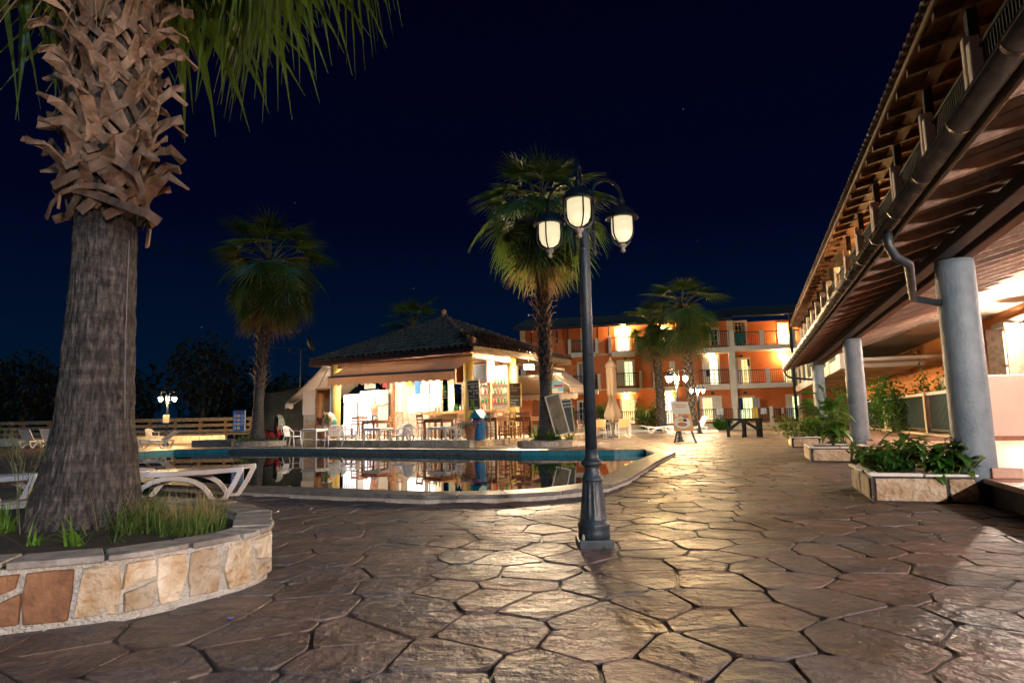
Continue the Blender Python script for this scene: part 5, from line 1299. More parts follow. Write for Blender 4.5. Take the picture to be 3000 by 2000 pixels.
# ------------------------------------------------------------------ furniture: plastic chairs and tables
def plastic_chair():
    t = thing('plastic_chair', '', 'chair', (0, 0, 0), 0, 'white plastic armchairs by the pool')
    b = MB(); rows = []
    for i in range(6):
        y = -.22 + .44 * i / 5; rows.append([(x, y, .42 + .02 * abs(x / .22) ** 2 - .015 * math.sin(PI * i / 5)) for x in (-.23, -.12, 0, .12, .23)])
    b.strip(rows); b.build('seat', 'plastic_white', t, smooth=True, solid=.02)
    b = MB()
    for k in range(7):     # back slats
        x = -.18 + .06 * k; z1 = .84 - .35 * x * x * 4; b.add([(x - .021, .22, .44), (x + .021, .22, .44), (x * 1.1 + .021, .33, z1), (x * 1.1 - .021, .33, z1), (x - .021, .235, .44), (x + .021, .235, .44), (x * 1.1 + .021, .345, z1), (x * 1.1 - .021, .345, z1)], [(0, 1, 2, 3), (7, 6, 5, 4), (0, 4, 5, 1), (1, 5, 6, 2), (2, 6, 7, 3), (3, 7, 4, 0)])
    b.tube([(-.245, .2, .66), (-.235, .29, .76), (-.18, .335, .825), (0, .345, .86), (.18, .335, .825), (.235, .29, .76), (.245, .2, .66)], .024, 7); b.build('backrest', 'plastic_white', t)
    for s in (-1, 1):
        b = ribbon([(s * .25, .24, .68), (s * .275, .05, .66), (s * .275, -.16, .655), (s * .265, -.24, .62)], .05, .05, .02); b.build('armrest', 'plastic_white', t)
        b = MB(); b.tube([(s * .262, -.235, .63), (s * .25, -.225, .42), (s * .27, -.28, 0)], [.022, .028, .02], 7); b.build('leg', 'plastic_white', t)
        b = MB(); b.tube([(s * .22, .22, .45), (s * .25, .33, 0)], [.03, .02], 7); b.build('leg', 'plastic_white', t)
    return t
def plastic_table():
    t = thing('plastic_table', '', 'table', (0, 0, 0), 0, 'white plastic tables by the pool')
    b = MB(); b.bx(-.42, .42, -.42, .42, .69, .73); b.build('table_top', 'plastic_white', t, bevel=.02)
    b = MB()
    for s in (-1, 1): b.bx(-.38, .38, s * .38 - .012, s * .38 + .012, .63, .69); b.bx(s * .38 - .012, s * .38 + .012, -.38, .38, .63, .69)
    b.build('apron', 'plastic_white', t)
    for sx_ in (-1, 1):
        for sy_ in (-1, 1): b = MB(); b.tube([(sx_ * .36, sy_ * .36, .68), (sx_ * .38, sy_ * .38, 0)], [.04, .028], 8); b.build('leg', 'plastic_white', t)
    return t
proto = plastic_chair(); first = True
def place(protos, pos, rz, label, sc=None):
    if not protos.get('used'): protos['used'] = 1; o = protos['o']; o.location = pos; o.rotation_euler = (0, 0, rz); o['label'] = label; return o
    return dup(protos['o'], pos, rz, label)
pch = {'o': proto}; ptb = {'o': plastic_table()}
def gz_(px_, py_=1309, d=0): p = G(px_, py_); return p + ky * d
for px_, lb in ((905, 'white plastic table nearest the scooter, leftmost of three'), (1088, 'white plastic table in the middle of the row of three'), (1278, 'white plastic table in front of the flower pot, rightmost of three')):
    place(ptb, gz_(px_) + ky * .35, BRZ + .1, lb)
for px_, d, rz, lb in ((838, .3, PI / 2 + .3, 'white plastic chair left of the leftmost plastic table'), (928, 1.1, .2, 'white plastic chair behind the leftmost plastic table'), (952, .4, -PI / 2 - .5, 'white plastic chair right of the leftmost plastic table'),
                       (1012, .3, PI / 2 + .6, 'white plastic chair left of the middle plastic table'), (1108, 1.1, -.1, 'white plastic chair behind the middle plastic table'), (1156, .25, -PI / 2 + .25, 'white plastic chair right of the middle plastic table'),
                       (1195, .25, PI / 2 - .25, 'white plastic chair left of the rightmost plastic table'), (1280, 1.1, .1, 'white plastic chair behind the rightmost plastic table'), (1340, .2, -PI / 2 - .15, 'white plastic chair beside the terracotta flower pot')):
    place(pch, gz_(px_) + ky * d, BRZ + rz, lb)
# wooden tavern chairs, tables and bar stools on the platform
def wood_chair():
    t = thing('wooden_chair', '', 'chair', (0, 0, 0), 0, 'brown wooden tavern chairs')
    b = MB(); b.bx(-.21, .21, -.2, .2, .43, .46); b.build('seat', 'wood_brown', t, bevel=.01)
    for s in (-1, 1):
        b = MB(); b.beam((s * .19, -.18, 0), (s * .19, -.18, .43), .04, .04); b.build('leg', 'wood_brown', t)
        b = MB(); b.tube([(s * .19, .2, 0), (s * .19, .18, .45), (s * .2, .28, .98)], .022, 6); b.build('leg', 'wood_brown', t)
    for z, h in ((.9, .1), (.76, .05), (.64, .05)):
        b = MB(); y = .18 + (z - .45) * .19; b.bx(-.19, .19, y - .012, y + .012, z - h / 2, z + h / 2); b.build('back_slat', 'wood_brown', t)
    b = MB()
    for z in (.16, .28): b.tube([(-.19, -.18, z), (-.19, .19, z)], .012, 5); b.tube([(.19, -.18, z), (.19, .19, z)], .012, 5); b.tube([(-.19, -.18, z + .05), (.19, -.18, z + .05)], .012, 5)
    b.build('stretchers', 'wood_brown', t); return t
def wood_table():
    t = thing('wooden_table', '', 'table', (0, 0, 0), 0, 'brown wooden tables on the bar platform')
    b = MB(); b.bx(-.5, .5, -.4, .4, .74, .78); b.build('table_top', 'wood_brown', t, bevel=.008)
    b = MB(); b.bx(-.44, .44, -.35, .35, .64, .74); b.build('apron', 'wood_brown', t)
    for sx_ in (-1, 1):
        for sy_ in (-1, 1): b = MB(); b.bx(sx_ * .42 - .035, sx_ * .42 + .035, sy_ * .33 - .035, sy_ * .33 + .035, 0, .64); b.build('leg', 'wood_brown', t)
    return t
def stool():
    t = thing('bar_stool', '', 'stool', (0, 0, 0), 0, 'bar stools with crossed backs')
    b = MB(); b.bx(-.19, .19, -.18, .18, .76, .79); b.build('seat', 'wood_orange', t, bevel=.01)
    for s in (-1, 1):
        b = MB(); b.beam((s * .2, -.19, 0), (s * .17, -.16, .76), .035, .035); b.build('leg', 'wood_orange', t)
        b = MB(); b.tube([(s * .2, .2, 0), (s * .17, .17, .78), (s * .18, .22, 1.12)], .02, 6); b.build('leg', 'wood_orange', t)
    b = MB(); b.tube([(-.17, .18, .82), (.18, .22, 1.08)], .014, 5); b.tube([(.17, .18, .82), (-.18, .22, 1.08)], .014, 5); b.bx(-.19, .19, .21, .235, 1.07, 1.13); b.build('crossed_back', 'wood_orange', t)
    b = MB()
    for s in (-1, 1): b.tube([(s * .19, -.18, .3), (s * .19, .19, .3)], .012, 5)
    b.tube([(-.19, -.18, .25), (.19, -.18, .25)], .014, 5); b.build('foot_rails', 'wood_orange', t); return t
wch = {'o': wood_chair()}; wtb = {'o': wood_table()}; stl = {'o': stool()}
def onplat(px_, y): x, _ = KL(px_, 1280, y); return KP(x, y, ZP + .005)
for px_, y, lb in ((1100, -.6, 'wooden table below the coolers'), (1285, -.9, 'wooden table behind the rightmost plastic table'), (1440, -.9, 'dark wooden table right of the blue bin'), (1540, .6, 'wooden table behind the palm in the round bed')):
    place(wtb, onplat(px_, y), BRZ, lb)
for px_, y, rz, lb in ((1030, -.4, .1, 'orange-lit wooden chair beside the left yellow column'), (1070, -.5, 1.2, 'dark wooden chair in front of the coolers'), (1130, -.6, -1.4, 'wooden chair right of the table below the coolers'), (1245, -1.0, 2.9, 'dark wooden chair with its back to the pool, middle of the platform'),
                       (1325, -.9, -1.3, 'wooden chair left of the corner column'), (1432, -1.3, PI + .1, 'wooden chair with its back to the pool beside the blue bin'), (1485, -1.2, -1.5, 'wooden chair facing left at the dark wooden table'), (1530, .1, PI, 'wooden chair just left of the round palm bed'), (1556, .3, PI - .2, 'wooden chair half hidden by the palm trunk'), (1500, .9, 1.4, 'wooden chair at the back right of the platform')):
    place(wch, onplat(px_, y), BRZ + rz, lb)
for px_, lb in ((1180, 'bar stool at the left end of the counter'), (1238, 'bar stool in the middle of the counter'), (1275, 'bar stool third from the left at the counter'), (1360, 'bar stool half hidden by the corner column')):
    place(stl, onplat(px_, .95), BRZ + PI, lb)
# ------------------------------------------------------------------ orange hotel block across the far side
FP = D(2145, 1100, 46.0); FP.z = 0; FA = R_(-12); fe = Vector((math.cos(FA), math.sin(FA), 0)); fy = Vector((-fe.y, fe.x, 0))
def FX(px_, py_, y=0):
    o = FP + fy * y; q = Lp(px_, py_, o, o + fe); return (q - FP).dot(fe), q.z
hb = thing('hotel_block', 'three-storey orange hotel block with dark balcony railings across the back', 'building', FP, FA)
xl = FX(1530, 1100)[0]; xr = 5.6
b = MB(); b.bx(xl, -.15, 0, 8, 0, 7.9); b.build('wall', 'orange_wall', hb)
b = MB(); b.bx(-.15, 30, 1.2, 8, 0, 7.9); b.build('wall', 'orange_wall', hb)
# roof: tiled, with gutter
def roof(x0, x1, y0, z0, nm):
    b = MB(); b.add([(x0, y0, z0), (x1, y0, z0), (x1, 5, z0 + 1.5), (x0, 5, z0 + 1.5), (x0, y0, z0 + .06), (x1, y0, z0 + .06), (x1, 5, z0 + 1.56), (x0, 5, z0 + 1.56)], [(0, 3, 2, 1), (4, 5, 6, 7), (0, 1, 5, 4), (1, 2, 6, 5), (2, 3, 7, 6), (3, 0, 4, 7)])
    o = b.build('roof', 'timber', hb)
    b = MB(); x = x0
    while x < x1:
        rows = [[(x + .09 * math.cos(PI * t / 5), y0 - .05, z0 + .07 + .08 * math.sin(PI * t / 5)), (x + .09 * math.cos(PI * t / 5), 5, z0 + 1.57 + .08 * math.sin(PI * t / 5))] for t in range(6)]
        b.strip(rows); x += .22
    b.build('roof_tiles', 'roof_tile', o, smooth=True, kind='stuff')
    b = MB(); b.tube([(x0, y0 - .1, z0 + .0), (x1, y0 - .1, z0 + .0)], .07, 8); b.build('gutter', 'timber_dark', o)
roof(xl - .5, .1, -.7, 7.95, 'a'); roof(.1, 26, -.9, 8.05, 'b')
# string courses, corner and pillar
for z in (3.05, 5.72):
    b = MB(); b.bx(xl, -.16, -.05, -.001, z, z + .09); b.build('string_course', 'cream', hb)
b = MB(); b.bx(-.18, .28, -.12, .5, 0, 7.9); b.build('pillar', 'cream', hb)
b = MB(); b.bx(xl - .1, xl + .3, -.06, -.002, 0, 7.9); b.build('corner_pilaster', 'cream', hb)
for z in (2.9, 5.65):
    b = MB(); b.bx(.28, 30, -.1, 1.2, z, z + .34); b.build('balcony_slab', 'cream', hb)
def railing(x0, x1, z0, z1, y=-.1, parent=None):
    n = max(4, int((x1 - x0) / .135)); rl = MB()
    rl.bx(x0, x1, y - .025, y + .025, z1 - .06, z1); rl.bx(x0, x1, y - .02, y + .02, z0, z0 + .05); o = rl.build('railing', 'dark_rail', parent or hb)
    b = MB()
    for j in range(n + 1): xx = x0 + (x1 - x0) * j / n; b.bx(xx - .018, xx + .018, y - .016, y + .016, z0 + .05, z1 - .06)
    b.build('balusters', 'dark_rail', o, kind='stuff')
def balcony(p0, p1, q0, q1):
    """boxed balcony on the left half: white frame round a dark railing"""
    x0, zt = FX(p0, q0, -.55); x1, zb_ = FX(p1, q1, -.55)
    b = MB(); b.bx(x0, x0 + .2, -.6, -.06, zb_ - .1, zt + .1); b.bx(x1 - .2, x1, -.6, -.06, zb_ - .1, zt + .1); b.bx(x0 + .2, x1 - .2, -.6, -.06, zb_ - .35, zb_); b.build('balcony', 'cream', hb)
    railing(x0 + .2, x1 - .2, zb_ + .03, zt, -.54)
for r_ in ((1664, 1752, 998, 1030), (1782, 1868, 988, 1028), (1668, 1760, 1102, 1140), (1796, 1882, 1093, 1135), (1912, 1990, 1093, 1130), (1545, 1610, 1108, 1140), (1905, 1985, 985, 1022)):
    balcony(*r_)
# right half: continuous galleries
for (p0, p1, q0, q1, lv) in ((2052, 2136, 972, 1015, 2), (2047, 2136, 1084, 1122, 1)):
    x0, zt = FX(p0, q0, -.3); x1, zb_ = FX(p1, q1, -.3); b = MB(); b.bx(x0 - .2, x1, -.5, -.06, zb_ - .45, zb_ - .05); b.build('balcony', 'cream', hb); railing(x0, x1, zb_, zt, -.45)
for (pp, z0, z1) in (((2147, 2238, 2330, 2420), 6.02, 7.0), ((2155, 2248, 2338, 2430), 3.27, 4.22)):
    for a, c in zip(pp, pp[1:]):
        x0 = FX(a, 1050, -.1)[0]; x1 = FX(c, 1050, -.1)[0]; railing(x0 + .12, x1 - .2, z0, z1, -.05)
        b = MB(); b.bx(x1 - .19, x1 + .11, -.1, .1, z0 - .02, z1 + .08); b.build('pier', 'cream', hb)
# downpipe / post at the right
x0 = FX(2326, 1100, -.3)[0]; b = MB(); b.bx(x0 - .09, x0 + .09, -.35, -.2, .2, 8.0); b.build('post', 'timber_dark', hb)
for px_ in (1557, 1632, 1664, 1750, 1783):
    x0 = FX(px_, 980, -.4)[0]; b = MB(); b.bx(x0 - .05, x0 + .05, -.5, -.4, 6.75, 7.9); b.build('post', 'timber_dark', hb)
# patio fences and stone plinth on the ground floor
for (p0, p1, q0, q1) in ((1672, 1765, 1205, 1240), (1795, 1890, 1205, 1243), (1940, 1972, 1203, 1236), (2048, 2148, 1198, 1230)):
    x0, zt = FX(p0, q0, -1.4); x1, zb_ = FX(p1, q1, -1.4); railing(x0, x1, max(.3, zb_), zt, -1.4)
    b = MB(); b.bx(x1 + .02, x1 + .3, -1.5, -1.3, .0, zt + .1); b.build('fence_pier', 'cream', hb)
for (p0, p1) in ((2165, 2255), (2268, 2340)):
    x0, zt = FX(p0, 1196, -.5); x1, zb_ = FX(p1, 1232, -.5); railing(x0, x1, zb_, zt, -.5)
    b = MB(); b.bx(x1 + .02, x1 + .25, -.6, -.4, .0, zt + .1); b.build('fence_pier', 'cream', hb)
b = MB(); b.bx(xl, 5.6, -1.75, -1.55, 0, .42); o = b.build('plinth', 'counter_stone', hb)
# doors and windows: (left, right, top, bottom px, pane material, which half is a shutter)
def door(p0, p1, q0, q1, lit, sh=0, y=0.0, frame=True):
    yy = -.001 + y; x0, zt = FX(p0, q0, yy); x1, zb_ = FX(p1, q1, yy); f = MB()
    f.bx(x0, x0 + .16, yy - .05, yy - .002, zb_, zt); f.bx(x1 - .16, x1, yy - .05, yy - .002, zb_, zt); f.bx(x0 + .16, x1 - .16, yy - .05, yy - .002, zt - .16, zt)
    o = f.build('door', 'cream', hb); xm = (x0 + x1) / 2; X0, X1 = x0 + .16, x1 - .16
    lo, hi = (X0, X1) if not sh else ((xm - .1, X1) if sh < 0 else (X0, xm + .1))
    b = MB(); b.bx(lo, hi, yy - .018, yy - .003, zb_, zt - .16); b.build('pane', lit, o)
    b = MB(); n = 2 if hi - lo < .7 else 3
    for j in range(n + 1): xx = lo + (hi - lo) * j / n; b.bx(xx - .022, xx + .022, yy - .035, yy - .019, zb_, zt - .16)
    z = zb_ + .3
    while z < zt - .3: b.bx(lo, hi, yy - .033, yy - .0195, z, z + .035); z += .42
    b.build('glazing_bars', 'cream', o)
    if sh:
        s0, s1 = (X0, lo) if sh < 0 else (hi, X1); b = MB(); b.bx(s0, s1, yy - .06, yy - .02, zb_, zt - .17); b.build('shutter', 'grey_plastic' if lit == 'window_dark' else 'cream', o)
D_ = [(1806, 1862, 1055, 1128, 'window_green', -1), (1960, 1980, 1058, 1125, 'window_white', 0), (2055, 2112, 1040, 1125, 'window_white', -1),
      (1815, 1868, 1166, 1240, 'window_warm', 0), (1938, 1985, 1160, 1238, 'window_white', 0), (2050, 2118, 1160, 1232, 'window_warm', 1), (1690, 1735, 1172, 1240, 'window_dark', 0),
      (1700, 1738, 962, 1025, 'window_dark', 1), (1800, 1850, 962, 1028, 'window_white', 0), (1935, 1975, 960, 1020, 'window_white', 0), (1690, 1730, 1060, 1140, 'window_dark', -1), (2075, 2110, 960, 1010, 'window_dark', 0)]
for d_ in D_: door(*d_)
for d_ in ((2152, 2202, 1048, 1122, 'window_warm', -1), (2160, 2215, 1160, 1232, 'window_green', 0), (2300, 2352, 1155, 1225, 'window_green', -1), (2290, 2335, 1046, 1120, 'window_warm', 1), (2145, 2192, 940, 1012, 'window_dark', 1), (2275, 2312, 945, 1012, 'window_white', 0)):
    door(*d_, y=1.2)
# bulkhead lamps on the facade: some lit
for px_, py_, lit, y in ((1835, 1158, 1, 0), (1958, 1155, 1, 0), (2083, 1038, 1, 0), (1826, 958, 1, -.55), (1942, 962, 1, -.4), (2296, 1040, 1, .9), (2088, 1151, 0, 0), (2171, 1043, 0, 1.2), (2183, 1150, 0, 1.2), (1832, 1050, 0, 0), (2303, 985, 1, .9)):
    x0, z0 = FX(px_, py_, y - .06); b = MB(); b.lathe([(.13, 0), (.14, .03), (.11, .09), (.02, .12)], 10, (0, 0, 0), Matrix.Translation((x0, y - .02, z0)) @ Matrix.Rotation(PI / 2, 4, 'X') @ Matrix.Diagonal((1.1, .75, 1, 1)))
    b.build('bulkhead_lamp', 'facade_lit' if lit else 'bulkhead_off', hb, smooth=True)
# towels and laundry over the railings
for i, (p0, p1, q0, q1, y, mt, lb) in enumerate(((2150, 2186, 976, 1005, -.1, 'towel_green', 'dark green towel on the top gallery railing'), (2098, 2120, 1196, 1214, -1.48, 'cloth_white', 'white cloth over the ground floor fence near the stone plinth'), (2206, 2226, 1166, 1195, -.56, 'fabric_grey', 'grey jeans hung over the ground floor fence'), (2162, 2178, 1166, 1200, -.56, 'cloth_navy', 'dark shirt hung on the ground floor fence'), (2203, 2222, 1192, 1225, -.57, 'cloth_yellow', 'yellow towel on the ground floor fence'), (2228, 2246, 1195, 1212, -.57, 'cloth_white', 'white shirt on the ground floor fence'), (2068, 2080, 1083, 1102, -.5, 'cloth_navy', 'dark shirt on the first floor railing'), (2188, 2196, 1052, 1072, .9, 'cloth_navy', 'dark cloth by the first floor gallery door'), (2288, 2297, 1194, 1212, -.56, 'cloth_white', 'small white towel on the rightmost ground floor fence'))):
    x0, zt = FX(p0, q0, y); x1, zb_ = FX(p1, q1, y); b = MB(); n = 6
    rows = [[(x0 + (x1 - x0) * j / n, y - .03 - .025 * math.sin(j * 2.1 + i), zt), (x0 + (x1 - x0) * j / n, y - .05 - .04 * math.sin(j * 1.7 + i), zb_ + .04 * math.sin(j * 2 + i))] for j in range(n + 1)]
    b.strip(rows); o = tag(b.build('towel', mt, loc=FP, solid=.012), lb, 'towel'); o.rotation_euler = (0, 0, FA)
# low annexe roof seen under the bar awning
an_ = thing('annexe', 'low orange annexe with a small tiled roof seen through the bar', 'building', (0, 0, 0))
a, c = D(1420, 1200, 38), D(1560, 1200, 38); b = MB(); b.bx(a.x, c.x, 38, 40, 0, 2.4); b.build('wall', 'orange_wall', an_)
b = MB(); b.add([(a.x - .4, 37.2, 2.4), (c.x + .4, 37.2, 2.4), (c.x + .4, 40, 3.2), (a.x - .4, 40, 3.2), (a.x - .4, 37.2, 2.5), (c.x + .4, 37.2, 2.5), (c.x + .4, 40, 3.3), (a.x - .4, 40, 3.3)], [(0, 3, 2, 1), (4, 5, 6, 7), (0, 1, 5, 4), (1, 2, 6, 5), (2, 3, 7, 6), (3, 0, 4, 7)]); b.build('roof', 'roof_tile', an_)
for q in (1432, 1470): x0 = D(q, 1200, 38).x; b = MB(); b.bx(x0, x0 + .7, 37.95, 37.998, 0, 2.0); b.build('door', 'fabric_grey', an_)

# ------------------------------------------------------------------ sandy plaza things on the right
def easel_sign():
    Y = G(1985, 1297).y; t = thing('easel_sign', 'tilted easel sign with a breakfast plate picture on orange', 'sign', (0, 0, 0))
    tl, tr, br, bl = D(1966, 1176, Y + .25), D(2015, 1176, Y + .25), D(2034, 1262, Y), D(1975, 1262, Y)
    nrm = (tr - tl).cross(bl - tl).normalized(); 
    if nrm.y > 0: nrm = -nrm
    def P(u, v): return (tl.lerp(tr, u)).lerp(bl.lerp(br, u), v)
    def panel(u0, u1, v0, v1, off, mt, nm, par=t):
        b = MB(); q = [P(u0, v0), P(u1, v0), P(u1, v1), P(u0, v1)]; b.add([p + nrm * off for p in q] + [p + nrm * (off - .006) for p in q], [(3, 2, 1, 0), (4, 5, 6, 7), (0, 1, 5, 4), (1, 2, 6, 5), (2, 3, 7, 6), (3, 0, 4, 7)]); o = b.build(nm, mt, par); recalc(o); return o
    bd = panel(0, 1, 0, 1, 0, 'cream_print', 'board'); panel(.0, 1, .42, 1, .008, 'orange_print', 'orange_print', bd)
    def disc(u, v, ru, rv, off, mt, nm):
        b = MB(); n = 20; c = P(u, v); ex = (P(1, v) - P(0, v)); ey = (P(u, 1) - P(u, 0)); b.add([c + ex * ru * math.cos(2 * PI * i / n) + ey * rv * math.sin(2 * PI * i / n) + nrm * off for i in range(n)], [tuple(range(n))]); b.build(nm, mt, bd)
    disc(.47, .72, .42, .2, .012, 'food_white', 'plate'); disc(.45, .78, .26, .07, .015, 'food_brown', 'bacon'); disc(.62, .64, .12, .05, .015, 'food_dark', 'pudding'); disc(.4, .63, .17, .06, .015, 'food_yellow', 'egg'); disc(.68, .52, .16, .06, .013, 'food_brown', 'toast_plate'); disc(.22, .46, .09, .07, .013, 'food_white', 'cup')
    dk = panel(.12, .88, .1, .13, .004, 'orange_print', 'lettering_line', bd); panel(.2, .8, .17, .2, .004, 'orange_print', 'lettering_line', bd)
    for x, x2 in ((1984, 1976), (2026, 2040)): b = MB(); b.beam(D(x, 1262, Y + .02), G(x2, 1297) + Vector((0, .0, 0)), .05, .05); b.build('leg', 'timber_dark', t)
    b = MB(); b.beam(P(.5, .05) - nrm * .03, Vector((P(.5, 1).x, Y + .8, 0)), .05, .05); b.build('back_leg', 'timber_dark', t)
easel_sign()
def trestle():
    a, c = G(2133, 1280), G(2232, 1280); Y = (a.y + c.y) / 2; t = thing('trestle', 'dark wooden trestle standing on the far plaza', 'trestle', (0, 0, 0)); h = D(2133, 1229, a.y).z
    d = (c - a).normalized(); n_ = Vector((-d.y, d.x, 0)); b = MB(); b.beam(a + Vector((0, 0, h)) - d * .06, c + Vector((0, 0, h)) + d * .06, .12, .1); b.build('top_rail', 'trestle_wood', t)
    for s, w_ in ((.02, .11), (.5, .16), (.93, .2), (1, .08)):
        b = MB(); p = a.lerp(c, s); b.beam(p + Vector((0, 0, 0)), p + Vector((0, 0, h - .05)), w_, .1, n_); b.build('leg', 'trestle_wood', t)
    for s0, s1 in ((.05, .42), (.95, .5)):
        b = MB(); b.beam(a.lerp(c, s0) + Vector((0, 0, h * .4)) - n_ * .06, a.lerp(c, s1) + Vector((0, 0, h - .05)) - n_ * .06, .06, .12); b.build('brace', 'trestle_wood', t)
    b = MB(); b.beam(a.lerp(c, .52) + Vector((0, 0, h - .05)), a.lerp(c, .56) - n_ * .5, .08, .08); b.build('leg', 'trestle_wood', t)
trestle()
# sun loungers
def lounger(label, loc, rz, back, sc=1.0):
    """plastic lounger; head end at -X; legs are arches"""
    t = thing('sun_lounger', label, 'sun lounger', loc, rz, 'white plastic sun loungers'); t.scale = (sc,) * 3
    for s in (-1, 1):
        b = ribbon([(-.55, s * .3, .33), (.0, s * .3, .34), (.6, s * .3, .355), (1.0, s * .3, .38)], .05, .05, .06); b.build('side_rail', 'plastic_white', t, bevel=.008)
        pts = [(.98, s * .3, .37), (.9, s * .3, .2), (.8, s * .3, .03), (.74, s * .3, .0), (.66, s * .3, .02)] + [(.62 - .5 * (1 - math.cos(PI * k / 10)) / 2 * 1.7, s * .3, .04 + .25 * math.sin(PI * k / 10)) for k in range(1, 10)] + [(-.28, s * .3, .02), (-.36, s * .3, .0), (-.42, s * .3, .03), (-.52, s * .3, .3)]
        b = ribbon(pts, .055, .055, .045, (0, 1, 0)); b.build('leg_frame', 'plastic_white', t, bevel=.008)
    for k in range(12):
        x = -.22 + k * .1; b = MB(); b.bx(x, x + .082, -.27, .27, .352 + x * .02, .37 + x * .02); b.build('slat', 'plastic_white', t)
    M = Matrix.Translation((-.26, 0, .36)) @ Matrix.Rotation(back, 4, 'Y')
    b = MB()
    for s in (-1, 1): b.bx(-.68, 0, s * .3 - .025, s * .3 + .025, -.02, .02, M)
    b.build('back_frame', 'plastic_white', t)
    for k in range(7):
        b = MB(); b.bx(-.67 + k * .095, -.59 + k * .095, -.272, .272, -.01, .01, M); b.build('slat', 'plastic_white', t)
    return t
gl = G(617, 1473); lounger('white plastic sun lounger strewn with leaves, foot end right of the big trunk', gl + Vector((-.74, .35, 0)), R_(8), R_(4))
ll = MB(); rl = random.Random(3)
for k in range(160): x, y = rl.uniform(-.2, .85), rl.uniform(-.26, .26); M = Matrix.Translation(gl + Vector((-.74, .35, .378 + x * .02))) @ Matrix.Rotation(R_(8), 4, 'Z') @ Matrix.Translation((x, y, 0)) @ Matrix.Rotation(rl.uniform(0, 6), 4, 'Z'); leaf_shape(ll, M, .035, .014, .1, 2)
o = ll.build('fallen_leaves', 'grass_dry', kind='stuff'); tag(o, 'dry fallen leaves scattered on the near lounger', 'leaves')
gl2 = G(8, 1500); lounger('white plastic sun lounger cut off by the left edge of the picture', gl2 + Vector((-.72, .3, 0)), R_(4), R_(4))
for px_, py_, rz, bk, lb in ((70, 1312, 1.45, R_(60), 'white sun lounger with raised slatted back at the far left'), (128, 1310, 1.6, R_(62), 'cream sun lounger with raised back beside the big trunk at the far left'), (440, 1314, PI + .05, R_(35), 'white sun lounger in front of the far left lamp post')):
    lounger(lb, G(px_, py_) + Vector((0, .6, 0)), rz, bk)
for px_, lb in ((1920, 'white sun lounger lying behind the easel sign'), (1990, 'white sun lounger with raised back left of the far lamp post'), (2040, 'white sun lounger with raised back at the stone plinth')):
    lounger(lb, G(px_, 1268), R_(2) if px_ < 1950 else PI + .2, R_(8) if px_ < 1950 else R_(58), 1.0)
# stacked armchair by the lamp post
place(pch, G(437, 1300) + Vector((-.2, .6, .0)), 1.2, 'pale plastic armchair standing behind the far left lounger')
# closed parasol
pp = G(1797, 1280); zt_ = D(1792, 1045, pp.y).z; zb_ = D(1797, 1232, pp.y).z
pa = thing('parasol', 'tall closed cream parasol tied at the waist', 'parasol', pp)
b = MB(); b.tube([(0, 0, 0), (0, 0, zt_ - .05)], .03, 8); b.build('pole', 'grey_plastic', pa)
b = MB(); b.lathe([(.25, 0), (.25, .05), (.06, .08), (.05, .3), (.001, .3)], 16); b.build('foot', 'grey_plastic', pa)
n = 36; rows = []
for i in range(25):
    s = i / 24; z = zt_ + (zb_ - zt_) * s; base = .03 + .2 * min(1, s * 5) if s < .2 else (.24 - .06 * (s - .2) / .4 if s < .6 else (.17 - .05 * math.sin((s - .6) / .12 * PI) if s < .72 else .17 + .2 * (s - .72) / .2 if s < .92 else .37 - 1.2 * (s - .92)))
    amp = .0 if s < .05 else min(.07, .12 * s); rows.append([((base + amp * math.sin(j * 2 * PI / 9 + s * 2.2) * (1 + .3 * math.sin(j * 1.3))) * math.cos(2 * PI * j / n), (base + amp * math.sin(j * 2 * PI / 9 + s * 2.2)) * math.sin(2 * PI * j / n), z + (.08 * math.sin(j * 4 * PI / 9) if i == 24 else 0)) for j in range(n + 1)])
b = MB(); b.strip(rows); b.build('canopy', 'parasol_cloth', pa, smooth=True)
b = MB(); zz = zt_ + (zb_ - zt_) * .12; b.lathe([(.1, .18), (.24, .05), (.3, -.12), (.27, -.16)], 10, (0, 0, zz)); b.build('vent_flap', 'parasol_cloth', pa)
# tables by the parasol with metal chairs
for px_, lb in ((1768, 'white table left of the closed parasol with the seated man'), (1826, 'white table right of the closed parasol')):
    place(ptb, G(px_, 1279) + Vector((0, .4, 0)), .05, lb)
def metal_chair(label, loc, rz):
    t = thing('metal_chair', label, 'chair', loc, rz, 'orange fabric chairs by the parasol')
    b = MB(); b.bx(-.22, .22, -.2, .2, .43, .455); b.build('seat', 'orange_seat', t)
    b = MB(); b.bx(-.22, .22, .21, .235, .5, .88); b.build('backrest', 'orange_seat', t, bevel=.01)
    for s in (-1, 1):
        b = MB(); b.tube([(s * .24, -.24, 0), (s * .24, -.2, .44), (s * .24, -.2, .63), (s * .24, .2, .66)], .012, 6); b.build('leg', 'white_paint', t)
        b = MB(); b.tube([(s * .24, .28, 0), (s * .24, .2, .45), (s * .235, .235, .88)], .012, 6); b.build('leg', 'white_paint', t)
metal_chair('orange-backed chair in front of the table left of the parasol', G(1757, 1284), PI + .1)
metal_chair('orange-backed chair in front of the table right of the parasol', G(1829, 1283), PI - .1)
metal_chair('orange-backed chair beside the flower pot, half hidden by the lamp post', G(1706, 1282), PI / 2)
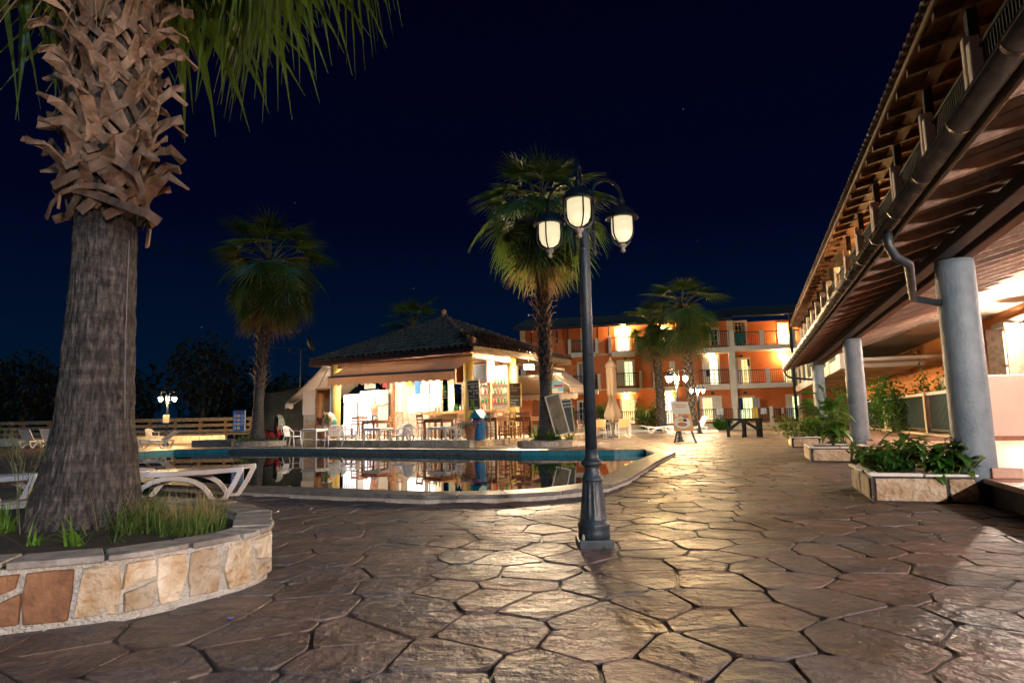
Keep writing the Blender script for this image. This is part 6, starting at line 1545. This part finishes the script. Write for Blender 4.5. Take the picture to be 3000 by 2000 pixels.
# potted plants
def pot(label, loc, r0, h, mt, tall, flower, seed):
    t = thing('flower_pot', label, 'potted plant', loc)
    b = MB(); b.lathe([(r0 * .62, 0), (r0 * .9, h * .78), (r0, h * .8), (r0, h), (r0 * .86, h), (r0 * .8, h * .9), (.001, h * .9)], 20); b.build('pot', mt, t, smooth=False)
    r = random.Random(seed); lf = MB(); fl = MB()
    for i in range(320):
        a = r.uniform(0, 2 * PI); q = r0 * 1.35 * r.random() ** .5; M = Matrix.Translation((q * math.cos(a), q * math.sin(a), h * .95 + r.uniform(-.12, .25) * (1.2 - q / r0 * .6))) @ Matrix.Rotation(r.uniform(0, 6.3), 4, 'Z') @ Matrix.Rotation(r.uniform(-.8, .8), 4, 'Y'); leaf_shape(lf, M, .09, .05, .3, 2)
        if i % 3 == 0:
            p = Vector((q * 1.1 * math.cos(a), q * 1.1 * math.sin(a), h + r.uniform(0, .26) * (1.2 - q / r0 * .6))); fl.lathe([(.001, 0), (.035, .02), (.03, .035), (.001, .03)], 6, p)
    for i in range(260):
        z = r.random(); q = .13 * (1 - z) * r.random() ** .5; a = r.uniform(0, 2 * PI); M = Matrix.Translation((q * math.cos(a), q * math.sin(a), h + .1 + z * tall)) @ Matrix.Rotation(a, 4, 'Z') @ Matrix.Rotation(-.9, 4, 'Y'); leaf_shape(lf, M, .1, .03, .1, 2)
    lf.build('foliage', 'leaf', t, kind='stuff'); fl.build('blossoms', flower, t, kind='stuff')
xp, _ = KL(1388, 1280, -1.9); pot('big terracotta pot of pink flowers and a small conifer by the blue bin', KP(xp, -1.95, ZP + .01), .34, .52, 'terracotta', .75, 'flower_purple', 1)
pot('sand-coloured pot of pink flowers and a yellow conifer behind the lamp post', G(1682, 1274), .48, .62, 'pot_sand', .8, 'flower_pink', 2)
xp, _ = KL(950, 1262, -.9); pot('flower pot with pink blossoms behind the leftmost plastic table', KP(xp, -.75, ZP + .01), .3, .45, 'terracotta', .5, 'flower_purple', 3)
# blue bin with pointed swing lid
xb_, _ = KL(1404, 1280, -1.9); bn = thing('litter_bin', 'blue plastic litter bin with a pointed teal lid', 'bin', KP(xb_, -1.9, ZP + .01), BRZ)
b = MB(); b.lathe([(.2, 0), (.25, .62), (.25, .68)], 20); b.build('body', 'plastic_blue', bn, smooth=False)
b = MB(); b.lathe([(.265, .64), (.28, .66), (.275, .74), (.26, .76)], 20); b.build('bag', 'black_bag', bn)
b = MB(); b.add([(-.25, -.25, .76), (.25, -.25, .76), (.25, .25, .76), (-.25, .25, .76), (0, -.25, 1.06), (0, .25, 1.06)], [(0, 1, 4), (2, 3, 5), (1, 2, 5, 4), (3, 0, 4, 5), (3, 2, 1, 0)]); b.build('lid', 'plastic_teal', bn)
b = MB(); b.lathe([(.06, 0), (.06, .004)], 12, (0, 0, 0), Matrix.Translation((-.03, -.238, .5)) @ Matrix.Rotation(PI / 2, 4, 'X')); b.build('sticker', 'sky_print', bn)
# blackboards with chalk writing
def board(label, c, wd, ht, rz, tilt, lines, frame='board_frame', face='chalkboard', cat='menu board', name='blackboard'):
    t = thing(name, label, cat, c); t.rotation_euler = (tilt[0], tilt[1], rz)
    b = MB(); b.bx(-wd / 2, wd / 2, .0, .02, 0, ht); b.build('slate', face, t)
    for x0, x1, z0, z1 in ((-wd / 2 - .04, -wd / 2, -.03, ht + .03), (wd / 2, wd / 2 + .04, -.03, ht + .03), (-wd / 2, wd / 2, ht, ht + .03), (-wd / 2, wd / 2, -.03, 0)):
        b = MB(); b.bx(x0, x1, -.012, .028, z0, z1); b.build('frame', frame, t)
    for x, z, sz, tx, mt in lines: text(tx, 'chalk_line', mt, t, (x * wd, -.004, z * ht), (PI / 2, 0, 0), sz * ht)
    return t
xc, zc_ = KL(1390, 1200, -.26)
board('blackboard with chalked vodka offer hung on the corner column', KP(xc, -.26, zc_), .47, 1.12, BRZ + .12, (0, R_(-3), 0), ((-.44, .86, .105, 'VODKA', 'chalk'), (-.25, .75, .105, 'RED BULL', 'chalk'), (-.44, .64, .1, 'Pay 2 get a', 'chalk'), (-.02, .53, .1, 'fr 10€', 'chalk'), (-.4, .43, .09, 'WKD', 'chalk_dim'), (-.4, .33, .09, 'Bombers', 'chalk_dim'), (-.25, .24, .09, '€5', 'chalk_dim'), (-.46, .05, .08, "Peter's bar", 'chalk')))
xc, zc_ = KL(1510, 1190, 2.2)
board('blackboard listing fresh drinks hung on the rear yellow column', KP(xc, 2.2, zc_), .5, .95, BRZ, (0, 0, 0), ((-.44, .88, .1, 'ICE', 'chalk'), (-.44, .77, .12, 'FRESH ICE', 'chalk'), (-.44, .66, .11, 'CREAM', 'chalk'), (-.44, .42, .1, 'Any Flavour', 'chalk'), (-.44, .25, .1, 'Pineapple', 'chalk'), (-.44, .13, .1, 'Mango', 'chalk'), (-.4, .02, .1, 'Papaya', 'chalk')))
p = G(1650, 1296, .22); board('tall worn blackboard in a white frame leaning on the palm in the round bed', D(1648, 1270, PMc.y - .45), .44, 1.3, .12, (R_(-6), R_(-13), 0), (), 'board_frame_white', 'chalkboard_worn')
board('dark menu blackboard in a wooden frame behind the leaning white-framed board', D(1664, 1266, PMc.y + .75), .44, 1.12, .05, (R_(-5), R_(-5), 0), ((-.45, .88, .085, 'BREAKFAST', 'chalk'), (-.45, .77, .075, 'TRADITIONAL', 'chalk'), (-.45, .66, .085, 'TEA', 'chalk')))
sp_ = thing('poster', 'blue cocktail poster behind the palm at the bar corner', 'poster', KP(.35, BD - 1.2, 0), BRZ)
c0 = D(1630, 1133, 27.0); sp_.location = c0; sp_.rotation_euler = (0, 0, -.1)
b = MB(); b.bx(-.29, .29, 0, .015, -.26, .26); b.build('sheet', 'sky_print', sp_); b = MB(); b.bx(-.1, .27, -.004, -.001, .0, .09); b.build('red_band', 'red_pink', sp_); b = MB(); b.bx(-.26, .06, -.004, -.001, -.17, -.08); b.build('cream_band', 'cream_print', sp_); b = MB(); b.bx(-.29, .29, -.004, -.001, -.255, -.2); b.build('white_band', 'food_white', sp_)
# blue menu board under the left palm
mb = thing('menu_board', 'blue menu board with round dish pictures beside the left palm', 'sign', Vector((D(698, 1262, PLc.y - .35).x, PLc.y - .35, .2))); zt2 = D(698, 1202, PLc.y - .35).z - .2; zb2 = D(698, 1262, PLc.y - .35).z - .2
b = MB(); b.bx(-.26, .26, 0, .03, zb2, zt2); b.build('panel', 'blue_print', mb); b = MB(); b.bx(.265, .3, -.01, .04, zb2, zt2); b.build('edge', 'white_paint', mb)
b = MB(); b.bx(-.2, -.16, .0, .03, -.05, zb2); b.bx(.16, .2, 0, .03, -.05, zb2); b.build('legs', 'grey_plastic', mb)
for k in range(11):
    b = MB(); x, z = (-.16 + .16 * (k % 3), zt2 - .24 - .18 * (k // 3)); b.lathe([(.065, 0), (.065, .004)], 12, (0, 0, 0), Matrix.Translation((x, -.002, z)) @ Matrix.Rotation(PI / 2, 4, 'X')); o = b.build('dish_picture', 'food_white', mb)
    b = MB(); b.lathe([(.042, 0), (.042, .003)], 10, (0, 0, 0), Matrix.Translation((x, -.0065, z)) @ Matrix.Rotation(PI / 2, 4, 'X')); b.build('dish', ('food_brown', 'food_yellow', 'food_dark')[k % 3], o)
b = MB(); b.bx(-.1, .1, -.006, -.001, zt2 - .13, zt2 - .05); b.build('heading', 'red_pink', mb)
tuft('grass_clump', 'bright green grass around the blue menu board', 'grass', Vector((PLc.x - .35, PLc.y - .35, .2)), 500, .45, .012, .5, 'grass', 90)
tuft('grass_clump', 'green tuft at the right side of the left palm bed', 'grass', Vector((PLc.x + .75, PLc.y - .3, .2)), 160, .3, .01, .25, 'grass', 91)
for i, (dx, dy, n_, L_) in enumerate(((-.35, -.2, 60, .75), (.35, -.35, 70, .6), (.75, -.2, 50, .55), (.1, -.45, 60, .45))):
    tuft('young_palm', ('spiky young palm left of the floodlit palm trunk', 'spiky plant at the foot of the leaning board', 'spiky plant at the right rim of the round bed', 'low spiky plant at the front rim of the round bed')[i], 'plant', Vector((PMc.x + dx, PMc.y + dy, .2)), n_, L_, .035, .12, 'leaf', 95 + i, bend=.35)
# scooter parked left of the shed
def scooter():
    c = G(790, 1290); Y = 29.6; c = D(800, 1270, Y); t = thing('scooter', 'red motor scooter with a windscreen parked behind the left palm', 'scooter', (c.x, Y, 0), R_(-25))
    for x in (-.55, .6):
        b = MB(); b.lathe([(.1, -.05), (.2, -.055), (.235, -.03), (.235, .03), (.2, .055), (.1, .05)], 20, (0, 0, 0), Matrix.Translation((x, 0, .235)) @ Matrix.Rotation(PI / 2, 4, 'X')); w_ = b.build('wheel', 'black', t, smooth=True)
        b = MB(); b.lathe([(.02, -.05), (.1, -.04), (.1, .04), (.02, .05)], 12, (0, 0, 0), Matrix.Translation((x, 0, .235)) @ Matrix.Rotation(PI / 2, 4, 'X')); b.build('rim', 'grey_plastic', w_)
    b = ribbon([(-.75, 0, .5), (-.4, 0, .55), (-.1, 0, .42), (.1, 0, .26), (.35, 0, .3), (.5, 0, .6), (.45, 0, .85)], .3, .36, .16, (0, 1, 0)); q = MB()
    for f_ in (ribbon([(-.85, 0, .56), (-.5, 0, .6), (-.15, 0, .5), (.0, 0, .3), (.3, 0, .24), (.42, 0, .5), (.38, 0, .92)], .28, .3, .2),): q.add(f_.v, f_.f)
    q.build('body', 'red_paint', t, bevel=.04)
    b = MB(); b.bx(-.7, -.1, -.13, .13, .64, .74); b.build('seat', 'black', t, bevel=.04)
    b = MB(); b.tube([(.6, 0, .25), (.42, 0, .95)], .03, 8); b.build('fork', 'grey_plastic', t)
    b = MB(); b.tube([(.4, -.33, 1.0), (.42, 0, .97), (.4, .33, 1.0)], .018, 8); b.build('handlebar', 'black', t)
    b = ribbon([(.46, 0, .7), (.52, 0, .95), (.48, 0, 1.2), (.36, 0, 1.38)], .42, .3, .008); b.build('windscreen', 'glass_clear', t)
    b = MB(); b.lathe([(.001, .05), (.06, .04), (.08, 0)], 12, (0, 0, 0), Matrix.Translation((.5, 0, .9)) @ Matrix.Rotation(PI / 2, 4, 'Y')); b.build('headlight', 'cream', t)
    for s in (-1, 1): b = MB(); b.tube([(.4, s * .28, 1.02), (.38, s * .34, 1.2)], .006, 5); b.lathe([(.05, 0), (.05, .02)], 8, (.38, s * .34, 1.2)); b.build('mirror', 'black', t)
scooter()
# ------------------------------------------------------------------ left background: kerb, timber fence, trees
kb = thing('kerb_wall', 'low pale kerb wall along the far left lawn edge', 'kerb', (0, 0, 0))
p, q = Vector((-40, 41.0)), Vector(G(672, 1287).xy + Vector((0, 0))); p = Vector((D(-60, 1290, 38).x, 38.0)); q = Vector((D(660, 1290, 36).x, 36.0)); d = (q - p).normalized(); L = (q - p).length; k = int(L / .75)
for j in range(k):
    b = MB(); a, c = p + d * (j * L / k), p + d * ((j + 1) * L / k - .02); b.prism([tuple(a), tuple(c), tuple(c + Vector((0, .3))), tuple(a + Vector((0, .3)))], 0, .42); o = b.build('kerb_block', 'counter_stone', kb); recalc(o)
stp = MB(); a, c = G(560, 1309), G(655, 1309); stp.bx(a.x, c.x, a.y, a.y + .8, 0, .3); tag(stp.build('step_block', 'coping', bevel=.02), 'pale concrete step beside the left palm bed', 'step')
fn = thing('timber_fence', 'ranch-style timber fence at the far left behind the kerb', 'fence', (0, 0, 0)); Yf = 41.5
x0, x1 = D(-80, 1250, Yf).x, D(770, 1250, Yf).x
for py_, w_ in ((1229, .22), (1246, .2), (1262, .18), (1272, .14)):
    z = D(560, py_, Yf).z
    xx = x0
    while xx < x1:
        b = MB(); b.bx(xx + .01, min(x1, xx + 3.3) - .01, Yf - .06, Yf - .02, z - w_ / 2, z + w_ / 2); b.build('rail', 'fascia_wood', fn); xx += 3.3
px_ = x0
while px_ < x1:
    b = MB(); b.bx(px_ - .09, px_ + .09, Yf - .02, Yf + .14, -.01, D(560, 1224, Yf).z); b.build('post', 'wood_brown', fn, bevel=.02); px_ += 1.65
# far trees that read as one dark mass, and two crowns that can be told apart
def crown_mesh(c, rx, rz_, n, seed, L=.5):
    r = random.Random(seed); b = MB()
    for i in range(n):
        v = Vector((r.gauss(0, 1), r.gauss(0, 1), r.gauss(0, 1))).normalized() * r.random() ** .35
        p = Vector((v.x * rx, v.y * rx, v.z * rz_)) * (1 + .25 * noise.noise(v * 2.2 + Vector((seed, 0, 0)))) + Vector(c)
        M = Matrix.Translation(p) @ Matrix.Rotation(r.uniform(0, 6.3), 4, 'Z') @ Matrix.Rotation(r.uniform(-1.2, 1.2), 4, 'Y'); leaf_shape(b, M, L * r.uniform(.6, 1.3), L * .6, .3, 2)
    return b
wd_ = MB(); r = random.Random(12)
for i in range(26):
    x = -62 + i * 2.6 + r.uniform(-.8, .8); Y = r.uniform(54, 66); h = r.uniform(4.0, 7.5); m_ = crown_mesh((x, Y, h * .55), r.uniform(2.2, 3.4), h * .5, 420, i, .8); wd_.add(m_.v, m_.f)
tag(wd_.build('wood', 'tree_dark', kind='stuff'), 'dark mass of trees beyond the timber fence', 'wood')
for i, (px_, Y, h, lb) in enumerate(((590, 50, 8.2, 'rounded dark tree rising above the fence left of the palm'), (60, 48, 7.0, 'dark tree behind the fence at the left edge'))):
    p = D(px_, 1240, Y); t = thing('tree', lb, 'tree', (p.x, Y, 0)); b = MB(); b.tube([(0, 0, -.01), (.1, 0, h * .3), (0, .1, h * .6)], [.22, .16, .08], 8); b.build('trunk', 'tree_bark', t); crown_mesh((0, 0, h * .62), 2.8, h * .38, 1500, 70 + i, .45).build('crown', 'tree_dark', t, kind='stuff')
# shrubs against the hotel
for i, (px_, py_, rx, h) in enumerate(((1775, 1245, .9, 2.3), (1905, 1245, 1.2, 2.2), (2118, 1240, .5, .8))):
    p = D(px_, py_, 45.2 - (0 if i < 2 else 1)); shrub('shrub', ('tall shrub behind the closed parasol', 'bushy shrub left of the far palms', 'small shrub at the stone plinth')[i], (p.x, p.y, 0), rx, .6, h, 800, .22, .15, 'leaf', 120 + i, 16)
# ------------------------------------------------------------------ people
def person(label, loc, rz, J, R, parts, face=1):
    """one skinned body from joints J (name -> xyz) with radii R; parts: extra clothing (list of (name, material, joint chain, radii))"""
    t = thing('person', label, 'person', loc, rz)
    edges = [('pelvis', 'chest'), ('chest', 'neck'), ('neck', 'head'), ('head', 'crown')]
    for s in 'lr': edges += [('chest', 'sh' + s), ('sh' + s, 'el' + s), ('el' + s, 'wr' + s), ('wr' + s, 'ha' + s), ('pelvis', 'hi' + s), ('hi' + s, 'kn' + s), ('kn' + s, 'an' + s), ('an' + s, 'to' + s)]
    def skin(nm, verts, eds, rad, mt, root=0, sub=2):
        me = bpy.data.meshes.new(nm); me.from_pydata(verts, eds, []); o = bpy.data.objects.new(nm, me); COL.objects.link(o); o.parent = t
        sm = o.modifiers.new('skin', 'SKIN'); sm.use_smooth_shade = True
        for i, v in enumerate(me.skin_vertices[0].data): v.radius = (rad[i], rad[i]); v.use_root = (i == root)
        ss = o.modifiers.new('sub', 'SUBSURF'); ss.levels = sub; ss.render_levels = sub; me.materials.append(MATS[mt]); return o
    names = list(J); idx = {n: i for i, n in enumerate(names)}
    o = skin('body', [J[n] for n in names], [(idx[a], idx[b]) for a, b in edges if a in idx and b in idx], [R.get(n.rstrip('lr') if n not in ('pelvis', 'chest', 'neck', 'head', 'crown') else n, .05) for n in names], 'skin', idx['pelvis'])
    h = Vector(J['head']); up = (Vector(J['crown']) - h).normalized()
    for nm, mt, chain, rad in parts: skin(nm, chain, [(i, i + 1) for i in range(len(chain) - 1)], rad, mt, 0, 2)
    # hands: five fingers on each
    for s in 'lr':
        hv = Vector(J['ha' + s]); d = (hv - Vector(J['wr' + s])).normalized(); sd = d.cross(Vector((0, 0, 1)))
        if sd.length < .1: sd = Vector((1, 0, 0))
        sd.normalize(); b = MB()
        for k in range(5):
            f0 = hv + sd * (.028 - .018 * k) * (1 if k < 4 else 1.2) - d * (.0 if k < 4 else .03); L = (.055, .065, .06, .045, .045)[k]
            b.tube([f0, f0 + d * L * .6, f0 + d * L - Vector((0, 0, .015))], [.009, .008, .006], 5)
        b.build('fingers', 'skin', o)
    # face: nose and ears
    fw = Vector((0, -1, 0)) if face else Vector((0, 1, 0)); b = MB(); b.lathe([(.001, .035), (.012, .01), (.016, -.012), (.002, -.02)], 8, h + fw * .098 + Vector((0, 0, .0))); b.build('nose', 'skin', o)
    b = MB()
    for s in (-1, 1): b.lathe([(.001, -.03), (.012, -.015), (.016, .01), (.004, .03)], 6, h + Vector((s * .085, 0, 0)))
    b.build('ears', 'skin', o)
    b = MB()
    for s in (-1, 1): b.lathe([(.001, -.008), (.009, 0), (.001, .008)], 6, h + fw * .085 + Vector((s * .032, 0, .022)))
    b.build('eyes', 'black', o)
    return t
RAD = dict(pelvis=.13, chest=.155, neck=.055, head=.085, crown=.07, sh=.07, el=.045, wr=.03, ha=.032, hi=.09, kn=.06, an=.04, to=.035)
# man leaning on the counter, seen from behind, one arm stretched to the post
x, _ = KL(1098, 1230, .3); 
person('bare-backed man in blue shorts by the coolers, arm stretched to the post', KP(x, .3, ZP), BRZ, dict(pelvis=(0, 0, .95), chest=(-.02, -.04, 1.36), neck=(.02, -.03, 1.55), head=(.04, -.04, 1.66), crown=(.05, -.04, 1.77), shl=(-.2, 0, 1.46), ell=(-.28, .1, 1.18), wrl=(-.16, .22, 1.0), hal=(-.1, .26, .95), shr=(.18, .02, 1.47), elr=(.44, .05, 1.42), wrr=(.68, .05, 1.5), har=(.75, .05, 1.54), hil=(-.11, .02, .9), knl=(-.12, .04, .5), anl=(-.12, .06, .1), tol=(-.13, -.08, .04), hir=(.12, -.02, .9), knr=(.26, -.32, .88), anr=(.25, -.3, .5), tor=(.25, -.42, .46)),
       RAD, [('shorts', 'cloth_blue', [(-.12, .03, .7), (0, .0, .95), (.2, -.18, .88)], [.1, .16, .1]), ('hair', 'hair_grey', [(.04, -.01, 1.7), (.055, -.02, 1.78)], [.09, .07])], face=0)
b = MB(); b.lathe([(.16, 0), (.16, .04)], 14); b.bx(-.13, -.1, -.13, -.1, -.42, 0); b.bx(.1, .13, -.13, -.1, -.42, 0); b.bx(-.13, -.1, .1, .13, -.42, 0); b.bx(.1, .13, .1, .13, -.42, 0)
o = tag(b.build('low_stool', 'wood_brown', loc=KP(x + .25, -.08, ZP + .42)), 'low stool under the raised foot of the bare-backed man', 'stool')
# woman bending over the flower pot, dark blue cap and teal shorts
x, _ = KL(970, 1250, -.5)
person('person in a dark blue cap and teal shorts bending beside the left yellow column', KP(x, -.45, ZP), BRZ, dict(pelvis=(.1, 0, .85), chest=(-.12, -.08, 1.08), neck=(-.24, -.12, 1.12), head=(-.32, -.14, 1.12), crown=(-.4, -.15, 1.13), shl=(-.1, -.25, 1.06), ell=(-.18, -.32, .8), wrl=(-.28, -.3, .6), hal=(-.32, -.28, .54), shr=(-.1, .12, 1.06), elr=(-.2, .18, .8), wrr=(-.3, .12, .6), har=(-.34, .1, .54), hil=(.1, -.09, .8), knl=(.06, -.1, .45), anl=(.1, -.1, .1), tol=(0, -.12, .04), hir=(.1, .09, .8), knr=(.08, .1, .45), anr=(.12, .1, .1), tor=(.02, .12, .04)),
       RAD, [('shorts', 'cloth_teal', [(.08, -.1, .62), (.1, 0, .86), (.09, .1, .62)], [.095, .15, .095]), ('top', 'cloth_white', [(.06, -.02, .95), (-.08, -.07, 1.06), (-.17, -.1, 1.09)], [.15, .17, .12]), ('cap', 'cloth_navy', [(-.33, -.14, 1.15), (-.4, -.15, 1.16)], [.105, .085])])
# man seated at the table by the parasol, facing the camera
pm = G(1752, 1279) + Vector((0, 1.25, 0))
person('grey-haired man in a dark top seated at the table by the closed parasol', pm, 0, dict(pelvis=(0, 0, .52), chest=(0, -.05, .95), neck=(0, -.06, 1.14), head=(0, -.09, 1.25), crown=(0, -.08, 1.35), shl=(-.19, -.04, 1.05), ell=(-.25, -.2, .82), wrl=(-.1, -.42, .78), hal=(-.03, -.47, .78), shr=(.19, -.04, 1.05), elr=(.25, -.2, .82), wrr=(.12, -.42, .78), har=(.05, -.47, .78), hil=(-.1, -.05, .5), knl=(-.13, -.45, .5), anl=(-.1, -.5, .1), tol=(-.1, -.62, .04), hir=(.1, -.05, .5), knr=(.13, -.45, .5), anr=(.06, -.55, .1), tor=(.05, -.67, .04)),
       RAD, [('top', 'cloth_navy', [(0, 0, .6), (0, -.05, .92), (0, -.05, 1.06)], [.16, .18, .1]), ('sleeves', 'cloth_navy', [(-.24, -.14, .9), (-.18, -.04, 1.04), (0, -.05, 1.06), (.18, -.04, 1.04), (.24, -.14, .9)], [.06, .08, .09, .08, .06]), ('shorts', 'cloth_red', [(-.13, -.3, .5), (0, 0, .52), (.13, -.3, .5)], [.085, .14, .085]), ('hair', 'hair_grey', [(0, -.05, 1.3), (0, -.06, 1.37)], [.088, .066])])
metal_chair('orange-backed chair that the grey-haired man sits on', pm + Vector((0, .05, 0)), 0)
